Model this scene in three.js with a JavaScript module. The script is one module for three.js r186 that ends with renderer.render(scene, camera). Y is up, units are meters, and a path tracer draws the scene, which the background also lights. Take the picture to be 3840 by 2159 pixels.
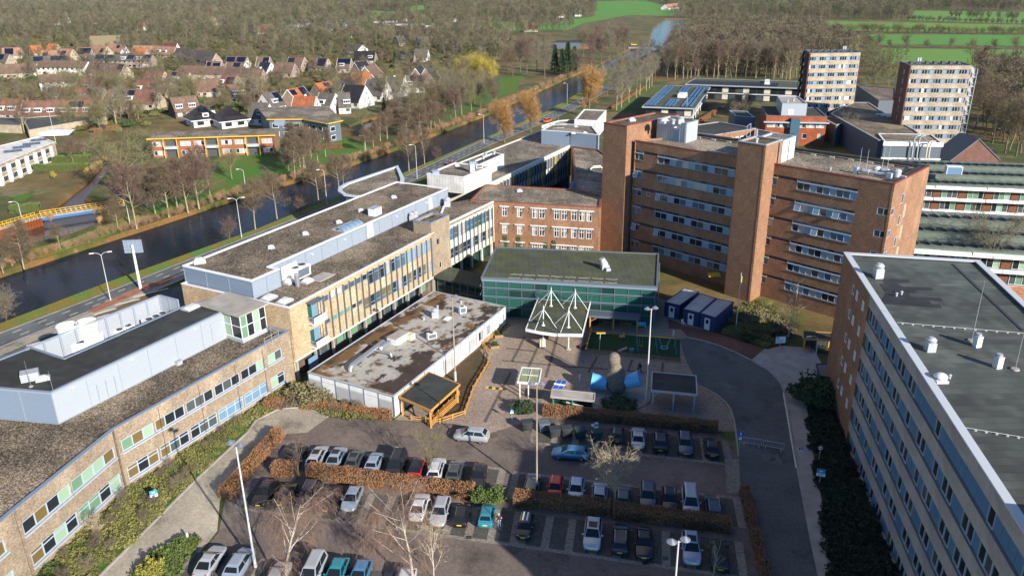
import*as THREE from 'three';
import {mergeGeometries}from 'three/addons/utils/BufferGeometryUtils.js';
import {Sky}from 'three/addons/objects/Sky.js';
import {MarchingCubes}from 'three/addons/objects/MarchingCubes.js';

// ---------- camera, sky, sun, exposure ----------
const scene=new THREE.Scene();
const camera=new THREE.PerspectiveCamera(40.07,1024 /575,0.5,9000);
camera.position.set(0,55,0);
camera.rotation.set(-21.5*Math.PI /180,0, -0.7*Math.PI /180);
const SUN=new THREE.Vector3(0.614,0.42,0.79).normalize();
const sky=new Sky();
sky.name='sky';sky.userData.kind='structure';
sky.scale.setScalar(8000);
{const u=sky.material.uniforms;u.sunPosition.value.copy(SUN);u.turbidity.value=1;u.rayleigh.value=1.0;u.mieCoefficient.value=0.001;u.mieDirectionalG.value=0.8;}
scene.add(sky);
scene.environmentIntensity=0.22;
const sun=new THREE.DirectionalLight(new THREE.Color(1,0.93,0.82),5);
sun.position.copy(SUN).multiplyScalar(400);sun.target.position.set(0,0, -130);sun.position.add(sun.target.position);
sun.castShadow=true;sun.shadow.mapSize.set(4096,4096);
Object.assign(sun.shadow.camera,{left: -260,right:260,top:260,bottom: -260,near:1,far:1200});
scene.add(sun,sun.target);
const renderer=new THREE.WebGLRenderer({antialias:true});
renderer.setSize(1024,575);
renderer.toneMapping=THREE.LinearToneMapping;
renderer.toneMappingExposure=1.85;
renderer.shadowMap.enabled=true;
scene.fog=new THREE.FogExp2(0x9fb6d6,0.000012);

// ---------- helpers ----------
const rng=(a)=>()=>{a|=0;a=a + 0x6D2B79F5|0;let t=Math.imul(a ^ a>>>15,1|a);t=t + Math.imul(t ^ t>>>7,61|t)^ t;return ((t ^ t>>>14)>>>0) /4294967296;};
const R=rng(7),{sin,cos,PI,hypot,atan2,floor,abs,max,min,sqrt,exp}=Math;
const V3=(x,y,z)=>new THREE.Vector3(x,y,z);
const used=new Map();
const numbered=(n)=>{const k=used.get(n)??0;used.set(n,k + 1);return k?n + '_' + String(k).padStart(3,'0'):n;};
const shade=(m)=>{m.castShadow=m.receiveShadow=true;return m;};
function mesh(name,geo,mat,parent){const m=shade(new THREE.Mesh(geo,mat));m.name=parent?name:numbered(name);(parent??scene).add(m);return m;}
function tag(o,label,category,group,kind){o.userData.label=label;if(category)o.userData.category=category;if(group)o.userData.group=group;if(kind)o.userData.kind=kind;return o;}
function thing(name,label,category,pos=[0,0,0],turn=0,group){const g=new THREE.Group();g.name=numbered(name);scene.add(g);g.position.set(...pos);g.rotation.y=turn;return tag(g,label,category,group);}
function copyOf(o,pos,turn,label,group,sc){const c=o.clone();c.name=numbered(o.userData.base??o.name);c.userData={...o.userData};scene.add(c);c.position.set(...pos);c.rotation.y=turn;if(sc)c.scale.setScalar(sc);return tag(c,label??o.userData.label,o.userData.category,group??o.userData.group);}
function struct(name,geo,mat,label){const m=mesh(name,geo,mat);m.userData.kind='structure';if(label)m.userData.label=label;return m;}
const plain=(g)=>{const o=g.index?g.toNonIndexed():g;for(const k of Object.keys(o.attributes))if(!['position','normal','uv'].includes(k))o.deleteAttribute(k);return o;};
const merge=(list)=>mergeGeometries(list.map(plain),false);
function bx(w,h,d,x=0,y=0,z=0,ry=0){ // y is the base
  const g=new THREE.BoxGeometry(w,h,d),uv=g.attributes.uv,S=[[d,h],[d,h],[w,d],[w,d],[w,h],[w,h]];
  for(let i=0;i<24;i++)uv.setXY(i,uv.getX(i)*S[i>>2][0],uv.getY(i)*S[i>>2][1]);
  if(ry)g.rotateY(ry);
  return g.translate(x,y + h /2,z);
}
const cyl=(r0,r1,h,x=0,y=0,z=0,n=12)=>new THREE.CylinderGeometry(r1,r0,h,n).translate(x,y + h /2,z);
function rod(a,b,r0,r1=r0,n=6){const A=V3(...a),B=V3(...b),d=B.clone().sub(A),L=d.length();const g=new THREE.CylinderGeometry(r1,r0,L,n,1,n<5);g.translate(0,L /2,0);g.applyQuaternion(new THREE.Quaternion().setFromUnitVectors(V3(0,1,0),d.normalize()));return g.translate(...a);}
function bar(a,b,w,h){const A=V3(...a),B=V3(...b),L=A.distanceTo(B);const g=bx(w,h,L,0, -h /2,0);const m=new THREE.Matrix4().lookAt(B,A,V3(0,1,0));g.applyMatrix4(m);const c=A.add(B).multiplyScalar(0.5);return g.translate(c.x,c.y,c.z);}
const shapeOf=(poly,holes)=>{const s=new THREE.Shape(poly.map((p)=>new THREE.Vector2(p[0], -p[1])));for(const h of holes??[])s.holes.push(new THREE.Path(h.map((p)=>new THREE.Vector2(p[0], -p[1]))));return s;};
const prism=(poly,y0,y1,holes)=>plain(new THREE.ExtrudeGeometry(shapeOf(poly,holes),{depth:y1 - y0,bevelEnabled:false}).rotateX(-PI /2).translate(0,y0,0));
const sheet=(poly,y,holes)=>new THREE.ShapeGeometry(shapeOf(poly,holes)).rotateX(-PI /2).translate(0,y,0);
function area(p){let a=0;for(let i=0;i<p.length;i++){const q=p[(i + 1)% p.length];a +=p[i][0]*q[1] - q[0]*p[i][1];}return a /2;}
function inset(poly,d){ // d > 0 goes inwards; polygon in either order
  const s=area(poly)>0?1: -1,n=poly.length,out=[];
  for(let i=0;i<n;i++){
    const a=poly[(i + n - 1)% n],b=poly[i],c=poly[(i + 1)% n];
    const u=[b[0] - a[0],b[1] - a[1]],v=[c[0] - b[0],c[1] - b[1]],lu=hypot(...u),lv=hypot(...v);
    const n1=[-u[1] /lu*s,u[0] /lu*s],n2=[-v[1] /lv*s,v[0] /lv*s],k=d /max(0.35,1 + n1[0]*n2[0] + n1[1]*n2[1]);
    out.push([b[0] + (n1[0] + n2[0])*k,b[1] + (n1[1] + n2[1])*k]);
  }
  return out;
}
const ring=(poly,y0,y1,w)=>prism(poly,y0,y1,[inset(poly,w)]);
const lerp2=(a,b,t)=>[a[0] + (b[0] - a[0])*t,a[1] + (b[1] - a[1])*t];
const Fr=(A,B)=>{const dx=B[0] - A[0],dz=B[1] - A[1],len=hypot(dx,dz);return {A,B,len,ux:dx /len,uz:dz /len,yaw:atan2(-dz,dx)};};
const at=(F,s,z=0)=>[F.A[0] + F.ux*s - F.uz*z,F.A[1] + F.uz*s + F.ux*z];
function place(o,F,s,y,z=0){const p=at(F,s,z);o.position.set(p[0],y,p[1]);o.rotation.y=F.yaw;return o;}
function wallGeo(s0,s1,y0,y1,th,holes=[]){
  const sh=new THREE.Shape([[s0,y0],[s1,y0],[s1,y1],[s0,y1]].map((p)=>new THREE.Vector2(...p)));
  for(const [a,b,c,d]of holes)sh.holes.push(new THREE.Path([[a,c],[b,c],[b,d],[a,d]].map((p)=>new THREE.Vector2(...p))));
  return plain(new THREE.ExtrudeGeometry(sh,{depth:th,bevelEnabled:false}).translate(0,0, -th));
}
const cache=new Map(),cached=(k,f)=>{if(!cache.has(k))cache.set(k,f());return cache.get(k);};

// ---------- textures ----------
function lattice(seed,n){const r=rng(seed),a=new Float32Array(n*n);for(let i=0;i<a.length;i++)a[i]=r();return (x,y)=>{const ix=floor(x),iy=floor(y),fx=x - ix,fy=y - iy,s=fx*fx*(3 - 2*fx),t=fy*fy*(3 - 2*fy),X=((ix % n) + n)% n,Y=((iy % n) + n)% n,X1=(X + 1)% n,Y1=(Y + 1)% n;return (a[Y*n + X]*(1 - s) + a[Y*n + X1]*s)*(1 - t) + (a[Y1*n + X]*(1 - s) + a[Y1*n + X1]*s)*t;};}
const nz=[4,8,16,32,64,128,256].map((n,i)=>[n,lattice(100 + i,n)]);
const oct=(k,u,v)=>nz[k][1](u*nz[k][0],v*nz[k][0]); // one octave, tiling on 0..1
const fbm=(u,v,a,b)=>{let s=0,w=0,q=1;for(let k=a;k<=b;k++){s +=oct(k,u,v)*q;w +=q;q*=0.6;}return s /w;};
function tex(size,metres,fn,data){
  const d=new Uint8Array(size*size*4);
  for(let y=0;y<size;y++)for(let x=0;x<size;x++){const c=fn(x /size,y /size),i=(y*size + x)*4;for(let k=0;k<3;k++)d[i + k]=max(0,min(255,(typeof c==='number' ?c:c[k])*255));d[i + 3]=255;}
  const t=new THREE.DataTexture(d,size,size);t.wrapS=t.wrapT=THREE.RepeatWrapping;t.magFilter=THREE.LinearFilter;t.minFilter=THREE.LinearMipmapLinearFilter;t.generateMipmaps=true;t.needsUpdate=true;
  if(metres)t.repeat.set(1 /metres,1 /metres);
  if(!data)t.colorSpace=THREE.SRGBColorSpace;
  return t;
}
const mul=(c,k)=>[c[0]*k,c[1]*k,c[2]*k],mixc=(a,b,t)=>[a[0] + (b[0] - a[0])*t,a[1] + (b[1] - a[1])*t,a[2] + (b[2] - a[2])*t],st=(a,b,x)=>{const t=max(0,min(1,(x - a) /(b - a)));return t*t*(3 - 2*t);};
const T={
  gravel:tex(1024,22,(u,v)=>{const c=fbm(u,v,0,3),f=oct(6,u,v),f2=oct(5,u + 0.3,v),f3=oct(6,u*2,v*2),m=st(0.52,0.7,fbm(v + 0.4,u,2,5));return mul(mixc(mixc([0.9,0.82,0.72],[1,0.98,0.95],f),[0.8,0.78,0.62],m*0.5),0.5 + 0.22*st(0.3,0.7,c) + 0.62*(f - 0.5) + 0.36*(f2 - 0.5) + 0.3*(f3 - 0.5));}),
  grass:tex(512,30,(u,v)=>{const c=fbm(u,v,1,6),g=oct(6,u*2,v*2);return mul(mixc([1,0.9,0.55],[0.72,1,0.6],st(0.35,0.65,c)),0.6 + 0.45*g);}),
  field:tex(512,240,(u,v)=>{const c=fbm(u,v,0,5),s=0.5 + 0.5*sin(v*2*PI*20);return mul(mixc([1,0.95,0.75],[0.8,1,0.75],c),0.8 + 0.12*s + 0.15*oct(6,u,v));}),
  earth:tex(1024,90,(u,v)=>{const c=fbm(u,v,1,5),d=fbm(v + 0.3,u,2,6);return mul(mixc(mixc([0.9,0.78,0.55],[0.62,0.72,0.36],st(0.4,0.6,c)),[0.85,0.82,0.74],st(0.62,0.72,d)),0.55 + 0.45*d + 0.2*(oct(6,u*2,v*2) - 0.5));}),
  asphalt:tex(1024,26,(u,v)=>{const c=fbm(u,v,0,4),f=oct(6,u*3,v*3),s=st(0.55,0.8,fbm(u*1,v + 0.5,1,4));return mul([1,0.98,0.95],0.66 + 0.36*c + 0.2*(f - 0.5) - 0.16*s + 0.12*(oct(5,u,v) - 0.5));}),
  paver:tex(1024,12.8,(u,v)=>{const ry=floor(v*128),rx=floor(u*64 + (ry&1)*0.5),fx=(u*64 + (ry&1)*0.5)% 1,fy=(v*128)% 1,j=fx<0.08||fy<0.12?0.72:1,h=oct(5,(rx % 64) /64,ry /128);return mul(mixc([1,0.92,0.86],[0.92,0.9,0.9],h),j*(0.68 + 0.28*h + 0.2*(fbm(u,v,0,4) - 0.4)));}),
  brick:tex(1024,8.32,(u,v)=>{const ry=floor(v*128),rx=floor(u*40 + (ry&1)*0.5)% 40,fx=(u*40 + (ry&1)*0.5)% 1,fy=(v*128)% 1,mort=fx<0.05||fy<0.17,h=lattice0(rx*7.13 + ry*3.7);return mul(mort?[0.86,0.88,0.9]:mixc([1,0.86,0.76],[0.9,0.92,0.95],h),(mort?0.78:0.66 + 0.32*h) + 0.3*(fbm(u,v,0,4) - 0.45));}),
  concrete:tex(512,10,(u,v)=>mul([1,0.99,0.97],0.78 + 0.26*fbm(u,v,1,5) + 0.1*(oct(6,u*2,v*2) - 0.5))),
  bitumen:tex(1024,32,(u,v)=>{const r=floor(v*32),o=oct(2,r /32,0.2),along=oct(3,u,r /32),seam=(v*32)% 1<0.06?0.8:1,p=fbm(u,v,0,5);return mul(mixc([1,0.98,0.94],[0.92,1,0.95],p),seam*(0.55 + 0.2*o + 0.18*along + 0.4*(p - 0.35) + 0.1*(oct(6,u*2,v*2) - 0.5)));}),
  tiles:tex(512,6.4,(u,v)=>{const f=(v*20)% 1,g=(u*24)% 1,h=lattice0(floor(u*24)*3.1 + floor(v*20)*17.7);return mul([1,0.97,0.94],(f<0.18?0.72:1)*(g<0.14?0.84:1)*(0.72 + 0.2*h) + 0.28*(fbm(u,v,0,4) - 0.42));}),
  moss:tex(512,16,(u,v)=>{const c=fbm(u,v,1,5),m=st(0.5,0.64,fbm(v + 0.2,u,1,5)),seam=(u*16)% 1<0.07?0.82:1;return mul(mixc([0.86,0.88,0.86],[0.9,0.92,0.66],m),seam*(0.7 + 0.35*c));}),
  bark:tex(256,1.2,(u,v)=>mul([1,0.97,0.92],0.6 + 0.5*fbm(u,v,2,5))),
  birch:tex(256,1,(u,v)=>{const s=oct(2,u,v*3)*oct(4,u,v*4);return mul([1,0.97,0.93],s>0.36?0.3:0.95);}),
  ripple:tex(512,9,(u,v)=>{const h=(a,b)=>fbm(a*1 + 0.1*oct(1,a,b),b,2,5),e=1 /512,x=(h(u + e,v) - h(u - e,v))*9,y=(h(u,v + e) - h(u,v - e))*9;return [0.5 - x*0.5,0.5 - y*0.5,1];},true),
  timber:tex(256,2,(u,v)=>mul([1,0.95,0.88],0.72 + 0.34*fbm(u,v*0.1,3,6))),
  paint:tex(512,14,(u,v)=>mul([1,1,1],0.86 + 0.18*fbm(u,v,1,5))),
};
function lattice0(x){const s=sin(x*12.9898)*43758.5453;return s - floor(s);}

// ---------- materials ----------
const lin=(r,g,b)=>new THREE.Color().setRGB(r,g,b);
const mat=(c,o={})=>new THREE.MeshStandardMaterial({color:lin(...c),roughness:0.9,...o});
const gl=(c,o={})=>new THREE.MeshPhysicalMaterial({color:lin(...c),roughness:0.06,specularIntensity:1,...o});
const M={
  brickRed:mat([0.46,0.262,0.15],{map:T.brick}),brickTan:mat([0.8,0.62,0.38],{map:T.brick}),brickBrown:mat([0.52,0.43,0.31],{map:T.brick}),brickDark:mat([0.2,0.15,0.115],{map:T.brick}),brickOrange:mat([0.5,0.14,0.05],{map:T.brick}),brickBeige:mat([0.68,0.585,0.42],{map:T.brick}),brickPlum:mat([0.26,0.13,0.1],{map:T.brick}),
  gravel:mat([0.5,0.42,0.33],{map:T.gravel}),gravelGrey:mat([0.6,0.54,0.46],{map:T.gravel}),bitumen:mat([0.12,0.125,0.12],{map:T.bitumen,roughness:0.8}),bitumenDark:mat([0.055,0.055,0.055],{map:T.bitumen,roughness:0.85}),patch:mat([0.045,0.045,0.05],{map:T.bitumen,roughness:0.75}),mossRoof:mat([0.115,0.125,0.085],{map:T.moss}),greenRoof:mat([0.17,0.21,0.175],{map:T.concrete}),
  metal:mat([0.3,0.34,0.4],{roughness:0.5,metalness:0.2}),metalLight:mat([0.36,0.39,0.43],{roughness:0.5,metalness:0.15}),metalBlue:mat([0.2,0.25,0.32],{roughness:0.5,metalness:0.15}),steel:mat([0.5,0.52,0.54],{roughness:0.35,metalness:0.8}),galv:mat([0.52,0.54,0.56],{roughness:0.5,metalness:0.3,map:T.paint}),dark:mat([0.03,0.035,0.04],{roughness:0.7}),darkMetal:mat([0.05,0.055,0.06],{roughness:0.5,metalness:0.3}),coping:mat([0.5,0.53,0.56],{roughness:0.5}),copingRed:mat([0.22,0.05,0.04],{roughness:0.6}),
  white:mat([0.78,0.78,0.77],{roughness:0.6,map:T.paint}),whiteWall:mat([0.74,0.73,0.7],{map:T.concrete}),cream:mat([0.66,0.6,0.46],{map:T.paint}),greyPanel:mat([0.42,0.42,0.42],{map:T.paint}),blueGrey:mat([0.2,0.29,0.38],{roughness:0.6}),lightFrame:mat([0.36,0.42,0.49],{roughness:0.5}),slate:mat([0.1,0.125,0.15],{roughness:0.6}),
  concrete:mat([0.42,0.39,0.35],{map:T.concrete}),concreteDark:mat([0.42,0.39,0.37],{map:T.concrete}),kerb:mat([0.38,0.36,0.32],{map:T.concrete}),lane:mat([0.52,0.47,0.385],{map:T.asphalt}),asphalt:mat([0.15,0.168,0.182],{map:T.asphalt}),brownPave:mat([0.23,0.185,0.165],{map:T.asphalt}),plaza:mat([0.5,0.43,0.355],{map:T.paver}),plazaDark:mat([0.2,0.175,0.155],{map:T.paver}),bayDark:mat([0.14,0.145,0.13],{map:T.paver}),bayLight:mat([0.42,0.4,0.35],{map:T.paver}),redPave:mat([0.26,0.13,0.1],{map:T.paver}),bikePath:mat([0.47,0.2,0.115],{map:T.asphalt}),marking:mat([0.75,0.75,0.73],{map:T.concrete}),
  earth:mat([0.3,0.275,0.16],{map:T.earth}),grass:mat([0.125,0.175,0.04],{map:T.grass}),verge:mat([0.3,0.28,0.09],{map:T.grass}),lawn:mat([0.12,0.23,0.025],{map:T.grass}),field:mat([0.115,0.27,0.045],{map:T.field}),fieldB:mat([0.16,0.28,0.05],{map:T.field}),fieldC:mat([0.27,0.28,0.1],{map:T.field}),reed:mat([0.33,0.235,0.125],{map:T.earth}),soil:mat([0.17,0.13,0.1],{map:T.earth}),playGreen:mat([0.02,0.075,0.04],{map:T.grass}),
  water:new THREE.MeshPhysicalMaterial({color:lin(0.008,0.016,0.026),roughness:0.07,ior:1.33,specularIntensity:0.4,normalMap:T.ripple,normalScale:new THREE.Vector2(0.16,0.16)}),waterBrown:new THREE.MeshPhysicalMaterial({color:lin(0.06,0.042,0.03),roughness:0.09,ior:1.33,normalMap:T.ripple,normalScale:new THREE.Vector2(0.08,0.08)}),
  wood:mat([0.62,0.34,0.09],{map:T.timber}),woodOld:mat([0.33,0.25,0.16],{map:T.timber}),woodRed:mat([0.2,0.09,0.045],{map:T.timber}),yellow:mat([0.66,0.4,0.03],{roughness:0.5}),rust:mat([0.36,0.115,0.035],{map:T.earth}),blueSteel:mat([0.03,0.1,0.24],{roughness:0.5}),
  rail:mat([0.55,0.57,0.6],{roughness:0.4,metalness:0.5}),lampPole:mat([0.55,0.56,0.56],{roughness:0.5,metalness:0.2}),rustPole:mat([0.4,0.34,0.29],{roughness:0.7,map:T.bark}),
  gDark:gl([0.018,0.022,0.026]),gMid:gl([0.07,0.08,0.08]),gGreen:gl([0.13,0.24,0.15],{roughness:0.15}),gPaleGreen:gl([0.27,0.39,0.27],{roughness:0.15}),gAmber:gl([0.15,0.105,0.035],{roughness:0.15}),gCurtain:gl([0.36,0.35,0.32],{roughness:0.15}),gBlue:gl([0.06,0.12,0.17]),gTeal:gl([0.02,0.085,0.068],{roughness:0.05}),gTealDark:gl([0.012,0.04,0.034]),gSky:gl([0.14,0.24,0.34]),gWhite:gl([0.62,0.63,0.63],{roughness:0.2}),solar:gl([0.008,0.012,0.03],{roughness:0.12}),solarBlue:gl([0.05,0.1,0.19],{roughness:0.2}),
};
const pick=(list,r=R)=>list[floor(r()*list.length)% list.length];

// ---------- ground, water, roads ----------
const nearBank=[[-112, -80],[-89.8, -126.6],[-81.1, -144.8],[-61.1, -181],[-54.7, -195.6],[-32.9, -237.7],[-13.2, -284.4],[14.4, -348.4],[46, -445],[79.1, -550.9],[113.3, -645.2],[152, -715],[214, -938],[252, -1120]];
const farBank=[[-138, -100],[-104.4, -151],[-97, -166.3],[-87, -185.3],[-77.1, -205.7],[-66.3, -224.6],[-57.2, -237.7],[-42.2, -268.9],[-28.5, -300.3],[-8, -350.1],[33.3, -472.2],[54.7, -528.8],[99.1, -665.5],[118, -700],[164.6, -938.4],[214, -1125]];
const canal=[...nearBank,...farBank.slice().reverse()];
const pond=[[-119.2,-173.4],[-112.5,-168.2],[-109.3,-171.6],[-104.2,-178.1],[-101.7,-187.6],[-108.2,-199.4],[-116.7,-209.5],[-123.3,-232.2],[-130.9,-256.9],[-134.7,-260.1],[-126.3,-231.1],[-122.2,-209.8],[-119.7,-195.3],[-116.8,-189.9],[-118.2,-184.1],[-122,-178]];
const inlet=[[-65.1,-319.8],[-60.5,-309.7],[-53.5,-319],[-56.3,-340.6],[-62.1,-332.4]];
const holes=[inset(canal, -1.1),inset(pond, -0.5),inset(inlet, -0.6)];
const big=[[-3500,60],[3500,60],[3500, -6500],[-3500, -6500]];
struct('ground',sheet(big,0,holes),M.earth,'rough grass and earth ground reaching to the horizon');
function bankStrip(outer,inner,y0,y1){const p=[],uv=[],n=outer.length;for(let i=0;i<n;i++){const j=(i + 1)% n,a=outer[i],b=outer[j],c=inner[i],d=inner[j];for(const [q,y]of [[a,y0],[c,y1],[b,y0],[b,y0],[c,y1],[d,y1]]){p.push(q[0],y,q[1]);uv.push(q[0], -q[1]);}}const g=new THREE.BufferGeometry();g.setAttribute('position',new THREE.Float32BufferAttribute(p,3));g.setAttribute('uv',new THREE.Float32BufferAttribute(uv,2));g.computeVertexNormals();return g;}
struct('canal_bank',bankStrip(holes[0],canal,0, -1.25),M.reed,'sloping reed covered banks of the canal');
struct('pond_bank',bankStrip(holes[1],pond,0, -1.25),M.reed,'bank around the side canal beyond the footbridge');
struct('inlet_bank',bankStrip(holes[2],inlet,0, -1.25),M.reed,'bank of the small inlet behind the yellow trimmed flats');
struct('canal_water',sheet(inset(canal, -1), -1),M.water,'dark water of the wide canal');
struct('side_canal_water',sheet(inset(pond, -0.4), -1),M.waterBrown,'brown water of the side canal under the footbridge');
struct('inlet_water',sheet(inset(inlet, -0.4), -1),M.water,'dark water of the small inlet');

// fields
const fields=[
  ['field','field',[[-3.1,-896.3],[64.9,-914],[94.1,-1044.7],[180.9,-1250.1],[240,-1201.9],[297.4,-1449.6],[324.2,-1974.8],[148.2,-1968.2],[167.3,-1592.1],[126,-1216.5],[52.8,-1070.5],[-3.5,-1066.6]],'bright green field beyond the canal'],
  ['field','field',[[-180,-1106.3],[-123.2,-1228.4],[-142.7,-1463],[-275.9,-1547.6]],'green field behind the flat roofed sheds'],
  ['field','fieldB',[[-25.7,-880.9],[6,-875],[7.8,-1105.4],[-32.1,-1114.8]],'green field strip beside the canal wood'],
  ['field','fieldB',[[297.9,-868.4],[504.6,-789.7],[573.9,-901],[366.6,-1043.2]],'long green meadow behind the towers'],
  ['field','field',[[343.3,-790.7],[305.4,-681.7],[414.4,-644.9],[485.1,-758.3]],'middle green meadow behind the towers'],
  ['field','fieldB',[[283.7,-640.7],[238.6,-528.3],[292.8,-509.6],[366,-567.1],[393.6,-611.4]],'near green meadow behind the towers'],
  ['field','fieldC',[[299.6,-533.7],[265.3,-440.3],[288.1,-433.6],[355.7,-540.1]],'pale wet meadow behind the wood'],
  ['field','fieldB',[[489.9,-1016.2],[584.6,-918.2],[753.3,-1189],[625,-1282.6]],'pale green meadow beyond the row of trees'],
  ['field','field',[[290.8,-1102.3],[363.9,-1046.3],[379.4,-1080.4],[338,-1175.9]],'green field strip beside the wood'],
  ['field','field',[[-1346.4,-2581.1],[-625.1,-2188.3],[-385.1,-1982.3],[-246.7,-2003.8],[-277.9,-2260.4],[-1494.2,-2803]],'far green field near the skyline'],
  ['field','fieldB',[[-174.7,-1498.6],[-82.2,-1572.6],[-120.2,-1880.7],[-220.2,-1786]],'far green field beyond the sheds'],
  ['field','field',[[401.5,-1462],[620,-1485.7],[777.6,-1766.7],[515.4,-1882.1]],'far green field at the top of the view'],
];
fields.forEach(([n,m,p,l],i)=>struct(n,sheet(p,0.02 + i*0.004),M[m],l));
// lawns and park
[
  ['park_lawn','lawn',[[-98.5,-200.1],[-94.1,-212],[-93.3,-259.2],[-93.4,-289.9],[-61.2,-293.6],[-48.1,-276.2],[-51.4,-259.9],[-68.8,-238],[-77.5,-220],[-86.8,-190.5]],'sunlit park lawn on the far canal bank'],
  ['park_lawn','grass',[[-60.8,-376.7],[-31.4,-390.4],[-8.7,-477.6],[9.7,-518.5],[7.8,-507.3],[4.4,-423.5],[-3.7,-394.8],[-26.2,-320.5]],'park lawn along the upper canal'],
  ['park_lawn','lawn',[[-7.4,-467.8],[9,-485.8],[6.6,-466.4],[3.3,-412.1],[-5.5,-401.9]],'bright lawn by the yellow willow'],
  ['spit_lawn','verge',[[-107.8,-162.5],[-106.3,-167.1],[-100.9,-174.8],[-98.7,-184.2],[-96,-194.4],[-89.8,-188.9],[-94.6,-173.1],[-100.8,-159.6]],'grass spit between canal and side canal'],
  ['garden_lawn','lawn',[[-137.8,-214.1],[-134,-216.1],[-131.9,-208.6],[-134.3,-206.7]],'small garden lawn by the side canal'],
  ['road_verge','verge',[...nearBank.slice(0,10).map(([x,z])=>[x + 1,z + 0.5]),[52, -420],[28.8, -372.5],[13.9, -337],[-12.6, -279.3],[-31.5, -232.1],[-69.9, -155.7],[-79.2, -136.1],[-86.7, -121.8],[-104, -84]],'grass verge between canal and road'],
  ['tower_lawn','lawn',[[140.5,-259.9],[151.1,-263.5],[159.4,-273.5],[158.3,-260.2],[146.5,-242.3],[137.4,-242.8]],'lawn in front of the right tower'],
  ['terrace_lawn','lawn',[[102.4,-191],[118.1,-188.7],[124.7,-184.6],[122,-180.1],[98,-182.8]],'bright lawn between the terraced care blocks'],
  ['side_lawn','grass',[[49,-344.9],[73.4,-405.8],[81.5,-428.3],[72,-425.2],[43.7,-350.8]],'grass strip under the row of trees'],
].forEach(([n,m,p,l],i)=>struct(n,sheet(p,0.07 + i*0.004),M[m],l));
// road along the canal
const roadL=[[-104, -84],[-86.7, -121.8],[-79.2, -136.1],[-69.9, -155.7],[-31.5, -232.1],[-12.6, -279.3],[13.9, -337],[28.8, -372.5],[58, -455],[92, -560],[128, -660]];
const roadR=[[-98, -82],[-82.2, -117],[-73.8, -134],[-64.4, -153.3],[-26, -229.8],[-6.6, -277],[20, -334.5],[35, -370.3],[64.5, -453],[98, -558],[134, -658]];
struct('road',sheet([...roadL,...roadR.slice().reverse()],0.12),M.asphalt,'asphalt road beside the canal');
const offs=(line,d)=>line.map(([x,z],i)=>{const a=line[max(0,i - 1)],b=line[min(line.length - 1,i + 1)],l=hypot(b[0] - a[0],b[1] - a[1]);return [x - (b[1] - a[1]) /l*d,z + (b[0] - a[0]) /l*d];});
const stripe=(line,d0,d1,y)=>sheet([...offs(line,d0),...offs(line,d1).reverse()],y);
struct('road_line',stripe(roadL,0.3,0.48,0.126),M.marking,'white edge line of the canal road');
struct('road_line',stripe(roadR, -0.48, -0.3,0.126),M.marking,'white edge line of the canal road, building side');
struct('footpath',stripe(roadR.slice(0,4),0,2.6,0.13),M.lane,'pale footpath beside the canal road');
struct('cycle_path',sheet([[-76.37,-130.52],[-71.8,-143.53],[-67.26,-147.76],[-67.13,-144.45],[-70.24,-140.34],[-74.57,-129.57]],0.14),M.bikePath,'orange red cycle path section beside the canal road');
{ // dashes
  const L1=offs(roadL,2.1),L2=offs(roadL,4.1);
  for(const line of [L1,L2])for(let i=0;i<line.length - 3;i++){const F=Fr(line[i],line[i + 1]);for(let s=1.5;s<F.len - 1;s +=4.5){const m=struct('lane_dash',cached('dash',()=>bx(1.6,0.006,0.14)),M.marking,'white dash of the canal road');place(m,F,s,0.124,0);m.userData.group='white lane dashes';}}
  for(const [a,b]of [[[-70.97,-136.85],[-66.04,-141.24]],[[-72.6,-133.16],[-69.26,-135.92]],[[-74.28,-128.8],[-71.59,-131.56]],[[-75.72,-124.55],[-71.52,-128.94]],[[-77.35,-120.73],[-73.61,-124.28]],[[-79.1,-116.19],[-75.47,-119.7]]]){const F=Fr(a,b);const m=struct('parking_line',bx(F.len,0.008,0.45),M.marking,'white parking line behind the cooling towers');place(m,F,F.len /2,0.15,0);}
}
struct('rear_yard',sheet([[-82, -113],[-60, -150],[-45, -132],[-56, -108],[-68, -96]],0.1),M.asphalt,'asphalt yard behind the low brick building');

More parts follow.
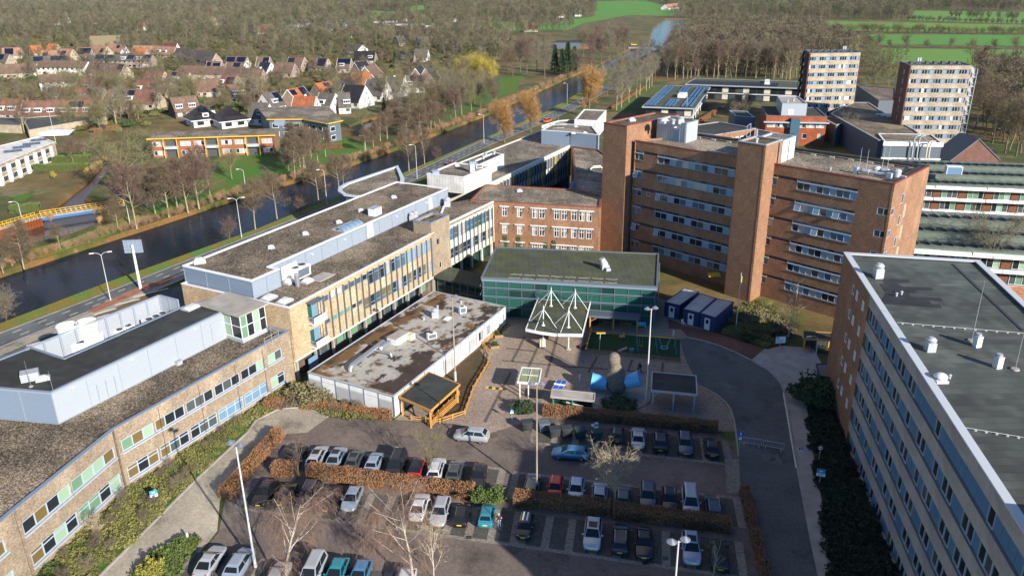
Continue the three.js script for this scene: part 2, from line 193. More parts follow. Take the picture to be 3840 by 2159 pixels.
// yard of the clinic
const lay=[
  ['parking_pavement','brownPave',[[-36, -44],[-33, -62],[-31.8, -69.4],[-33, -75],[-30.5, -88],[-27, -89],[-25.1, -92.8],[-16, -91.7],[-7.8, -90.6],[-3.2, -88.1],[4, -92],[26.4, -88],[27.5, -82],[26, -75],[24.3, -61.7],[20, -44]],'brown paved parking yard'],
  ['access_lane','lane',[[-45, -46],[-41.4, -62.8],[-39.9, -69.2],[-37.6, -79.4],[-34.8, -89.3],[-34.6, -92.3],[-32.3, -95.2],[-29, -95.6],[-25.1, -92.8],[-27, -89],[-31, -88.4],[-33.6, -75],[-32, -69.4],[-33.4, -62],[-36.4, -46]],'pale concrete access lane beside the low brick building'],
  ['plaza_pavement','plaza',[[-16, -91.9],[-7.8, -90.7],[-3.2, -88.2],[4, -92.1],[26.3, -88.1],[28.7, -88],[29.5, -93.6],[28.6, -97.5],[26.8, -100.1],[26.5, -108],[28.4, -116.5],[32, -119],[30, -128],[24, -140],[-6, -140],[-14, -132],[0, -122.6]],'beige paved forecourt before the glass hall'],
  ['turning_road','asphalt',[[27.1, -115.8],[28.4, -116.5],[32.8, -113.4],[36.4, -108.1],[38, -104.7],[38.6, -100.7],[37.7, -95.3],[35.7, -87.8],[33.7, -79.6],[30.6, -66],[26, -44],[20, -44],[24.3, -61.7],[26, -75],[27.5, -82.2],[28.7, -87.9],[29.5, -93.6],[28.6, -97.5],[26.8, -100.1],[26.5, -108]],'grey asphalt turning road beside the tall roofed block'],
  ['side_footpath','concreteDark',[[38, -104.7],[38.6, -100.7],[37.7, -95.3],[35.7, -87.8],[33.7, -79.6],[30.6, -66],[26, -44],[28, -44],[31.2, -61.5],[33.9, -71.5],[35.7, -78.9],[38.1, -87.7],[41, -97],[46, -101.5],[47.5, -112],[41, -113.5],[36.4, -108.1]],'concrete footpath along the planting bed'],
  ['brick_deck','redPave',[[26.78,-124.21],[29.07,-121.23],[33.71,-118.29],[37.85,-113.27],[38.63,-111.1],[36.75,-109.41],[32.84,-114.14],[28.65,-116.89],[28.07,-119.64],[26.17,-120.1]],'red brown brick paving in front of the blue cabins'],
  ['planting_bed','soil',[[46, -101.5],[41, -97],[38.1, -87.7],[35.7, -78.9],[33.9, -71.5],[31.2, -61.5],[28, -44],[34, -44],[41.6, -84.8],[45, -100.2]],'dark planting bed along the tall roofed block'],
  ['building_bed','grass',[[-50, -46],[-47.8, -62.9],[-44.9, -77.2],[-32, -103.2],[-29.4, -100.2],[-16.2, -92.4],[-16.2, -91.9],[-25.1, -93],[-29, -95.8],[-32.5, -95.4],[-34.8, -92.3],[-35, -89.3],[-37.8, -79.4],[-40.1, -69.2],[-41.6, -62.8],[-45.2, -46]],'planted grass strip along the low brick building'],
  ['kerb_bed','grass',[[-35.04,-68.14],[-33.38,-68.19],[-33.44,-64.75],[-34.13,-61.91],[-38.58,-61.99],[-36.53,-66.6]],'planted island beside the silver saloon'],
  ['garden_bed','soil',[[-5.24,-113.03],[-3.55,-108.13],[-5.8,-100.05],[-6.9,-93.95],[-10.17,-92.46],[-11.25,-94.05],[-7.6,-101.58],[-10.07,-103.79]],'bare soil bed behind the wooden fence'],
  ['slope_bed','soil',[[39.84,-129.53],[46.37,-132.11],[47.18,-125.73],[48.37,-120.65],[43.95,-113.83],[40.14,-111.77],[38.06,-114],[33.87,-118.29]],'shrub bed before the brick clinic'],
  ['play_surface','playGreen',[[13.09,-118.9],[27.13,-115.8],[25.59,-108.19],[11.6,-112.56]],'dark green rubber playground surface'],
];
lay.forEach(([n,m,p,l],i)=>struct(n,sheet(p,0.02 + i*0.006),M[m],l));
// plaza joint lines
for(const [a,b]of [[[-0.14,-108.71],[2.03,-117.66]],[[2.33,-106.65],[5.37,-119.51]],[[4.82,-103.4],[7.66,-119.05]],[[-1.07,-113.42],[3.64,-112.07]],[[-1.67,-109.09],[9.62,-106.46]],[[8.89,-106.81],[19.82,-104.58]],[[-3.84,-91.04],[-0.36,-105.11]],[[11.26,-104.81],[13.15,-110.06]],[[17.26,-105.29],[18.38,-108.89]],[[22.18,-104.52],[22.92,-107.76]]]){const F=Fr(a,b);place(struct('paving_band',bx(F.len,0.005,0.4),M.plazaDark,'dark paver line across the forecourt'),F,F.len /2,0.046);}
// kerbs
function kerb(line,label,w=0.18,h=0.12,closed){const g=[];for(let i=0;i<line.length - 1;i++){const F=Fr(line[i],line[i + 1]);const b=bx(F.len + 0.05,h,w,0,0,0,F.yaw);const p=at(F,F.len /2);g.push(b.translate(p[0],0.0,p[1]));}return struct('kerb',merge(g),M.kerb,label);}
kerb([[28.4, -116.5],[30.8, -115.1],[32.8, -113.4],[34.8, -110.8],[36.4, -108.1],[38, -104.7],[38.5, -102.8],[38.6, -100.7],[38.3, -98],[37.7, -95.3],[35.7, -87.8],[33.7, -79.6]],'outer kerb of the turning road',0.22,0.2);
kerb([[26.8, -100.1],[27.8, -98.9],[28.6, -97.5],[29.3, -95.4],[29.5, -93.6],[29.2, -90.6],[28.7, -87.9],[27.5, -82.2]],'inner kerb of the turning road',0.22,0.16);
kerb([[-41.4, -62.8],[-39.9, -69.2],[-37.6, -79.4],[-34.8, -89.3],[-34.6, -92.3],[-32.3, -95.2],[-29, -95.6],[-25.1, -92.8]],'kerb between planted strip and access lane',0.25,0.14);
kerb([[38.1, -87.7],[35.7, -78.9],[33.9, -71.5],[31.2, -61.5],[28, -44]],'kerb of the dark planting bed',0.16,0.12);
const inPoly0=(p,q)=>{let c=false;for(let i=0,j=q.length - 1;i<q.length;j=i++)if((q[i][1]>p[1])!==(q[j][1]>p[1])&&p[0]<(q[j][0] - q[i][0])*(p[1] - q[i][1]) /(q[j][1] - q[i][1]) + q[i][0])c=!c;return c;},patchA=mat([0.2,0.215,0.22],{map:T.asphalt}),patchB=mat([0.17,0.145,0.135],{map:T.asphalt});
// parking bays: light strips around dark bays
const bayAx=[0.12, -0.993];
function bays(P0,P1,n,depth,ax,label){
  const F=Fr(P0,P1),pitch=F.len /n;
  const quad=(s0,s1,d0,d1)=>[[s0,d0],[s1,d0],[s1,d1],[s0,d1]].map(([s,d])=>[F.A[0] + F.ux*s + ax[0]*d,F.A[1] + F.uz*s + ax[1]*d]);
  struct('bay_border',sheet(quad(-0.4,F.len + 0.4, -0.5,0),0.03),M.bayLight,'light paver border of ' + label);
  for(let i=0;i<=n;i++){const m=struct('bay_strip',sheet(quad(i*pitch - 0.42,i*pitch + 0.42,0,depth),0.03),M.bayLight,'light paver strip of ' + label);m.userData.group='strips of ' + label;}
  for(let i=0;i<n;i++){const m=struct('parking_bay',sheet(quad(i*pitch + 0.43,(i + 1)*pitch - 0.43,0,depth),0.034),M.bayDark,'dark paved bay of ' + label);m.userData.group='bays of ' + label;}
}
bays([-31.2, -73.6],[-0.2, -66.9],13,5.2,bayAx,'the middle car row');
bays([0.6, -66.7],[22.4, -61.6],9,5.2,[0.17, -0.985],'the front row in the shade');
bays([-28.6, -85.9],[-1.4, -80],11,4.9,[-0.12,0.993],'the upper left row');
bays([0.2, -79.3],[25, -73.8],10,4.9,[-0.14,0.99],'the row before the long hedge');
bays([2.4, -86.2],[26, -80.9],9,4.9,[0.15, -0.988],'the top row behind the bins');
bays([-34, -61.2],[-8, -57],10,5,[0.12, -0.993],'the nearest row');
{const r=rng(19),zone=lay[0][2],road=lay[3][2];for(let i=0,n=0;i<400&&n<16;i++){const p=[-30 + r()*66, -115 + r()*66];if(inPoly0(p,inset(n % 2?road:zone,1.6))){const m=struct('asphalt_patch',sheet([[0,0],[0.8 + 2*r(),0.2*r()],[1 + 2*r(), -0.6 - r()],[0.1*r(), -0.7 - r()]],0),n % 2?patchA:patchB,'repaired patch in the yard surface');m.position.set(p[0],n % 2?0.0425:0.0245,p[1]);m.rotation.y=r()*6;m.userData.group='repair patches';n++;}}for(const p of [[-22.26,-71.78],[13.11,-63.66],[17.18,-83.44],[-4.88,-67.9],[15.24,-64.35],[34.37,-110.87]]){const m=struct('drain_grate',bx(0.6,0.012,0.5,0,0,0),M.darkMetal,'dark drain grate in the yard');m.position.set(p[0],0.045,p[1]);m.userData.group='yard drains';}}
struct('crosswalk_strip',sheet([[25.66,-81.63],[27.49,-81.91],[25.74,-74.87],[24.24,-74.99]],0.045),M.bayLight,'light paver strip at the end of the car rows');

// ---------- building kit ----------
const TH=0.35;
function winGeo(w,h,cols,row,bar){return cached(['win',w.toFixed(2),h.toFixed(2),cols,row,bar].join(),()=>{
  const g=[bx(w,bar,0.1,w /2,0),bx(w,bar,0.1,w /2,h - bar),bx(bar,h - 2*bar,0.1,bar /2,bar),bx(bar,h - 2*bar,0.1,w - bar /2,bar)];
  for(let i=1;i<cols;i++)g.push(bx(bar,h - 2*bar,0.09,w*i /cols,bar));
  if(row)g.push(bx(w - 2*bar,bar,0.085,w /2,h*row));
  return merge(g);});}
function win(parent,F,s0,s1,y0,y1,o={}){
  const w=s1 - s0,h=y1 - y0,cols=o.cols??1,bar=o.bar??0.07;
  const f=mesh(o.name??'window',winGeo(w,h,cols,o.row??0,bar),o.frame??M.lightFrame,parent);
  place(f,F,s0,y0, -(o.deep??0.14));
  const pw=w /cols;
  for(let i=0;i<cols;i++){const p=mesh('pane',cached('pane' + [pw.toFixed(2),h.toFixed(2)],()=>bx(pw - 0.004,h - 0.01,0.02,pw /2,0.005)),o.glass?o.glass(i):M.gDark,f);p.position.set(i*pw,0, -0.03);}
  return f;
}
// walls of one storey range along a polygon (front-left, front-right, back-right, back-left); spec[i] lists the openings of edge i
function walls(parent,poly,y0,y1,m,spec={},name='wall'){
  return poly.map((A,i)=>{const F=Fr(A,poly[(i + 1)% poly.length]);const w=mesh(name,wallGeo(0,F.len - TH - 0.003,y0,y1,TH,spec[i]??[]),m,parent);place(w,F,0,0);return F;});
}
function roof(parent,poly,y,m,o={}){
  mesh('roof',prism(inset(poly,TH + 0.01),y - 0.5,y - (o.drop??0.25)),m,parent);
  mesh('coping',ring(inset(poly, -(o.over??0.06)),y + 0.003,y + (o.cap??0.1),TH + (o.over??0.06) + 0.05),o.coping??M.coping,parent);
}
function corr(len,h){return cached('corr' + len.toFixed(2) + h.toFixed(2),()=>{ // horizontal trapezoid ribs, outside at z = 0
  const p=[],uv=[],pr=[];const n=max(1,Math.round(h /0.3)),s=h /n;
  for(let i=0;i<n;i++)for(const [a,z]of [[0, -0.09],[0.2,0],[0.55,0],[0.75, -0.09]])pr.push([(i + a)*s,z]);
  pr.push([h, -0.09]);
  for(let i=0;i<pr.length - 1;i++){const [a,za]=pr[i],[b,zb]=pr[i + 1];for(const [x,y,z]of [[0,a,za],[len,a,za],[len,b,zb],[0,a,za],[len,b,zb],[0,b,zb]]){p.push(x,y,z);uv.push(x,y);}}
  const g=new THREE.BufferGeometry();g.setAttribute('position',new THREE.Float32BufferAttribute(p,3));g.setAttribute('uv',new THREE.Float32BufferAttribute(uv,2));g.computeVertexNormals();return g;});}
function cladding(parent,A,B,y0,y1,m,panel=4.4,trim=M.metalBlue){
  const F=Fr(A,B),n=max(1,Math.round(F.len /panel)),w=F.len /n;
  for(let i=0;i<n;i++){place(mesh('cladding_panel',corr(w - 0.06,y1 - y0 - 0.2),m,parent),F,i*w + 0.03,y0 + 0.05,0);}
  place(mesh('cladding_trim',merge([bx(F.len,0.16,0.3,F.len /2,y1 - 0.16, -0.11),bx(F.len,0.06,0.2,F.len /2,y0, -0.1),...Array.from({length:n + 1},(_,i)=>bx(0.07,y1 - y0 - 0.22,0.08,min(F.len - 0.04,max(0.04,i*w)),y0 + 0.06, -0.03))]),trim,parent),F,0,0);
  return F;
}
const rooftop=(name,label,cat,A,y,turn=0,group)=>thing(name,label,cat,[A[0],y,A[1]],turn,group);
function skylight(A,y,w,d,turn,label,h=0.4){const t=rooftop('skylight',label,'skylight',A,y,turn,'roof lights on the flat roofs');mesh('upstand',bx(w,h*0.6,d),M.galv,t);const s=new THREE.CylinderGeometry(min(w,d)*0.28,0.7071,h*0.6,4).rotateY(PI /4);s.scale(w*0.95,1,d*0.95).translate(0,h*0.9,0);mesh('dome',plain(s),M.gWhite,t);return t;}
function cowl(A,y,r,h,label,big){const t=rooftop('roof_vent',label,'roof vent',A,y,0,'ventilation cowls on the roofs');mesh('shaft',big?bx(r*2,h*0.65,r*2):cyl(r*0.8,r*0.8,h*0.65),M.galv,t);mesh('cap',merge([cyl(r*1.05,r*1.2,h*0.18,0,h*0.65,0,14),cyl(r*1.2,r*0.6,h*0.17,0,h*0.83,0,14)]),M.galv,t);return t;}
function dome(A,y,label){const t=rooftop('roof_dome',label,'roof light',A,y,0.46,'white dome lights on the gravel roof');mesh('base',bx(1.1,0.25,1.1),M.galv,t);mesh('dome',plain(new THREE.SphereGeometry(0.55,12,6,0,PI*2,0,PI /2)).scale(1,0.55,1).translate(0,0.25,0),M.gWhite,t);return t;}
function unit(A,y,w,h,d,turn,label,fans=2){const t=rooftop('cooling_unit',label,'cooling unit',A,y,turn);mesh('casing',bx(w,h,d,0,0.12),M.white,t);mesh('feet',merge([bx(w*0.9,0.12,0.1,0,0,d*0.35),bx(w*0.9,0.12,0.1,0,0, -d*0.35)]),M.darkMetal,t);mesh('side_grille',bx(w*0.8,h*0.75,0.02,0,0.12 + h*0.12,d /2 + 0.012),M.slate,t);for(let i=0;i<fans;i++)mesh('fan',merge([new THREE.TorusGeometry(min(w /fans,d)*0.33,0.05,6,16).rotateX(PI /2).translate((i + 0.5)*w /fans - w /2,0.16 + h,0),cyl(min(w /fans,d)*0.3,min(w /fans,d)*0.3,0.02,(i + 0.5)*w /fans - w /2,0.125 + h,0,16)]),M.darkMetal,t);return t;}

// ---------- low brick building with the grey plant deck (left front) ----------
{
  const b=thing('low_brick_building','low two storey brown brick building with gravel roof and grey ribbed plant deck','building');
  const poly=[[-50.6, -46],[-47.9, -62.9],[-45.1, -77.1],[-32.1, -103.3],[-46, -110.5],[-64.5, -95],[-68, -46]],Y=8.05;
  const e=[[],[],[],[],[],[],[]],wins=[];
  const row=(i,list,lo)=>{for(const [s0,s1,c]of list){const y=lo?[0.95,2.75]:[4.75,6.3];e[i].push([s0,s1,...y]);wins.push([i,s0,s1,...y,c,lo]);}};
  for(const lo of [0,1])row(1,[[0.15,6.8,4],[6.95,13.9,4]],lo);
  row(0,[[1,8,4],[8.15,15,4]]);row(0,[[4,8,2],[8.15,15,4]],1);
  const seg2=[];for(let s=0.5;s<20.9;s +=4.7)seg2.push([s,s + 4.5,3]);seg2.push([24.45,27.35,2]);
  row(2,seg2);row(2,seg2,1);
  const Fs=walls(b,poly,0,Y,M.brickBrown,e);
  const rr=rng(31);
  for(const [i,s0,s1,y0,y1,c,lo]of wins){const hue=Array.from({length:4},()=>pick(i<2?[M.gPaleGreen,M.gPaleGreen,M.gGreen,M.gDark,M.gAmber]:[M.gDark,M.gGreen,M.gMid,M.gPaleGreen,M.gAmber,M.gDark],rr));const blue=i===2&&lo&&s0>12&&s0<22?Array(4).fill(M.gSky):hue;win(b,Fs[i],s0 + 0.02,s1 - 0.02,y0 + 0.02,y1 - 0.02,{cols:c,row:lo?0.68:0,bar:0.13,glass:(k)=>blue[k]});
    place(mesh('sill',bx(s1 - s0 + 0.25,0.14,0.2),M.lightFrame,b),Fs[i],(s0 + s1) /2,y0 - 0.15,0.05);}
  roof(b,poly,Y,M.gravel,{drop:0.22,coping:M.metalBlue,cap:0.12});
  // movement joints
  for(const s of [6,12.2,18.4,23.6])place(mesh('downpipe',bx(0.06,Y - 0.5,0.04),M.brickDark,b),Fs[2],s,0.2,0.022);
  // plant deck
  const P=[[-73, -82.4],[-52.2, -78.7],[-40.4, -101.8],[-45.1, -105.2],[-47.1, -103.1],[-55.2, -87.4],[-61.2, -90.7],[-64, -85.8],[-73, -87.5]],y0=7.86,y1=11.95;
  cladding(b,P[0],P[1],y0,y1,M.metalBlue,4.2,M.metal);cladding(b,P[1],P[2],y0,y1,M.metalLight,4.3,M.metal);cladding(b,P[2],P[3],y0,y1,M.metalLight,3,M.metal);
  mesh('deck_roof',prism(inset(P,0.12),8.2,y1 - 0.12),M.bitumenDark,b);
  mesh('deck_coping',ring(inset(P, -0.05),y1 + 0.003,y1 + 0.12,0.3),M.metalBlue,b);
  // door panels on the deck wall
  {const F=Fr(P[1],P[2]);place(mesh('deck_door',bx(1.9,2.6,0.06),M.metalLight,b),F,24.2,y0 + 0.6,0.04);for(const s of [5.4,6.6,7.8])place(mesh('deck_rib',bx(0.09,2.2,0.08),M.metal,b),F,s,y0 + 0.3,0.03);for(const s of [2.5,10.5,20.5])place(mesh('deck_lamp',bx(0.35,0.16,0.3),M.white,b),F,s,y1 - 0.55,0.17);}
  // screen behind the plant
  const S=[[-62, -91],[-52.4, -108.7],[-49, -106.8]];
  for(const [a,c,q]of [[S[1],S[0],1],[S[2],S[1],1]]){const F=Fr(c,a),n=Math.round(F.len /2.2),w=F.len /n;for(let i=0;i<n;i++){const f2=Fr(c,a);place(mesh('screen_panel',corr(w - 0.3,3.4),M.metalLight,b),f2,i*w + 0.15,8.1,0);}place(mesh('screen_frame',merge([bx(F.len,0.14,0.25,F.len /2,11.6, -0.1),...Array.from({length:n + 1},(_,i)=>bx(0.22,3.7,0.2,i*w,8, -0.08))]),M.metal,b),F,0,0);}
  mesh('plant_floor',prism([[-61.6, -90.6],[-55.3, -87.6],[-47.3, -103],[-49.4, -106.6],[-52.4, -108.2]],7.9,8.1),M.concrete,b);
  // glazed stair head at the right end
  const G=[[-37.6, -99.7],[-35.2, -103.7],[-42, -108.2],[-44.6, -104.2]],gy0=7.9,gy1=12;
  mesh('stair_head_roof',prism(inset(G, -0.35),gy1,gy1 + 0.2),M.concrete,b);
  const GF=[Fr(G[0],G[1]),Fr(G[3],G[0])];
  for(const F of GF)win(b,F,0.05,F.len - 0.05,gy0 + 0.5,gy1,{cols:4,row:0.5,bar:0.09,frame:M.white,deep:0.1,glass:(k)=>[M.gGreen,M.gDark,M.gPaleGreen,M.gDark][k],name:'stair_window' });
  mesh('stair_head_plinth',prism(inset(G,0.02),gy0,gy0 + 0.5),M.metalLight,b);mesh('stair_head_back',prism(inset(G,0.25),gy0 + 0.5,gy1),M.metalLight,b);
  // roof railing at the right corner
  {const g=[],pl=[[-34.2, -98.6],[-33, -101.2],[-36, -104]];for(let i=0;i<2;i++)for(const y of [8.6,9.1])g.push(rod([pl[i][0],y,pl[i][1]],[pl[i + 1][0],y,pl[i + 1][1]],0.03));for(const p of [...pl,lerp2(pl[0],pl[1],0.5),lerp2(pl[1],pl[2],0.5)])g.push(rod([p[0],7.9,p[1]],[p[0],9.1,p[1]],0.03));mesh('roof_railing',merge(g),M.rail,b);}
  for(const [p,l]of [[[-60.21,-97.5],'nearer white round cooling tower on the plant deck'],[[-58.14,-98.74],'farther white round cooling tower on the plant deck']]){
    const t=rooftop('cooling_tower',l,'cooling tower',p,8.1);mesh('basin',bx(3.4,1.6,3.4,0,0,0,0.46),M.white,t);
    const pts=[[1.35,1.6],[1.2,2.3],[1.35,3.4],[1.42,3.9],[1.3,3.9],[1.2,3.2],[1.05,2.2],[0.9,1.9]].map((q)=>new THREE.Vector2(...q));mesh('stack',plain(new THREE.LatheGeometry(pts,28)),M.white,t);mesh('hoop',merge([new THREE.TorusGeometry(1.43,0.04,5,28).rotateX(PI /2).translate(0,3.85,0),new THREE.TorusGeometry(1.26,0.04,5,28).rotateX(PI /2).translate(0,2.6,0)]),M.galv,t);mesh('fan',cyl(1,1,0.05,0,2.2,0,16),M.darkMetal,t);}
  unit([-51.79,-105.29],8.1,3.6,1.6,2,1.1,'white chiller with six fans at the end of the plant deck',3);
  unit([-55.69,-102.05],8.1,1.1,1,1.1,1.1,'small condenser beside the cooling towers',1);unit([-55.03,-103.4],8.1,1.1,1,1.1,1.1,'second small condenser beside the cooling towers',1);
  {const t=rooftop('louvre_vent','stacked grey louvre vent on the dark plant deck roof','roof vent',[-56.59,-82.4],11.83,0.5);mesh('louvres',merge([0,1,2,3].map((i)=>bx(1.9,0.18,1.5,0,i*0.26))),M.galv,t);mesh('shaft',bx(1.6,0.95,1.2),M.metal,t);}
  skylight([-55.04,-82.24],11.83,1.5,1.2,0.5,'small roof light next to the louvre vent');
  for(const [p,h,l]of [[[-55.48,-80.51],3.2,'thin lightning rod by the louvre vent'],[[-52.17,-79.14],2.6,'lightning rod at the corner of the plant deck']]){const t=rooftop('lightning_rod',l,'lightning rod',p,11.83);mesh('foot',cyl(0.25,0.22,0.1),M.concrete,t);mesh('rod',cyl(0.035,0.015,h,0,0.1,0,6),M.steel,t);}
  skylight([-45.54,-103.32],11.83,2.4,1.6,1.1,'large flat skylight at the far end of the plant deck',0.35);
  {const t=rooftop('roof_box','small grey box at the foot of the ribbed deck wall','roof box',[-44.28,-93.65],7.83,1.1);mesh('box',bx(0.8,0.5,0.7),M.galv,t);mesh('lid',bx(0.9,0.06,0.8,0,0.5),M.metalLight,t);}
}

// ---------- long tan brick block with fins ----------
{
  const b=thing('tan_fin_building','long three storey tan brick block with dark vertical fins and ribbed rooftop plant','building');
  const Y=11.6,A=[-31.7, -103.3],B=[-14, -138.6],C=[-24.5, -164.6],D=[-51, -113.6];
  const F=Fr(A,B),holes=[],ws=[];
  const add=(s0,s1,y0,y1,cols,g,row)=>{holes.push([s0,s1,y0,y1]);ws.push([s0,s1,y0,y1,cols,g,row]);};
  const rr=rng(5),gg=()=>pick([M.gDark,M.gDark,M.gMid,M.gBlue,M.gCurtain],rr);
  for(let i=0;i<7;i++){const s=7.25 + i*1.63;add(s,s + 1.4,9.7,10.75,1,()=>pick([M.gWhite,M.gDark,M.gMid],rr));if(i<6)add(s,s + 1.3,6.05,6.9,1,()=>pick([M.gDark,M.gGreen,M.gMid],rr));}
  for(let i=0;i<13;i++){const s=18.65 + i*1.585;add(s,s + 1.42,8.5,10.85,1,i>6?()=>M.blueGrey:gg,0.72);}
  for(let i=0;i<14;i++){const s=17.1 + i*1.585;add(s,s + 1.42,4.7,6.75,1,()=>pick([M.gDark,M.gAmber,M.gCurtain,M.gMid,M.gDark],rr),0.3);}
  holes.push([3.7,6.0,4.2,6.6],[3.7,6.0,8,10.9]);
  place(mesh('wall',wallGeo(0,F.len,3.3,Y,TH,holes),M.brickTan,b),F,0,0);
  for(const [s0,s1,y0,y1,cols,g,row]of ws)win(b,F,s0 + 0.02,s1 - 0.02,y0 + 0.02,y1 - 0.02,{cols,row:row??0,frame:M.blueGrey,bar:0.09,deep:0.1,glass:g});
  for(const y of [4.2,8]){win(b,F,3.72,5.98,y + 0.02,y + (y<5?2.38:2.88),{cols:2,frame:M.blueGrey,bar:0.1,deep:0.2,glass:(k)=>(k?M.gSky:M.gTeal),name:'balcony_door' });
    const bal=mesh('balcony',merge([bx(2.8,0.16,1.3,4.8,y - 0.25,0.66),bx(2.8,1.0,0.08,4.8,y - 0.1,1.28)]),M.white,b);place(bal,F,0,0);const rl=mesh('railing',merge([...[3.42,6.18].map((s)=>bx(0.05,0.05,1.25,s,y + 0.85,0.66)),...[3.42,6.18].flatMap((s)=>[0.2,0.45,0.7,0.95].map((z)=>bx(0.03,0.9,0.03,s,y - 0.08,z)))]),M.rail,bal);
    place(mesh('balcony_post',merge([bx(0.08,3,0.08,5.6,y - 0.1,0.9),bx(0.08,3,0.08,6.1,y - 0.1,0.9)]),M.slate,b),F,0,0);}
  place(mesh('balcony_roof',bx(2.8,0.15,1.4,4.8,11.05,0.7),M.slate,b),F,0,0);
  for(let i=0;i<20;i++)place(mesh('fin',cached('fin',()=>bx(0.07,7.55,0.3)),M.slate,b),F,7.12 + i*1.61,3.5,0.17);
  // ground floor set back, columns
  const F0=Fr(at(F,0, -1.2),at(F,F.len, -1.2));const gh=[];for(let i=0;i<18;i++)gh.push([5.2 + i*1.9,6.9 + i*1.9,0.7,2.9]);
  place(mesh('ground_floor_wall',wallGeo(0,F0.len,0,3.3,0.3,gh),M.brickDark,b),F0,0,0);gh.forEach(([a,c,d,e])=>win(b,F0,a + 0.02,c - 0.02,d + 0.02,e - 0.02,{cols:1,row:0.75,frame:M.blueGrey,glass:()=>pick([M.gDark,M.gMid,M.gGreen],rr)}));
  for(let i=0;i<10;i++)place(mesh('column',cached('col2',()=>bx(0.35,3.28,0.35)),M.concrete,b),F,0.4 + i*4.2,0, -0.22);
  place(mesh('soffit_band',bx(F.len,0.25,0.5,F.len /2,3.1, -0.2),M.whiteWall,b),F,0,0);
  place(mesh('blue_door',bx(2,2.4,0.1),M.gSky,b),F,3.6,0,0.02);
  // end wall towards the low building, back walls
  const E=Fr(D,A);place(mesh('end_wall',wallGeo(0,E.len - TH,0,Y,TH,[[8,9.4,4.6,7],[12.6,13.8,5.6,7.2]]),M.brickTan,b),E,0,0);
  place(mesh('door',bx(1.36,2.36,0.08),M.white,b),E,8.7,4.62, -0.2);place(mesh('door',bx(1.16,1.56,0.08),M.white,b),E,13.2,5.62, -0.2);
  const K=Fr(C,D);place(mesh('back_wall',wallGeo(0,K.len - TH,0,Y,TH),M.brickTan,b),K,0,0);const N=Fr([-13.4, -159.3],C);place(mesh('north_wall',wallGeo(0,N.len - TH,0,Y,TH),M.brickTan,b),N,0,0);
  const RP=[A,B,[-13.4, -159.3],C,D];roof(b,RP,Y,M.gravel,{drop:0.16,cap:0.09,coping:M.white});
  // rooftop plant hall
  const P=[[-50.6, -114.3],[-37.9, -107.3],[-35.2, -112.4],[-37, -113.4],[-13.1, -160.2],[-24.6, -166.5]],y0=11.4,y1=14.2;
  cladding(b,P[0],P[1],y0,y1,M.metalBlue,4.6,M.metal);cladding(b,P[1],P[2],y0,y1,M.metal,3,M.metalBlue);cladding(b,P[3],P[4],y0,y1,M.metal,3.9,M.metalBlue);cladding(b,P[2],P[3],y0,y1,M.metal,3,M.metalBlue);
  mesh('plant_roof',prism(inset(P,0.15),11.3,y1 - 0.2),M.gravel,b);mesh('plant_coping',ring(inset(P, -0.06),y1 + 0.003,y1 + 0.2,0.4),M.white,b);
  {const F2=Fr(P[3],P[4]);for(const [s,w,h]of [[25.4,1.7,2.4],[45.6,1.2,2.3]])place(mesh('plant_door',bx(w,h,0.06),M.white,b),F2,s,y0 + 0.25,0.04);for(const s of [9.5,18,33.6,44])place(mesh('wall_lamp',bx(0.35,0.2,0.3),M.white,b),F2,s,13.3,0.17);}
  // rooftop items
  [[[-39.58,-123.31],'nearest to the billboard'],[[-35.69,-130.59],'second from the billboard'],[[-31.22,-137.28],'third from the billboard'],[[-28.53,-144.71],'fourth from the billboard'],[[-23.6,-154.3],'farthest from the billboard']].forEach(([p,l])=>dome(p,14,'white dome light on the gravel plant roof, ' + l));
  skylight([-48.81,-116.41],14,1.8,1.4,0.46,'box roof light at the near end of the gravel plant roof',0.7);
  {const t=rooftop('white_roof_box','white metal box on the gravel plant roof','roof box',[-25.4,-142.2],14,1.1);mesh('casing',bx(2.2,1.4,1.5),M.white,t);mesh('lid',bx(2.3,0.08,1.6,0,1.4),M.metalLight,t);}
  {const t=rooftop('barrel_skylight','long curved barrel skylight at the edge of the gravel plant roof','skylight',[-29.11,-134.78],13.95,1.12);const g=new THREE.CylinderGeometry(1.3,1.3,5.4,14,1,false, -PI /2,PI).rotateZ(PI /2).rotateX(-PI /2*0);g.scale(1,0.5,1);mesh('glazing',plain(g),M.gSky,t);mesh('ribs',merge([-2.7, -1.35,0,1.35,2.7].map((x)=>new THREE.TorusGeometry(1.32,0.05,5,14,PI).rotateY(PI /2).scale(1,0.5,1).translate(x,0,0))),M.galv,t);mesh('kerb',ring([[-2.8,1.4],[2.8,1.4],[2.8, -1.4],[-2.8, -1.4]],0,0.15,0.2),M.galv,t);}
  unit([-33.47,-116.45],11.45,3.2,1.7,2,1.1,'large white air handling unit before the ribbed wall',2);
  {const t=rooftop('white_screen','white metal screen behind the air handling unit','screen',[-34.61,-115.23],11.45,1.1);mesh('sheet',bx(3.4,2.6,0.12),M.white,t);mesh('posts',merge([bx(0.1,2.6,0.3, -1.6,0, -0.2),bx(0.1,2.6,0.3,1.6,0, -0.2)]),M.galv,t);}
  {const t=rooftop('steel_flue','shiny steel flue pipe beside the air handling unit','flue',[-32.72,-112.37],11.45);mesh('pipe',cyl(0.38,0.38,1.9,0,0,0,18),M.steel,t);mesh('rim',cyl(0.42,0.42,0.1,0,1.9,0,18),M.galv,t);}
  skylight([-34.37,-113.64],11.45,1.7,1.3,1.1,'roof light left of the steel flue',0.6);skylight([-31.66,-113.98],11.45,1.7,1.3,1.1,'roof light right of the steel flue',0.6);
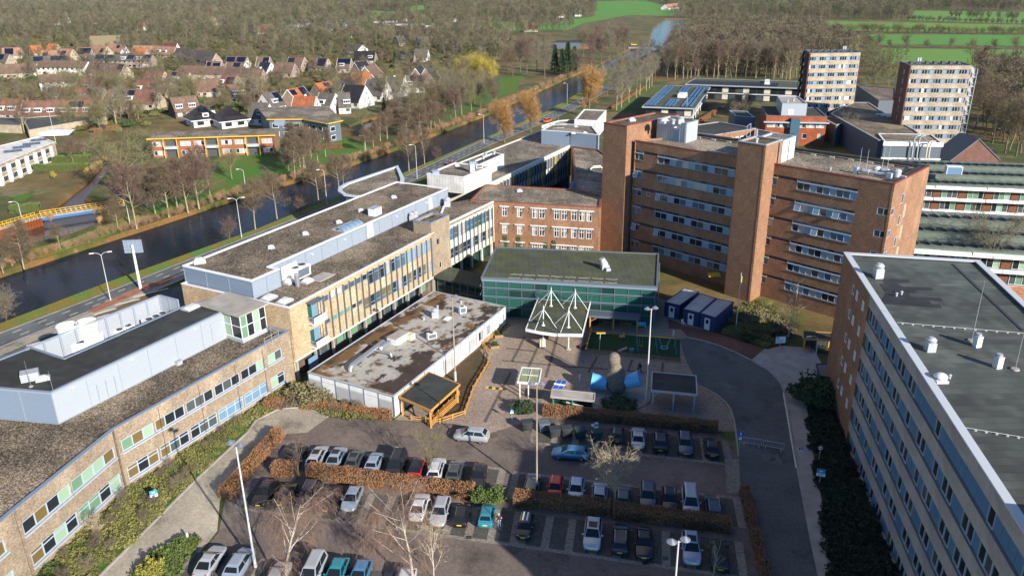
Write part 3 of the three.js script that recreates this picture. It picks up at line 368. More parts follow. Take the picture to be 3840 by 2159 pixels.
  skylight([-35.79,-107.53],11.45,2.2,1.6,1.1,'cream roof light nearest the roof corner',0.45);skylight([-33.08,-106.1],11.45,2.2,1.6,1.1,'cream roof light at the front roof edge',0.45);
  {const t=rooftop('roof_slab','pale flat paving slab lying on the gravel roof','slab',[-29.87,-116.14],11.46,1.1);mesh('slab',bx(3.6,0.12,2.4),M.concrete,t);mesh('joint',bx(3.6,0.02,0.06,0,0.12),M.concreteDark,t);}
  for(const [p,l]of [[[-19.15,-146.47],'left'],[[-18.49,-147.46],'right']])cowl(p,11.45,0.45,1.7,'twin steel cowl beside the brick stair tower, ' + l + ' one',true);
  cowl([-13,-156.6],11.45,0.6,1.9,'white ventilation cowl at the far end of the ribbed wall',true);
  // brick stair tower
  const t=thing('stair_tower','dark brown brick stair tower between the two fin blocks','building'),TP=[[-14.6, -137.4],[-11.6, -142.6],[-15, -144.6],[-18, -139.2]];
  const TF=walls(t,TP,0,13.6,M.brickBrown,{0:[[1.6,2.5,9,10.2],[2.2,3,4.2,5.5]]});mesh('roof',prism(inset(TP,TH + 0.01),13,13.3),M.gravelGrey,t);mesh('coping',ring(inset(TP, -0.08),13.603,13.75,0.4),M.metalBlue,t);mesh('roof_cross',merge([bar([-16.3,13.36, -138.3],[-13.3,13.36, -143.6],0.9,0.08),bar([-13.2,13.35, -140],[-16.6,13.35, -141.8],0.9,0.08)]),M.gravel,t);mesh('roof_panels',prism(inset(TP,0.6),13.3,13.34),M.bitumenDark,t);
  win(t,TF[0],1.62,2.48,9.02,10.18,{frame:M.blueGrey});win(t,TF[0],2.22,2.98,4.22,5.48,{frame:M.white});
  // second fin block
  const b2=thing('tan_fin_building','short three storey tan fin block between stair tower and red brick wing','building');const A2=[-12, -143.9],B2=[-3.6, -159.2],F2=Fr(A2,B2),h2=[];
  for(let i=0;i<11;i++){const s=0.25 + i*1.55;h2.push([s,s + 1.4,8,10.4],[s,s + 1.4,4.3,6.4]);}
  place(mesh('wall',wallGeo(0,F2.len,2.9,Y,TH,h2),M.cream,b2),F2,0,0);h2.forEach(([a,c,d,e],i)=>win(b2,F2,a + 0.02,c - 0.02,d + 0.02,e - 0.02,{row:0.4,frame:M.blueGrey,bar:0.08,deep:0.1,glass:()=>(i % 2?pick([M.gDark,M.gAmber,M.gCurtain,M.gDark],rr):pick([M.gMid,M.gBlue,M.gTeal,M.gCurtain],rr))}));
  for(let i=0;i<11;i++)place(mesh('fin',cached('fin2',()=>bx(0.07,7.6,0.28)),M.slate,b2),F2,1.6 + i*1.5,3.1,0.16);
  const F3=Fr(at(F2,0, -1),at(F2,F2.len, -1));place(mesh('ground_floor_wall',wallGeo(0,F3.len,0,2.9,0.3),M.gTealDark,b2),F3,0,0);for(let i=0;i<5;i++)place(mesh('column',cached('col2',()=>bx(0.35,3.28,0.35)),M.whiteWall,b2),F2,0.5 + i*4, -0.5, -0.2);
  const R2=[A2,B2,[-8.6, -162.2],[-13.4, -159.3],[-17, -146]];mesh('roof',prism(R2,11,11.35),M.gravel,b2);place(mesh('coping',bx(F2.len,0.12,0.4,F2.len /2,Y, -0.16),M.white,b2),F2,0,0);
}

// ---------- white modular building ----------
{
  const b=thing('modular_building','single storey white modular building with stained flat roof','building'),Y=3.3;
  const poly=[[-29.1, -99.7],[-16, -92.4],[-1.1, -122.8],[-14, -130.2]];
  const rr=rng(9),Fs=poly.map((p,i)=>Fr(p,poly[(i + 1)% 4]));
  const front=[[0,2.5,1],[2.5,5,0],[5,7.5,1],[7.5,10,1],[10,12.5,0],[12.5,15,1]],long=['p','w','p','p','o','g','o','p','g','w','w','p','p'];
  const panels=(F,kinds,pitch)=>{kinds.forEach((k,i)=>{const s=i*pitch,w=pitch - 0.06;const hole=k==='w' ?[[0.6,w - 0.4,0.95,2.45]]:k==='o' ?[]:[];place(mesh('wall_panel',wallGeo(0.05,w,0.22,Y - 0.15,0.12,hole),M.white,b),F,s,0);if(k==='w')win(b,F,s + 0.62,s + w - 0.42,0.97,2.43,{cols:2,frame:M.slate,bar:0.07,deep:0.06,glass:()=>pick([M.gDark,M.gMid,M.gCurtain],rr)});if(k==='g' ||k===1)place(mesh('grey_panel',bx(w - 0.25,1.85,0.03),M.greyPanel,b),F,s + pitch /2,0.5,0.017);place(mesh('wall_joint',bx(w,0.03,0.012),M.slate,b),F,s + pitch /2,2.42,0.006);});
    for(let i=0;i<=kinds.length;i++)place(mesh('post',cached('mpost',()=>bx(0.12,3.05,0.14)),M.slate,b),F,min(F.len - 0.06,max(0.06,i*pitch)),0.2, -0.02);place(mesh('fascia',bx(F.len,0.13,0.2,F.len /2,Y - 0.13, -0.06),M.metalBlue,b),F,0,0);place(mesh('plinth',bx(F.len - 0.1,0.2,0.1,F.len /2,0, -0.1),M.concreteDark,b),F,0,0);};
  panels(Fs[0],front.map((f)=>f[2]),Fs[0].len /6);panels(Fs[1],long,Fs[1].len /13);panels(Fs[2],Array(6).fill('p'),Fs[2].len /6);panels(Fs[3],Array(13).fill('p'),Fs[3].len /13);
  // roof membrane with standing water stains
  const u0=Fs[0],rp=inset(poly,0.14),geo=prism(rp,2.95,Y - 0.05),pos=geo.attributes.position,uv=geo.attributes.uv,A=rp[0],ex=[rp[1][0] - A[0],rp[1][1] - A[1]],ey=[rp[3][0] - A[0],rp[3][1] - A[1]],lx=hypot(...ex),ly=hypot(...ey);
  for(let i=0;i<pos.count;i++){const dx=pos.getX(i) - A[0],dz=pos.getZ(i) - A[1];uv.setXY(i,(dx*ex[0] + dz*ex[1]) /(lx*lx),(dx*ey[0] + dz*ey[1]) /(ly*ly));}
  const stain=tex(1024,0,(u,v)=>{const n=fbm(u*0.9 + 0.05,v*2,1,6),n2=fbm(v*1.7 + 0.31,u + 0.2,1,6),n3=fbm(u + 0.7,v*2.3 + 0.1,2,6);
    let c=mul([0.78,0.76,0.72],0.78 + 0.26*n3);const seam=(v*12)% 1<0.012||(u*4)% 1<0.006?0.86:1;
    const rust=st(0.42,0.62,n + 0.34*(1 - st(0.02,0.3,u + 0.1*(n2 - 0.5))) - 0.12);c=mixc(c,[0.42,0.28,0.12],rust*0.85);
    const deep=st(0.5,0.6,n2 + 0.3*(1 - st(0,0.16,u)) - 0.16);c=mixc(c,[0.27,0.19,0.09],deep*0.8);
    const damp=st(0.47,0.58,n2 + 0.32*st(0.62,1,u + 0.12*(n - 0.5))*(1 - 0.6*st(0.35,0.6,v)) - 0.1);c=mixc(c,[0.2,0.14,0.11],damp*0.85);
    const spot=st(0.66,0.72,n3 + 0.25*(n - 0.5));c=mixc(c,[0.34,0.3,0.25],spot*0.6);return mul(c,seam);});
  stain.repeat.set(1,1);mesh('roof',geo,mat([0.8,0.8,0.79],{map:stain,roughness:0.75}),b);
  mesh('roof_edge',ring(inset(poly, -0.03),Y + 0.003,Y + 0.07,0.16),M.galv,b);
  // steel duct
  const d=rooftop('air_duct','shiny steel air duct with elbows lying on the stained roof','air duct',[0,0],0),y=3.9,P=[[-23.09,-100.07],[-19.56,-108.16],[-19.75,-106.44],[-18.63,-107.96],[-20.51,-105.62],[-18.05,-104.38]];
  const pipe=(pts,r)=>new THREE.TubeGeometry(new THREE.CatmullRomCurve3(pts.map((q)=>V3(...q)),false,'catmullrom',0.15),24,r,12);
  mesh('main_pipe',merge([pipe([[P[0][0],3.25,P[0][1] + 0.2],[P[0][0],3.7,P[0][1] + 0.1],[P[0][0] + 0.3,3.95,P[0][1] - 0.5],[P[1][0],3.95,P[1][1]]],0.36)]),M.steel,d);mesh('second_pipe',pipe([[P[2][0],3.25,P[2][1] + 0.2],[P[2][0] + 0.1,3.8,P[2][1]],[P[3][0],3.95,P[3][1]]],0.36),M.steel,d);mesh('branch_pipe',pipe([[P[4][0],3.8,P[4][1]],[P[5][0],3.8,P[5][1]],[P[5][0] + 0.2,3.25,P[5][1] + 0.1]],0.2),M.steel,d);
  mesh('pipe_feet',merge([0.25,0.55,0.8].map((t)=>{const q=lerp2(P[0],P[1],t);return bx(0.9,0.36,0.2,q[0],3.25,q[1],1.1);})),M.darkMetal,d);
  {const t=rooftop('plant_box','white plant box at the end of the steel duct','roof box',[-17.53,-109.88],3.25,1.02);mesh('casing',bx(3.2,1,1.8),M.white,t);mesh('hood',bx(1.1,0.9,0.9,1.4,0,1.3),M.cream,t);mesh('lid',bx(3.3,0.06,1.9,0,1),M.concrete,t);}
  cowl([-12.6,-118.71],3.25,0.55,1.6,'tall square vent cowl on the stained white roof',true);
  unit([-12.48,-110.37],3.25,1.5,0.9,0.7,0.5,'small white air conditioner in the middle of the stained roof',1);unit([-8.26,-120.15],3.25,1.2,1.1,0.7,0.5,'white condenser near the far end of the stained roof',1);
  skylight([-10.65,-117.81],3.25,1.5,1,1.1,'small roof hatch on the stained roof',0.35);
  for(const [p,l]of [[[-14.44,-117.63],'near the tall cowl'],[[-12.59,-122.55],'behind the tall cowl'],[[-8.76,-124.53],'near the glass hall'],[[-9.75,-121.31],'beside the condenser']])cowl(p,3.25,0.22,0.5,'tiny vent pipe on the stained roof ' + l);
}
// ---------- green glass hall ----------
{
  const b=thing('glass_hall','green glazed hall with mossy flat roof','building'),Y=7;
  const poly=[[-5, -126.6],[23.8, -121.2],[26.9, -137.4],[-2.8, -142.4]];
  const Fs=poly.map((p,i)=>Fr(p,poly[(i + 1)% 4])),rr=rng(13);
  for(const [k,n]of [[0,13],[1,7],[3,7]]){const F=Fs[k],w=F.len /n;for(let i=0;i<n;i++)for(const [y0,y1]of [[0.1,1.8],[1.8,3.5],[3.5,5.1],[5.1,6.5]]){const p=mesh('glass_panel',cached('gp' + w.toFixed(2) + (y1 - y0).toFixed(2),()=>bx(w - 0.08,y1 - y0 - 0.08,0.05)),pick([M.gTeal,M.gTeal,M.gTealDark,M.gTeal],rr),b);place(p,F,(i + 0.5)*w,y0 + 0.04, -0.1);}place(mesh('mullion',merge([...Array.from({length:n + 1},(_,i)=>bx(0.1,6.5,0.22,i*w,0, -0.06)),...[1.8,3.5,5.1].map((y)=>bx(F.len,0.09,0.24,F.len /2,y - 0.045, -0.04))]),M.slate,b),F,0,0);for(const y of [3.9,5.5])place(mesh('sun_rail',bx(F.len,0.1,0.12,F.len /2,y,0.5),M.metalBlue,b),F,0,0);place(mesh('fascia',bx(F.len + 0.4,0.42,0.5,F.len /2,6.55, -0.05),M.metalBlue,b),F,0,0);}
  place(mesh('back_wall',wallGeo(0,Fs[2].len,0,Y,0.3),M.brickRed,b),Fs[2],0,0);
  mesh('core',prism(inset(poly,0.5),0,6.4),M.gTealDark,b);
  mesh('roof',prism(inset(poly, -0.15),6.98,7.12),M.mossRoof,b);mesh('coping',ring(inset(poly, -0.3),6.97,7.3,0.3),M.slate,b);
  const F=Fs[0]; // pebble patches and seams
  for(let j=0;j<2;j++)for(let i=0;i<8;i++)place(mesh('ballast_patch',merge(Array.from({length:9},(_,q)=>bx(0.16 + 0.1*rr(),0.06,0.2,q*0.22 + 0.1*rr(),0,0.3*rr()))),M.concrete,b),F,4.5 + i*2.35,7.13, -2.4 + j*1.7 - 0.02*i);
  {const t=rooftop('air_unit','grey cowled air unit on the mossy roof of the glass hall','roof vent',[16.37,-130.17],7.12,0.2);mesh('casing',bx(1.3,0.8,1.1),M.galv,t);mesh('hood',plain(new THREE.CylinderGeometry(0.5,0.75,1.3,12)).rotateZ(0.4).translate(-0.3,1.3, -0.2),M.galv,t);mesh('lower_box',bx(0.8,0.5,0.7,0.25,0,1),M.metalLight,t);}

  for(const [p,l]of [[[3.7,-133.09],'left'],[[10.7,-131.43],'middle'],[[17.62,-129.65],'right']]){const t=rooftop('roof_drain','dark roof drain cover on the mossy roof, ' + l + ' one','drain',p,7.12,0.2);mesh('plate',bx(1,0.06,0.35),M.darkMetal,t);mesh('grate',merge([-0.3,0,0.3].map((x)=>bx(0.08,0.05,0.35,x,0.06))),M.slate,t);}
  // flat link between hall and fin block
  const l=thing('link_corridor','low glazed link corridor behind the white modular building','building'),q=[[-14, -137.2],[-5.2, -131.4],[-4, -136.5],[-12.2, -142]];for(let i=0;i<2;i++){const Fq=Fr(q[i],q[i + 1]),n=6,w=Fq.len /n;for(let k=0;k<n;k++)win(l,Fq,k*w + 0.02,k*w + w - 0.02,0.3,3,{row:0.6,frame:M.slate,glass:()=>M.gTealDark});}mesh('roof',prism(inset(q, -0.3),3.1,3.5),M.mossRoof,l);mesh('plinth',prism(inset(q,0.05),0,0.3),M.brickDark,l);
}
// ---------- red brick wing with white windows ----------
{
  const b=thing('brick_wing','three storey red brick wing with tall white framed windows and awnings','building'),Y=11.6,A=[-3.6, -159.2],B=[18, -153.6];
  const F=Fr(A,B),hs=[],rr=rng(17);for(const y of [1.0,4.8,8.55])for(const s of [1.75,4.95,8.2,9.7,12.8,14.35,16.4,18,19.55])hs.push([s,s + 1.15,y,y + 2]);
  place(mesh('wall',wallGeo(0,F.len,0,Y,TH,hs),M.brickRed,b),F,0,0);hs.forEach(([a,c,d,e])=>win(b,F,a + 0.02,c - 0.02,d + 0.02,e - 0.02,{cols:2,row:0.66,frame:M.white,bar:0.11,deep:0.08,glass:()=>pick([M.gDark,M.gMid,M.gCurtain,M.gDark],rr)}));
  for(const y of [3.1,6.95,10.7])for(const [s,w]of [[1.3,2],[4.5,2.1],[7.8,3.5],[12.4,3.6],[16,2.2],[17.7,3.4]]){const aw=mesh('awning_box',bx(w,0.16,0.3,w /2),M.white,b);place(aw,F,s,y,0.17);mesh('awning_arm',merge([rod([0.05,0,0],[0.05, -1.1,0.25],0.03),rod([w - 0.05,0,0],[w - 0.05, -1.1,0.25],0.03)]),M.darkMetal,aw);}
  const RP=[A,B,[19.4, -163],[14.6, -168.4],[-5.6, -173.8],[-8.5, -160.6]];const rest=walls(b,RP,0,Y,M.brickRed).length;b.children.filter((m)=>m.name==='wall')[1].removeFromParent();roof(b,RP,Y,M.gravelGrey,{drop:0.2,coping:M.copingRed,cap:0.08});
  skylight([1.9,-168],11.4,1.2,0.9,0.2,'small white roof hatch on the red brick wing',0.5);
  // creepers
  for(const [p,h,l]of [[[-0.2,-162.4],4.6,'left of the ground floor windows'],[[3.1,-163.6],4.6,'between the ground floor windows'],[[8.7,-162.1],3.6,'by the double window'],[[10.5,-162],4.2,'right of the double window']]){const t=thing('climbing_plant','green climbing plant on the brick wing ' + l,'climbing plant',[p[0],0,p[1]]);const g=[],r2=rng(h*100|0);const Fp=Fr(A,B),s=(p[0] - A[0])*Fp.ux + (p[1] - A[1])*Fp.uz;place(t,Fp,s,0,0.05);for(let i=0;i<500;i++){const y=1 + r2()*(h - 1),w=0.55*(1 - 0.4*(y /h));g.push(leafTri((r2() - 0.5)*2*w,y,r2()*0.3,0.16,r2));}mesh('leaves',merge(g),mat([0.08,0.15,0.04]),t);mesh('stem',rod([0,0,0.02],[0.05,h*0.9,0.05],0.04,0.015),mat([0.12,0.09,0.06]),t);}
}
function leafTri(x,y,z,s,r,tilt=1){const g=new THREE.BufferGeometry(),a=r()*6.28,b=(r() - 0.5)*3*tilt,n=V3(cos(a)*cos(b),sin(b) + 0.3,sin(a)*cos(b)).normalize(),u=V3(-n.z,0.2*(r() - 0.5),n.x).normalize(),v=n.clone().cross(u);const P=[u.clone().multiplyScalar(-s*0.5),u.clone().multiplyScalar(s*0.5),v.clone().multiplyScalar(s*(0.7 + 0.6*r()))].map((q)=>[q.x + x,q.y + y,q.z + z]);g.setAttribute('position',new THREE.Float32BufferAttribute(P.flat(),3));g.setAttribute('normal',new THREE.Float32BufferAttribute([n.x,n.y,n.z,n.x,n.y,n.z,n.x,n.y,n.z],3));g.setAttribute('uv',new THREE.Float32BufferAttribute([0,0,1,0,0.5,1],2));return g;}
// ---------- tall brick clinic ----------
{
  const b=thing('brick_clinic','seven storey red brown brick clinic with long blue white window bands','building'),Y=24.5,rr=rng(23);
  const LA=[24.7, -156.4],LB=[40.5, -139.7],RA=[44.55, -135.33],RB=[59.5, -119.2],RC=[70.9, -131.2],LC=[38.6, -163.2];
  const LF=Fr(LA,LB),RF=Fr(RA,RB),EF=Fr(RB,RC);
  const bandsOf=(F,long,o)=>{const hs=[],W=[];for(let k=0;k<7;k++){const y0=20.83 - k*3.65,y1=y0 + 1.9;if(y0<0)break;hs.push([0.05,2.35,y0,y1],[long[0],long[1],y0,y1]);W.push([0.05,2.35,y0,y1,2],[long[0],long[1],y0,y1,long[2]]);hs.push([2.36,long[0] - 0.01,y1 - 0.55,y1]);if(o?.corner){hs.push([19.9,F.len - 0.001,y0 - 1.55,y0 - 0.35]);W.push([19.9,F.len,y0 - 1.55,y0 - 0.35,2]);}if(o?.extra&&k===2){hs.push([3.6,4.6,y0 + 0.3,y1 - 0.75]);W.push([3.6,4.6,y0 + 0.3,y1 - 0.75,1]);}}return [hs,W];};
  const [h1,w1]=bandsOf(LF,[5.85,22.95,12],{extra:1}),[h2,w2]=bandsOf(RF,[6.02,16.42,9],{corner:1});
  place(mesh('wall',wallGeo(0,LF.len,0,Y,TH,h1),M.brickRed,b),LF,0,0);place(mesh('wall',wallGeo(0,RF.len,0,Y,TH,h2.filter((q)=>q[0]<19.8||q[2]>0)),M.brickRed,b),RF,0,0);
  for(const [F,W]of [[LF,w1],[RF,w2]])for(const [s0,s1,y0,y1,n]of W){
    if(n===1||s0===19.9){win(b,F,s0 + 0.02,s1 - 0.02,y0 + 0.02,y1 - 0.02,{cols:n,frame:M.lightFrame,bar:0.08,deep:0.05,glass:()=>pick([M.gMid,M.gDark],rr)});continue;}
    const top=y1 - 0.62; // clear glass below, white blind rail, dark clerestory
    let kind=[];for(let i=0;i<n;i++)kind.push(n>3&&i % 3===2?M.blueGrey:pick([M.gDark,M.gDark,M.gMid,M.gBlue,M.gDark,M.gBlue,M.gCurtain],rr));
    win(b,F,s0 + 0.02,s1 - 0.02,y0 + 0.02,top,{cols:n,frame:M.lightFrame,bar:0.07,deep:0.1,glass:(i)=>kind[i]});
    win(b,F,s0 + 0.02,s1 - 0.02,top + 0.17,y1 - 0.02,{cols:n,frame:M.slate,bar:0.05,deep:0.12,glass:()=>pick([M.gDark,M.gBlue,M.gDark,M.gMid],rr),name:'clerestory' });
    place(mesh('blind_box',bx(s1 - s0,0.16,0.14),M.lightFrame,b),F,(s0 + s1) /2,top + 0.003,0.02);place(mesh('sill',bx(s1 - s0 + 0.06,0.09,0.14),M.slate,b),F,(s0 + s1) /2,y0 - 0.095,0.04);
  }
  for(const F of [LF,RF])for(let k=0;k<6;k++){const y1=22.73 - k*3.65,e=F===LF?5.84:6.01;place(mesh('dark_band',bx(e - 2.38,0.53,0.05),M.dark,b),F,(e + 2.36) /2,y1 - 0.54, -0.22);}
  // a few sashes standing open
  for(const [F,s,k]of [[RF,6.1,1],[RF,9.5,1],[RF,9.6,2],[RF,12.9,1],[LF,5.95,2],[LF,0.1,1],[RF,0.1,1],[LF,5.95,4],[RF,0.1,3],[LF,0.2,4]]){const o=mesh('open_sash',merge([bx(1.1,0.06,0.05,0.55,0),bx(1.1,0.06,0.05,0.55,1.1),bx(0.06,1.1,0.05,0.03,0.03),bx(0.06,1.1,0.05,1.07,0.03)]),M.white,b);place(o,F,s,20.9 - k*3.65,0.34);o.rotation.order='YXZ';o.rotation.x= -0.32;const p=mesh('sash_pane',bx(1,1.04,0.02,0.55,0.06),M.gSky,o);}
  // end wall, lit by the sun
  const eh=[],ew=[];for(let k=0;k<6;k++){const y=18.8 - k*3.65;eh.push([4.4,5.5,y + 1.6,y + 3.3]);eh.push([0.001,1.7,y + 0.48,y + 1.68]);}
  place(mesh('end_wall',wallGeo(0,EF.len - TH,0,Y,TH,eh.filter((q)=>q[2]>0.3)),M.brickRed,b),EF,0,0);eh.filter((q)=>q[2]>0.3).forEach(([a,c,d,e])=>win(b,EF,a + 0.02,c - 0.02,d + 0.02,e - 0.02,{frame:M.lightFrame,bar:0.1,deep:0.05,glass:()=>M.gMid}));
  for(let k=0;k<6;k++)if(17.9 - k*3.65>0)place(mesh('lift_joint',bx(EF.len - 0.05,0.04,0.01),M.brickPlum,b),EF,EF.len /2,20.2 - k*3.65,0.006);
  for(let k=0;k<3;k++)place(mesh('pale_brick_infill',bx(1,2.3,0.012),M.brickBeige,b),EF,6.9,17.6 - k*3.65,0.008);
  // rear walls and roofs
  const LP=[LA,LB,[46.5, -155.5],LC],RP=[RA,RB,RC,[53.3, -148]];
  for(const [p,q]of [[RC,[53.3, -148]],[[46.5, -155.5],LC],[LC,LA],[[53.3, -148],[46.5, -155.5]]]){const F=Fr(p,q);place(mesh('wall',wallGeo(0,F.len,0,Y,TH),M.brickRed,b),F,0,0);}
  for(const P of [LP,RP]){mesh('roof',prism(inset(P,0.36),23.6,24.2),M.gravelGrey,b);}
  for(const F of [LF,RF])place(mesh('coping',bx(F.len,0.12,0.44,F.len /2,Y, -0.16),M.copingRed,b),F,0,0);place(mesh('coping',bx(EF.len,0.12,0.44,EF.len /2,Y, -0.16),M.copingRed,b),EF,0,0);
  for(const [p,q]of [[RC,[53.3, -148]],[[46.5, -155.5],LC]]){const F=Fr(p,q);place(mesh('roof_upstand',merge([bx(F.len,0.35,0.9,F.len /2,24.3, -0.5),bx(F.len - 1,0.12,0.5,F.len /2,24.22, -2.2)]),M.bitumenDark,b),F,0,0);for(let s=2;s<F.len - 2;s +=3.4)place(mesh('safety_block',bx(0.9,0.25,0.35),M.concrete,b),F,s,24.21, -2.9);}
  {const F=EF;place(mesh('roof_upstand',merge([bx(F.len - 1,0.3,0.9,F.len /2,24.21, -1.1),bx(F.len - 1.5,0.14,0.4,F.len /2,24.21, -2.3)]),M.bitumenDark,b),F,0,0);}
  // stair towers
  const s1=[[18.9, -159.9],[23, -155.7],[35.7, -168],[31.3, -171.9]],s2=[[39.2, -135.1],[42.8, -131.2],[47, -135.8],[43.5, -139.5]];
  const t1=thing('clinic_stair_tower','windowless brick stair tower at the left end of the clinic','tower');walls(t1,s1,0,27.5,M.brickRed);mesh('roof',prism(inset(s1,0.36),26.8,27.35),mat([0.33,0.28,0.17],{map:T.gravel}),t1);mesh('coping',ring(inset(s1, -0.07),27.503,27.62,0.45),M.copingRed,t1);{const F=Fr(s1[0],s1[1]);place(mesh('wall_joint',bx(F.len,0.04,0.012),M.brickPlum,t1),F,F.len /2,19.8,0.008);place(mesh('wall_joint',bx(F.len,0.04,0.012),M.brickPlum,t1),F,F.len /2,12.6,0.008);const G2=Fr(s1[1],s1[2]);place(mesh('pipe',bx(0.22,2.4,0.15),M.dark,t1),G2,13.6,25,0.08);}
  skylight([24.9,-162.3],27.35,1.4,0.9,0.4,'white roof hatch on the left stair tower',0.6);
  const t2=thing('clinic_stair_tower','brick stair tower in the middle of the clinic front','tower');walls(t2,s2,0,28.3,M.brickRed);mesh('roof',prism(inset(s2,0.36),27.6,28.1),mat([0.31,0.3,0.14],{map:T.gravel}),t2);mesh('coping',ring(inset(s2, -0.08),28.303,28.45,0.45),M.metalLight,t2);{const F=Fr(s2[1],s2[2]);place(mesh('pipe',bx(0.25,4.4,0.12),M.dark,t2),F,5,23.6,0.07);}
  cowl([42.19,-134.64],28.1,0.3,0.9,'small round vent on the middle stair tower');
  {const t=thing('lift_room','white clad lift machine room behind the middle stair tower','building'),P=[[44, -139.9],[47.4, -136.4],[51, -140.6],[47.7, -144.2]];const Fs=walls(t,P,24.1,28,M.white);roof(t,P,28,M.gravelGrey,{drop:0.15,coping:M.metalLight});for(const s of [0.5,3])for(const y of [24.8,26.4])place(mesh('grille',bx(0.7,1,0.04),M.greyPanel,t),Fs[1],s + 0.5,y,0.025);place(mesh('pipe',bx(0.16,3.6,0.1),M.dark,t),Fs[1],2.6,24.2,0.06);}
  {const t=thing('plant_room','white clad plant room on the left clinic roof','building'),P=[[29.7,-160.2],[34.5,-154.6],[37.5,-158.2],[33,-163.9]],Fs=walls(t,P,24.1,28,M.metalLight);roof(t,P,28,M.gravelGrey,{drop:0.2,coping:M.metalLight,cap:0.12});const F=Fs[0];for(let s=0.35;s<F.len - 0.3;s +=0.55)place(mesh('rib',cached('rib',()=>bx(0.06,3.7,0.05)),M.metal,t),F,s,24.2,0.026);place(mesh('door',bx(1.6,2.4,0.08),M.gSky,t),F,F.len*0.68,24.2,0.06);place(mesh('lamp',bx(0.3,0.15,0.7),M.white,t),F,F.len*0.66,27,0.4);}
  skylight([30.5,-156.9],27.8,1.7,1.2,0.8,'grey roof light on the white plant room',0.8);cowl([32,-155.6],27.8,0.4,1,'short cowl on the white plant room');cowl([33.6,-156.1],27.8,0.55,1.4,'fat pale green vent on the white plant room',true);
  for(const [p,h,l]of [[[57.76,-128.56],4,'first'],[[59.18,-129.1],3.6,'second'],[[61.47,-128.36],4.2,'third'],[[61.73,-127.14],4.6,'fourth']]){const t=rooftop('antenna_rod','thin antenna rod on the right clinic roof, ' + l + ' from the stair tower','antenna',p,24.2);mesh('foot',cyl(0.2,0.2,0.1),M.concrete,t);mesh('rod',cyl(0.04,0.02,h,0,0.1,0,6),M.galv,t);}
  {const t=rooftop('roof_ducts','cluster of pale ventilation ducts on the right clinic roof','air duct',[58.89,-126.1],24.2,RF.yaw);mesh('long_duct',merge([rod([-2.4,0.6,0.2],[2.6,0.6,0.2],0.28,0.28,10),rod([-1.5,0.6,0.2],[-0.4,0.6,0.2],0.42,0.42,12)]),M.galv,t);mesh('rear_duct',merge([rod([0.6,0.8, -1.4],[3,0.8, -1.4],0.26,0.26,10),rod([1,0.8, -1.4],[2,0.8, -1.4],0.45,0.45,12)]),M.galv,t);mesh('fan',merge([cyl(0.7,0.55,0.9,0,0, -1.5),cyl(0.75,0.5,0.45,0,0.9, -1.5),cyl(0.6,0.6,1.2,3.6,0, -0.9),cyl(0.7,0.4,0.35,3.6,1.2, -0.9)]),M.galv,t);mesh('intake',merge([bx(0.6,1.1,0.7, -2.6,0,0.2),bx(0.8,1,0.7,2.9,0,0.3),bx(0.9,0.6,0.6,4.6,0, -0.9)]),M.metalLight,t);}
  cowl([53.61,-130.01],24.2,0.18,0.6,'tiny white vent near the clinic parapet');
}
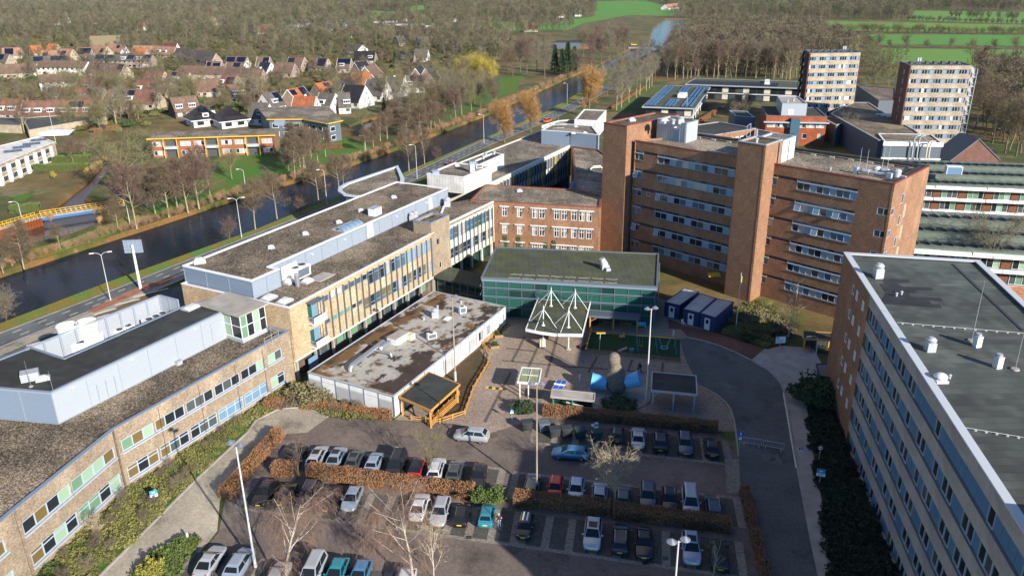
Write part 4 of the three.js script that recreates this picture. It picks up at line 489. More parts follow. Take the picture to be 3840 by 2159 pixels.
// ---------- tall roofed block at the right ----------
{
  const b=thing('concrete_block','six storey block with grey bitumen roof, brick gable and concrete window bands','building'),Y=20,rr=rng(41),panelBlue=mat([0.085,0.19,0.3],{roughness:0.35});
  const P=[[44.7, -100.2],[41.9, -85.3],[30.7, -24.7],[46.4, -21.5],[60.8, -96.4]];
  const GF=Fr(P[0],P[1]),LF=Fr(P[1],P[2]);
  const gh=[];for(let k=0;k<6;k++){const y=16.95 - k*3.35;gh.push([6.9,8,y,y + 1.3],[8.9,10,y,y + 1.3],[12.2,13.3,y,y + 1.3]);}
  place(mesh('gable_wall',wallGeo(0,GF.len,0,Y,TH,gh.filter((q)=>q[2]>0.2)),M.brickRed,b),GF,0,0);gh.filter((q)=>q[2]>0.2).forEach(([a,c,d,e],i)=>win(b,GF,a + 0.02,c - 0.02,d + 0.02,e - 0.02,{frame:M.white,bar:0.12,deep:0.06,glass:()=>(i % 3?M.gWhite:M.gMid)}));
  for(let k=0;k<6;k++){ // one storey: concrete spandrel, then a band of windows and blue panels set back
    const y1=18.55 - k*3.35,y0=y1 - 1.7;if(y0<0)break;
    place(mesh('concrete_band',bx(LF.len,k?1.6:1.42,0.4,LF.len /2,k?y1 + 0.03:y1 + 0.02, -0.2),M.concreteDark,b),LF,0,0);
    let s=0.35,i=0;const seq=[1,1,1,0,1,0,1,0,1,0,1,1,0,1,1,0,0,1,0,0,1,1,0,0,1,0,1,1,0,0,1,1,0,1];
    const off=k*3;
    while(s<LF.len - 1.3){const on=seq[(i + off)% seq.length]&&!(k===0&&i>15&&i % 5);if(on)win(b,LF,s,s + 1.2,y0,y1,{frame:M.lightFrame,bar:0.07,deep:0.2,glass:()=>pick([M.gDark,M.gDark,M.gMid,M.gTealDark],rr)});else place(mesh('blue_panel',cached('bpanel',()=>bx(1.2,1.7,0.06)),panelBlue,b),LF,s + 0.6,y0, -0.24);s +=1.24;i++;}
    place(mesh('sill',bx(LF.len,0.07,0.3,LF.len /2,y0 - 0.075, -0.12),M.slate,b),LF,0,0);
  }
  place(mesh('core',bx(LF.len - 0.4,Y - 0.5,0.2,LF.len /2,0, -0.55),M.concreteDark,b),LF,0,0);place(mesh('plinth',bx(LF.len,0.1,0.4,LF.len /2,0, -0.2),M.concreteDark,b),LF,0,0);
  for(let i=2;i<5;i++){const F=Fr(P[i],P[(i + 1)% 5]);place(mesh('wall',wallGeo(0,F.len,0,Y,TH),M.brickRed,b),F,0,0);}
  mesh('roof',prism(inset(P,0.3),19.3,19.85),M.bitumen,b);mesh('coping',ring(inset(P, -0.06),Y + 0.003,Y + 0.14,0.75),M.coping,b);
  {const a=[56.98,-95.63],c2=[53.59,-75.1],f=Fr(a,c2);place(mesh('roof_gutter',bx(f.len,0.05,0.3,f.len /2),M.dark,b),f,0,19.86,0);}
  {const a=at(LF,44, -0.3),c3=at(LF,LF.len, -0.3),q=[a,c3,at(LF,LF.len, -12),at(LF,44, -12)];walls(b,q,19.9,22.7,M.brickRed,{},'roof_head_wall');mesh('roof_head',prism(inset(q,0.3),22.2,22.6),M.bitumen,b);}
  // newer dark roofing patches
  const dd=Fr([43.34,-85.89],[49.89,-84.48]);for(const [q,n]of [[[[45.75,-90.94],[48.66,-90.43],[48.46,-89.31],[45.31,-89.1]],1],[[[44.67,-89.12],[46.78,-89.44],[47.06,-88.01],[50.22,-87.65],[50,-86.66],[47.89,-86.85],[47.78,-86.04],[44.08,-86.11]],2],[[[43.97,-85.87],[46.68,-86.03],[46.49,-84.87],[49.66,-84.37],[49.43,-83.32],[47.93,-83.6],[47.77,-82.57],[48.58,-82.43],[48.27,-81.31],[45.6,-82.07],[42.01,-82.86]],3]])mesh('roofing_patch',prism(q,19.852,19.87 + n*0.004),M.patch,b);

  cowl([45.35,-91.22],19.85,0.5,1.9,'tall square roof vent nearest the brick gable',true);cowl([41.59,-70.75],19.85,0.43,1.5,'greenish square roof vent at the middle of the grey roof',true);
  for(const [p,l]of [[[46.75,-71.58],'slim white chimney beside the long rod'],[[46.17,-66.98],'slim white chimney nearest the picture edge']]){const t=rooftop('roof_chimney',l,'chimney',p,19.85,0.2);mesh('shaft',bx(0.6,1.15,0.6),M.white,t);mesh('pot',cyl(0.24,0.27,0.25,0,1.2,0,12),M.galv,t);mesh('cap',bx(0.68,0.06,0.68,0,1.15),M.metalLight,t);}
  {const t=rooftop('mushroom_vent','round white mushroom vent on the grey roof edge','roof vent',[39.44,-64.47],19.85);t.scale.setScalar(0.72);mesh('base',bx(1.5,0.3,1.5),M.white,t);mesh('neck',cyl(0.5,0.5,0.4,0,0.3),M.galv,t);mesh('cap',plain(new THREE.SphereGeometry(0.85,18,8,0,6.3,0,PI /2)).scale(1,0.6,1).translate(0,0.62,0),M.white,t);}
  cowl([40.55,-64.92],19.85,0.14,0.45,'small white vent pipe beside the mushroom vent');
  for(const [p,l]of [[[45.65,-85.57],'by the dark roofing patch'],[[44.83,-85.07],'left end of the dark roofing patch']])cowl(p,19.88,0.16,0.45,'tiny metal vent ' + l);
  for(const [p,h,l]of [[[46.94,-72.85],6.5,'long lightning rod on the grey roof beside the slim chimney'],[[47.61,-66.53],5.5,'long lightning rod on the grey roof near the picture edge']]){const t=rooftop('lightning_rod',l,'lightning rod',p,19.85);mesh('foot',cyl(0.4,0.36,0.15),M.concrete,t);mesh('rod',cyl(0.05,0.02,h,0,0.15,0,6),M.steel,t);}
  // lightning cable on small blocks
  for(const [a,c2,n,l]of [[[41.41,-77.43],[53.16,-74.36],12,'cable on small blocks across the middle of the grey roof'],[[36.93,-56.4],[41.18,-54.67],6,'cable on small blocks across the near end of the grey roof']]){const t=thing('lightning_cable',l,'cable');const F=Fr(a,c2);const w=mesh('wire',rod([0,0.12,0],[F.len,0.12,0],0.035,0.035,5),M.galv,t);place(w,F,0,19.85);for(let i=0;i<n;i++)place(mesh('block',cached('cb',()=>cyl(0.16,0.12,0.12,0,0,0,8)),M.concrete,t),F,F.len*(i + 0.5) /n,19.85);}
}

// ---------- rear wings of the clinic ----------
function block(name,label,cat,poly,y0,y1,wm,rm,o={}){const t=thing(name,label,cat);t.userData.F=undefined;const Fs=walls(t,poly,y0,y1,wm,o.holes??{});roof(t,poly,y1,rm,{drop:o.drop??0.15,coping:o.coping??M.coping,cap:o.cap??0.12});delete t.userData.F;return [t,Fs];}
{
  const rr=rng(51),A=[-5, -174],B=[16.7, -217.4],F=Fr(A,B),t=thing('rear_fin_building','rear office wing with yellow panels between dark fins','building'),hs=[];
  for(let i=0;i<28;i++){const s=0.6 + i*1.7;hs.push([s,s + 1.5,8.1,10.6],[s,s + 1.5,4.4,6.6]);}
  place(mesh('wall',wallGeo(0,F.len,3,11.6,TH,hs),M.cream,t),F,0,0);hs.forEach(([a,c,d,e])=>win(t,F,a + 0.02,c - 0.02,d + 0.02,e - 0.02,{row:0.4,frame:M.slate,deep:0.1,glass:()=>pick([M.gDark,M.gMid,M.gAmber,M.gDark],rr)}));
  for(let i=0;i<29;i++)place(mesh('fin',cached('fin3',()=>bx(0.08,7.8,0.35)),i % 5===2?M.yellow:M.slate,t),F,0.5 + i*1.7,3.1,0.19);
  const P=[A,B,[9.6, -240.3],[-13.2, -196.5],[-14.5, -177]];for(let i=1;i<5;i++){const f=Fr(P[i],P[(i + 1)% 5]);place(mesh('wall',wallGeo(0,f.len,0,11.6,TH),M.cream,t),f,0,0);}roof(t,P,11.6,M.gravelGrey,{drop:0.15});
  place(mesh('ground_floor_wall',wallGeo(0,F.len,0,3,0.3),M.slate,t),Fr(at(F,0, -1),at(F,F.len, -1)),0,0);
  const box=(label,P,y,m,rm)=>{const [q,Fs]=block('roof_pavilion',label,'building',P,11.4,y,m,rm??M.gravelGrey,{coping:M.white});return [q,Fs];};
  {const [q,Fs]=box('large white rooftop pavilion behind the ribbed plant hall',[[-18.4, -170.4],[-10.1, -166.6],[-4.4, -177],[-12.9, -181.4]],15,M.whiteWall);for(const s of [5.2,7.8,9.6])place(mesh('hatch',bx(0.6,1,0.05),M.greyPanel,q),Fs[1],s,12.4,0.03);for(let s=0.4;s<8.8;s +=0.7)place(mesh('board_joint',bx(0.03,3.4,0.02),M.concrete,q),Fs[0],s,11.5,0.011);}
  box('smaller white rooftop pavilion farther along the rear wing',[[-9.5, -182.7],[-6.9, -181],[-1.6, -191.8],[-4.1, -194.3]],14.6,M.whiteWall,M.bitumenDark);
  {const t2=rooftop('vent_hood','grey vent hood on the large white pavilion','roof vent',[-8.6,-172.3],14.8,0.4);mesh('shaft',bx(1.1,1.9,0.9),M.galv,t2);mesh('hood',bx(1.6,0.6,1.1,0.1,1.9),M.metalBlue,t2);}
  {const t2=rooftop('curved_hood','curved grey hood at the corner of the large white pavilion','roof vent',[-16.9,-171.3],14.8,0.4);mesh('hood',plain(new THREE.CylinderGeometry(0.9,0.9,1.7,14,1,false,0,PI)).rotateZ(PI /2).rotateY(0.3),M.metalBlue,t2);mesh('kerb',bx(1.8,0.12,1.8),M.galv,t2);}
  dome([-12.3,-178.5],14.8,'white dome light on the large white pavilion');
  unit([-7.2,-176.2],14.8,1.6,0.8,0.9,0.4,'low air unit on the large white pavilion',1);
  for(const [p,l]of [[[-6.5,-187.5],'nearest'],[[-6,-190.9],'middle'],[[-4,-192.6],'farthest']])cowl(p,14.4,0.35,1,'dark stub vent on the smaller white pavilion, ' + l + ' one');
  // curved end building by the canal
  const c=thing('curved_building','gravel roofed building with rounded corner beside the canal road','building'),cp=[[-24, -166.5],[-25.3, -180.5],[-28.2, -193.4],[-33, -184.5],[-37.2, -176.6],[-38.1, -173],[-37.6, -169.6],[-35.8, -166.4],[-33.2, -165]];walls(c,cp,0,11.4,M.slate);roof(c,cp,11.4,M.gravelGrey,{over:0.5,cap:0.3,coping:M.coping});
  // far pavilions
  box('grey clad pavilion with brown side at the far end of the rear wing',[[8.7, -220.4],[16.6, -216.9],[24, -212],[23.5, -226],[13, -232]],15.2,M.metalBlue,M.gravelGrey);box('white edged pavilion behind the grey clad one',[[9.2, -229],[23.2, -230.2],[23, -240],[14.5, -237]],15,M.whiteWall,M.gravelGrey);box('white box pavilion nearest the orange willow',[[18.6, -229],[25, -227],[29.7, -245.5],[23, -248]],16.5,M.whiteWall,M.gravelGrey);
  dome([18.7,-226],14.9,'white dome light on the white edged pavilion');skylight([17.2,-216.1],14.95,1.2,0.8,0.3,'left skylight on the grey clad pavilion',0.4);skylight([20.5,-216.6],14.95,1.2,0.8,0.3,'right skylight on the grey clad pavilion',0.4);
  {const t2=rooftop('roof_antenna','long aerial frame on the grey clad pavilion','antenna',[13.7,-224.8],15,0.3);mesh('rail',merge([bx(3.6,0.1,0.3),bx(2.6,0.08,0.2,0.3,0.1,0.5)]),M.galv,t2);mesh('mast',cyl(0.05,0.03,3,0,0.1,0,6),M.steel,t2);}
  // connecting roof between wing and clinic
  block('link_block','gravel roofed link block between brick wing and clinic tower','building',[[14.4, -168.2],[19.4, -161],[31, -172],[24, -212],[17, -217]],0,11.2,M.brickPlum,M.gravelGrey,{coping:M.copingRed});
  {const t2=thing('glass_cone','pointed glass cone roof light in the dark courtyard','skylight',[10,0, -186]);t2.position.set(...(()=>{const p=[15.5,-183.9];return [p[0],7,p[1]];})());mesh('glass',plain(new THREE.ConeGeometry(2.2,4,12,1)).translate(0,2,0),M.gSky,t2);mesh('kerb',cyl(2.4,2.4,0.5,0, -0.4,0,20),M.darkMetal,t2);}
  {const t2=rooftop('white_duct','white duct on the gravel link roof beside the clinic stair tower','air duct',[21,-189.8],11.1,0.3);mesh('drum',rod([-1,0.6,0],[1,0.6,0],0.35,0.35,12),M.cream,t2);mesh('elbows',merge([rod([-1.8,0.1,0.3],[-1,0.6,0],0.18,0.18,8),rod([1,0.6,0],[1.6,0.1,0.2],0.2,0.2,8)]),M.white,t2);}
  // low dark roofed block behind the clinic
  const [d,dF]=block('dark_roof_block','dark roofed red brick block behind the clinic with white windows','building',[[58.9,-227],[73.7,-236.7],[65.4,-248.9],[57.4,-244.1],[54.2,-230.8]].map((p)=>p),0,12,M.brickRed,M.bitumenDark,{coping:M.metalLight});
  {const f=dF[0];for(let i=0;i<5;i++){const s=f.len*(0.42 + i*0.115);place(mesh('window_surround',bx(1.3,1.5,0.1),M.white,d),f,s,9,0.05);place(mesh('pane',bx(1,0.55,0.04),M.gDark,d),f,s,9.7,0.12);}}
  block('dark_roof_block','small dark roofed block beside the middle stair tower','building',[[68.7,-219.7],[78.3,-222.4],[79.4,-225.7],[73.5,-235.5]],0,12,M.brickRed,M.bitumenDark,{coping:M.coping});
  {const t2=rooftop('steel_goalpost','slanted steel frame on the dark roof behind the clinic','frame',[67.8,-224.2],12,0.9);mesh('frame',merge([rod([-1.2,0,0],[-1.8,3.2,0],0.09),rod([1.2,0,0],[0.9,3.6,0],0.09),rod([-1.8,3.2,0],[0.9,3.6,0],0.08)]),M.rail,t2);mesh('foot',bx(3,0.08,0.3),M.rail,t2);}
}
// ---------- campus buildings beyond the clinic ----------
{
  const rr=rng(61);
  const P=[[52.3, -314.9],[71.5, -308.7],[92.1, -370.4],[73.3, -377.5]],t=thing('solar_roof_building','two storey pavilion with long blue solar strips on its roof','building'),W=inset(P,1.2);
  const bands=(o,W2,y0,ys,mats)=>W2.forEach((p,i)=>{const f=Fr(p,W2[(i + 1)% W2.length]),n=max(2,Math.round(f.len /3.2)),w=f.len /n;place(mesh('wall',bx(f.len,6.6,0.25,f.len /2,0, -0.15),M.dark,o),f,0,0);for(let k=0;k<n;k++)for(const y of ys){place(mesh(k % 3===2?'wall_panel' :'window',cached('sb' + w.toFixed(2),()=>bx(w*0.86,2.2,0.06)),k % 3===2?M.cream:pick([M.gDark,M.gMid,M.gDark],rr),o),f,(k + 0.5)*w,y,0.02);}place(mesh('white_band',bx(f.len + 0.6,0.25,0.7,f.len /2,3.2,0.2),M.white,o),f,0,0);});
  bands(t,W,0,[0.5,3.8]);mesh('roof',prism(P,6.6,6.95),M.mossRoof,t);mesh('eave',ring(inset(P, -0.25),6.55,7.05,0.3),M.metalLight,t);
  const F=Fr(P[0],P[1]),D=Fr(P[0],P[3]),f2=Fr(P[1],P[2]);
  const strip=(u,w,d0,d1)=>{const q=(uu,d)=>{const a=lerp2(P[0],P[1],uu),c=lerp2(P[3],P[2],uu);return lerp2(a,c,d);};const pts=[q(u,d0),q(u + w,d0),q(u + w,d1),q(u,d1)];mesh('solar_strip',prism(pts,7.1,7.3),M.solarBlue,t);};
  for(const u of [0.03,0.1,0.17]){strip(u,0.055,0.04,0.5);strip(u,0.055,0.53,0.97);}for(const u of [0.4,0.47,0.54]){strip(u,0.055,0.04,0.32);strip(u,0.055,0.68,0.97);}for(const u of [0.72,0.8,0.88]){strip(u,0.055,0.04,0.42);strip(u,0.055,0.46,0.97);}
  mesh('roof_lantern',merge([prism([lerp2(lerp2(P[0],P[1],0.5),lerp2(P[3],P[2],0.5),0.42),lerp2(lerp2(P[0],P[1],0.66),lerp2(P[3],P[2],0.66),0.42),lerp2(lerp2(P[0],P[1],0.66),lerp2(P[3],P[2],0.66),0.53),lerp2(lerp2(P[0],P[1],0.5),lerp2(P[3],P[2],0.5),0.53)],6.9,8.4)]),M.white,t);
  const P2=[[83.3, -382],[132, -362.4],[140, -386],[93, -404.3]],t2=thing('long_flat_building','long two storey flat building before the wood with rows of small roof panels','building');bands(t2,inset(P2,1.2),0,[0.5,3.8]);mesh('roof',prism(P2,6.6,6.95),M.mossRoof,t2);mesh('eave',ring(inset(P2, -0.25),6.55,7.05,0.3),M.metalLight,t2);for(let r=0;r<4;r++)for(let i=0;i<26;i++){const a=lerp2(P2[0],P2[3],0.1 + r*0.12),c=lerp2(P2[1],P2[2],0.1 + r*0.12),q=lerp2(a,c,0.03 + i*0.03);const m=mesh('solar_panel',cached('sp1',()=>bx(1.1,0.06,1.5).rotateZ(0.35)),M.solar,t2);m.position.set(q[0],7.3,q[1]);m.rotation.y=0.38;}mesh('roof_lantern',prism([lerp2(P2[0],P2[1],0.72),lerp2(P2[0],P2[1],0.8),lerp2(P2[3],P2[2],0.78),lerp2(P2[3],P2[2],0.7)].map((p)=>lerp2(p,[118, -382],0.45)),6.9,8.2),M.white,t2);
  // towers
  const tower=(label,P,Y,o)=>{const t=thing('flat_tower',label,'tower'),r=rng(o.seed),Fs=P.map((p,i)=>Fr(p,P[(i + 1)% 4]));place(mesh('wall',wallGeo(0,Fs[3].len,0,Y,TH,o.slots?Array.from({length:8},(_,k)=>[Fs[3].len*0.5,Fs[3].len*0.5 + 1,Y - 3.4 - k*2.95,Y - 1.9 - k*2.95]):[]),M.brickPlum,t),Fs[3],0,0);if(o.slots)for(let k=0;k<8;k++)win(t,Fs[3],Fs[3].len*0.5 + 0.02,Fs[3].len*0.5 + 0.98,Y - 3.38 - k*2.95,Y - 1.92 - k*2.95,{frame:M.white,glass:()=>M.gDark,deep:0.05});
    for(const i of [1,2])place(mesh('wall',wallGeo(0,Fs[i].len - TH,0,Y,TH),M.brickBeige,t),Fs[i],0,0);
    const F=Fs[0];place(mesh('core',bx(F.len,Y,0.2,F.len /2,0, -0.6),M.slate,t),F,0,0);place(mesh('brick_band',bx(F.len,1.2,0.4,F.len /2,Y - 1.2, -0.2),M.brickBeige,t),F,0,0);
    for(let k=0;k<9;k++){const y1=Y - 1.2 - k*2.95,y0=y1 - 1.55;if(y0<0.4)break;place(mesh('brick_band',bx(F.len,1.4,0.4,F.len /2,y0 - 1.4, -0.2),M.brickBeige,t),F,0,0);const w=F.len /5;for(let i=0;i<5;i++){place(mesh('blue_panel',cached('tbp' + w.toFixed(2),()=>bx(w*0.28,1.5,0.06)),M.metalBlue,t),F,(i + 0.86)*w,y0 + 0.02, -0.25);win(t,F,i*w + 0.05,i*w + w*0.7,y0 + 0.02,y1 - 0.02,{cols:3,frame:M.lightFrame,bar:0.1,deep:0.2,glass:()=>pick([M.gDark,M.gDark,M.gMid,M.gBlue,M.gDark,M.gDark,M.gDark,M.gWhite],r)});}}
    mesh('roof',prism(inset(P,0.36),Y - 0.4,Y - 0.1),M.bitumen,t);mesh('coping',ring(inset(P, -0.05),Y + 0.003,Y + 0.15,0.5),M.slate,t);
    for(let i=0;i<7;i++){const q=lerp2(lerp2(P[0],P[1],0.1 + i*0.13),lerp2(P[3],P[2],0.1 + i*0.13),0.5);const m=mesh('roof_box',cached('rb',()=>merge([bx(1,0.7,1),bx(1.3,0.15,1.3,0,0.7)])),M.darkMetal,t);m.position.set(q[0],Y - 0.1,q[1]);}const q=lerp2(lerp2(P[0],P[1],o.flue),lerp2(P[3],P[2],o.flue),0.5),fl=mesh('flue',merge([cyl(0.35,0.35,2),cyl(0.35,0.35,2,0.8)]),M.galv,t);fl.position.set(q[0],Y - 0.1,q[1]);return [t,Fs];};
  const [a,aF]=tower('beige banded flat tower on the left with dark fire stairs',[[113.1, -307.6],[132.6, -308.5],[134.6, -321],[116.5, -322.2]],27,{seed:3,flue:0.72});
  {const f=aF[3],g=[];for(let k=0;k<9;k++){const y=1 + k*2.95;g.push(bx(5,0.12,1.8,f.len /2,y,1),bx(5,0.06,0.06,f.len /2,y + 1,1.9));g.push(bar([f.len /2 - 2.4,y,1.4],[f.len /2 + 2.4,y + 2.95,1.4],0.8,0.12));}for(const s of [-2.5,2.5])for(const z of [0.2,1.9])g.push(bx(0.12,26,0.12,f.len /2 + s,0,z));const q=thing('fire_stairs','dark steel fire stairs on the left tower','fire stairs');place(mesh('landings',merge(g.filter((_,i)=>i % 3 !==2)),M.darkMetal,q),f,0,0);place(mesh('flights',merge(g.filter((_,i)=>i % 3===2)),M.darkMetal,q),f,0,0);}
  const [b,bF]=tower('beige banded flat tower on the right with plum brick side',[[129.3, -262.1],[148.1, -259.9],[150.6, -272.6],[131.7, -274.6]],27,{seed:8,flue:0.2,slots:1});
  {const f=bF[1],g=[],h=[];for(let k=0;k<8;k++){const y=2.6 + k*2.95;g.push(bx(3,0.12,2,2,y,1),bx(3,0.9,0.06,2,y + 0.12,2));h.push(bar([0.6,y,1.2],[3.4,y + 2.95,1.2],0.8,0.1));}const q=thing('fire_stairs','pale steel fire stairs on the right tower','fire stairs');place(mesh('landings',merge(g),M.galv,q),f,0,0);place(mesh('flights',merge(h),M.galv,q),f,0,0);place(mesh('posts',merge([bx(0.14,26,0.14,0.6,0,2),bx(0.14,26,0.14,3.4,0,2)]),M.galv,q),f,0,0);}
  // orange brick pavilion
  const OP=[[87.6, -271.6],[107.1, -268.2],[110.6, -287.8],[91.8, -291.8]],hs=[];for(let i=0;i<6;i++)hs.push([0.6 + i*3.2,3.4 + i*3.2,6.1,7.7]);hs.push([12.4,14,2.4,4.2],[17.4,18.6,2.4,4.2]);
  const [o,oF]=block('orange_brick_building','orange red brick pavilion with white clad rooftop room','building',OP,0,10,M.brickOrange,M.bitumenDark,{holes:{0:hs},coping:M.slate});hs.forEach(([p,q,y0,y1],i)=>win(o,oF[0],p + 0.02,q - 0.02,y0 + 0.02,y1 - 0.02,{cols:i<6?3:1,frame:M.white,bar:0.1,glass:()=>pick([M.gWhite,M.gDark,M.gCurtain],rr)}));place(mesh('canopy_band',bx(oF[0].len + 1.5,0.35,1.4,oF[0].len /2,7.8,0.5),M.lightFrame,o),oF[0],0,0);place(mesh('glass_shaft',bx(3,9.4,1.6,9.5,0,0.8),M.gBlue,o),oF[0],0,0);place(mesh('outside_stair',merge([bar([3.2,0.2,1.2],[8,4.4,1.2],1.4,0.2),bx(2,0.15,1.5,8.6,4.3,1),bx(0.08,1,1.4,3.2,0.3,1.2),bar([3.2,1.4,1.9],[8,5.6,1.9],0.08,0.08)]),M.darkMetal,o),oF[0],0,0);
  const [wp,wF]=block('rooftop_room','white boarded rooftop room on the orange brick pavilion','building',[[92.1, -270.9],[100.6, -269.4],[103.8, -288],[96.3, -289.8]].map((p)=>lerp2(p,[99, -279.5],0.06)),9.8,14,M.metalLight,M.concrete,{coping:M.metalLight});place(mesh('hatch',bx(1.8,1.8,0.06),M.white,wp),wF[0],3,10.4,0.04);cowl(lerp2([92, -270],[104, -288],0.3),13.8,0.4,1,'left cowl on the white boarded rooftop room');cowl(lerp2([94, -270],[104, -288],0.45),13.8,0.45,1.1,'right cowl on the white boarded rooftop room');
  // dark low campus wings
  const low=(label,P,y,wm,rm,cop)=>block('campus_wing',label,'building',P,0,y,wm,rm,{coping:cop});
  low('dark long campus wing running towards the right tower',[[111, -237],[124.6, -233.9],[129.4, -252],[134, -283],[139.8, -311.6],[134.3, -312.2],[123, -297.5],[115.4, -286.4]],8,M.slate,M.gravel,M.metalLight);
  {const [q,f]=low('white edged low wing in front of the right tower',[[111.2, -233.4],[127, -230.6],[130.4, -244],[115, -246.5]],8.2,M.slate,M.gravel,M.white);place(mesh('white_fascia',bx(f[0].len + 0.6,1.1,0.4,f[0].len /2,7.1,0.1),M.white,q),f[0],0,0);place(mesh('white_band',bx(f[0].len + 0.6,0.6,0.4,f[0].len /2,3,0.1),M.white,q),f[0],0,0);for(const s of [8,9.4]){const v=mesh('flue',new THREE.TubeGeometry(new THREE.CatmullRomCurve3([V3(s,3,1),V3(s,9.6,1),V3(s + 0.5,10.3,1),V3(s + 1.4,10.4,1)]),16,0.2,8),M.galv,q);place(v,f[0],0,0);}for(const s of [11.6,12.4])place(mesh('flue',new THREE.TubeGeometry(new THREE.CatmullRomCurve3([V3(s,2,2),V3(s,8.4,2),V3(s + 0.4,9,2),V3(s + 1.2,9,2)]),16,0.2,8),M.cream,q),f[0],0,0);}
  low('dark gravel roofed campus wing between the two towers',[[145.7, -315.9],[152, -315.5],[168, -350],[156, -362]],8,M.slate,M.gravel,M.slate);low('small dark wing beside the orange brick pavilion',[[110.5, -268],[118, -277],[115, -286],[111.5, -288]],7,M.slate,M.gravel,M.coping);low('flat service building near the bare shrubs',[[84, -296],[90, -292],[91, -306],[85, -309]],6,M.slate,M.mossRoof,M.lightFrame);
  {const t=thing('skylight_row','three white saw tooth skylights on the dark campus wing','skylight');for(let i=0;i<3;i++){const p=[129.7,-282.2];const m=mesh('skylight',prism([[0,0],[5,0.6],[5,1.4],[0,0.9]],0,0.6),M.white,t);m.position.set(p[0] + i*0.9,8,p[1] + i*2.4);}}
  // plum shed with gabled roof
  {const t=thing('plum_shed','plum coloured shed with steep gabled side near the wood','shed',[0,0,0]);const p=[140.7,-236.1],g=new THREE.Shape([[-8,0],[8,0],[8,1.5],[0,8],[-8,1.5]].map((q)=>new THREE.Vector2(...q)));mesh('gable_wall',plain(new THREE.ExtrudeGeometry(g,{depth:9,bevelEnabled:false})).translate(0,0, -9),M.brickPlum,t);mesh('roof',merge([bar([-4.1,4.9,0.3],[-4.1,4.9, -9.3],10.8,0.2).translate(4.1, -4.9,0).rotateZ(0.68).translate(-4.1,4.95,0),bar([4.1,4.9,0.3],[4.1,4.9, -9.3],10.8,0.2).translate(-4.1, -4.9,0).rotateZ(-0.68).translate(4.1,4.95,0)]),M.slate,t);t.position.set(p[0],0,p[1]);t.rotation.y=0.1;}
}
// ---------- terraced care blocks at the right ----------
{
  const rr=rng(71);
  const terrace=(label,A,B,depth,o)=>{
    const t=thing('care_block',label,'building'),F=Fr(A,B),n=Math.round(F.len /5.6),w=F.len /n;
    place(mesh('core',bx(F.len,6,depth,F.len /2,0, -depth /2 - 0.6),M.slate,t),F,0,0);
    for(const y of [0.2,3.2]){for(let i=0;i<n;i++){place(mesh('timber_panel',cached('ctp' + w.toFixed(2),()=>bx(w*0.3,2.4,0.1)),M.woodRed,t),F,i*w + w*0.17,y + 0.15, -0.5);win(t,F,i*w + w*0.36,i*w + w*0.97,y + 0.2,y + 2.5,{cols:3,frame:M.white,bar:0.07,deep:0.5,glass:()=>pick([M.gGreen,M.gDark,M.gMid,M.gPaleGreen],rr)});place(mesh('balcony_front',cached('cbf' + w.toFixed(2),()=>bx(w*0.97,0.75,0.15)),M.white,t),F,(i + 0.5)*w,y - 0.25 + (i % 2)*0.06,1.1 + (i % 2)*0.12);}place(mesh('balcony_floor',bx(F.len,0.2,1.8,F.len /2,y - 0.3,0.2),M.white,t),F,0,0);}
    for(let i=0;i<n;i++)place(mesh('eave_board',cached('ceb' + w.toFixed(2),()=>bx(w*0.98,0.45,0.5)),M.white,t),F,(i + 0.5)*w,6 + (i % 2)*0.1,0.6 + (i % 2)*0.15);
    place(mesh('eave',bx(F.len,0.25,1.6,F.len /2,5.75,0.4),M.white,t),F,0,0);
    const rows=o.rows;for(let r=0;r<rows;r++){const z0= -0.4 - r*(depth /rows),d=depth /rows;place(mesh('roof_step',bx(F.len,0.6 + r*0.9,d,F.len /2,6,z0 - d /2),M.greenRoof,t),F,0,0);const m=Math.round(F.len /2.1);for(let i=0;i<m;i++){const s=mesh('solar_panel',cached('sp2',()=>merge([bx(1.5,0.05,2.2).rotateZ(-0.5).translate(0,0.5,0)])),M.solar,t);place(s,F,(i + 0.5)*F.len /m,6.65 + r*0.9,z0 - d*0.35);}}
    return t;};
  terrace('two storey care block with white balconies and green stepped roof beside the lawn',[98, -189.5],[132, -181.8],20,{rows:3});
  terrace('nearer two storey care block partly hidden by the grey roof',[70, -143],[112, -132],20,{rows:3});
  {const t=thing('blue_container','blue white plant container on the green stepped roof','container',[0,0,0]);const p=[108.5,-189.8];t.position.set(p[0],8.9,p[1]);t.rotation.y= -0.2;mesh('body',bx(3.4,1.8,1.8),M.gSky,t);mesh('frame',merge([bx(3.5,0.15,1.9,0,1.8),bx(0.15,1.8,1.9, -1.7),bx(0.15,1.8,1.9,1.7)]),M.white,t);}
  {const t=thing('tile_roof_shed','orange tiled low roof beyond the grey roof edge','building',[0,0,0]),A=[80.63,-119.59],B=[83.95,-118.8];const F=Fr(A,[A[0] + 16,A[1] + 3.5]);const rf=mesh('roof',bx(18,0.2,9).rotateX(0.5),mat([0.62,0.3,0.16],{map:T.tiles}),t);place(rf,F,8,4.6,3);place(mesh('wall',bx(17,3,7,8.5,0,4),M.brickBeige,t),F,0,0);}
}

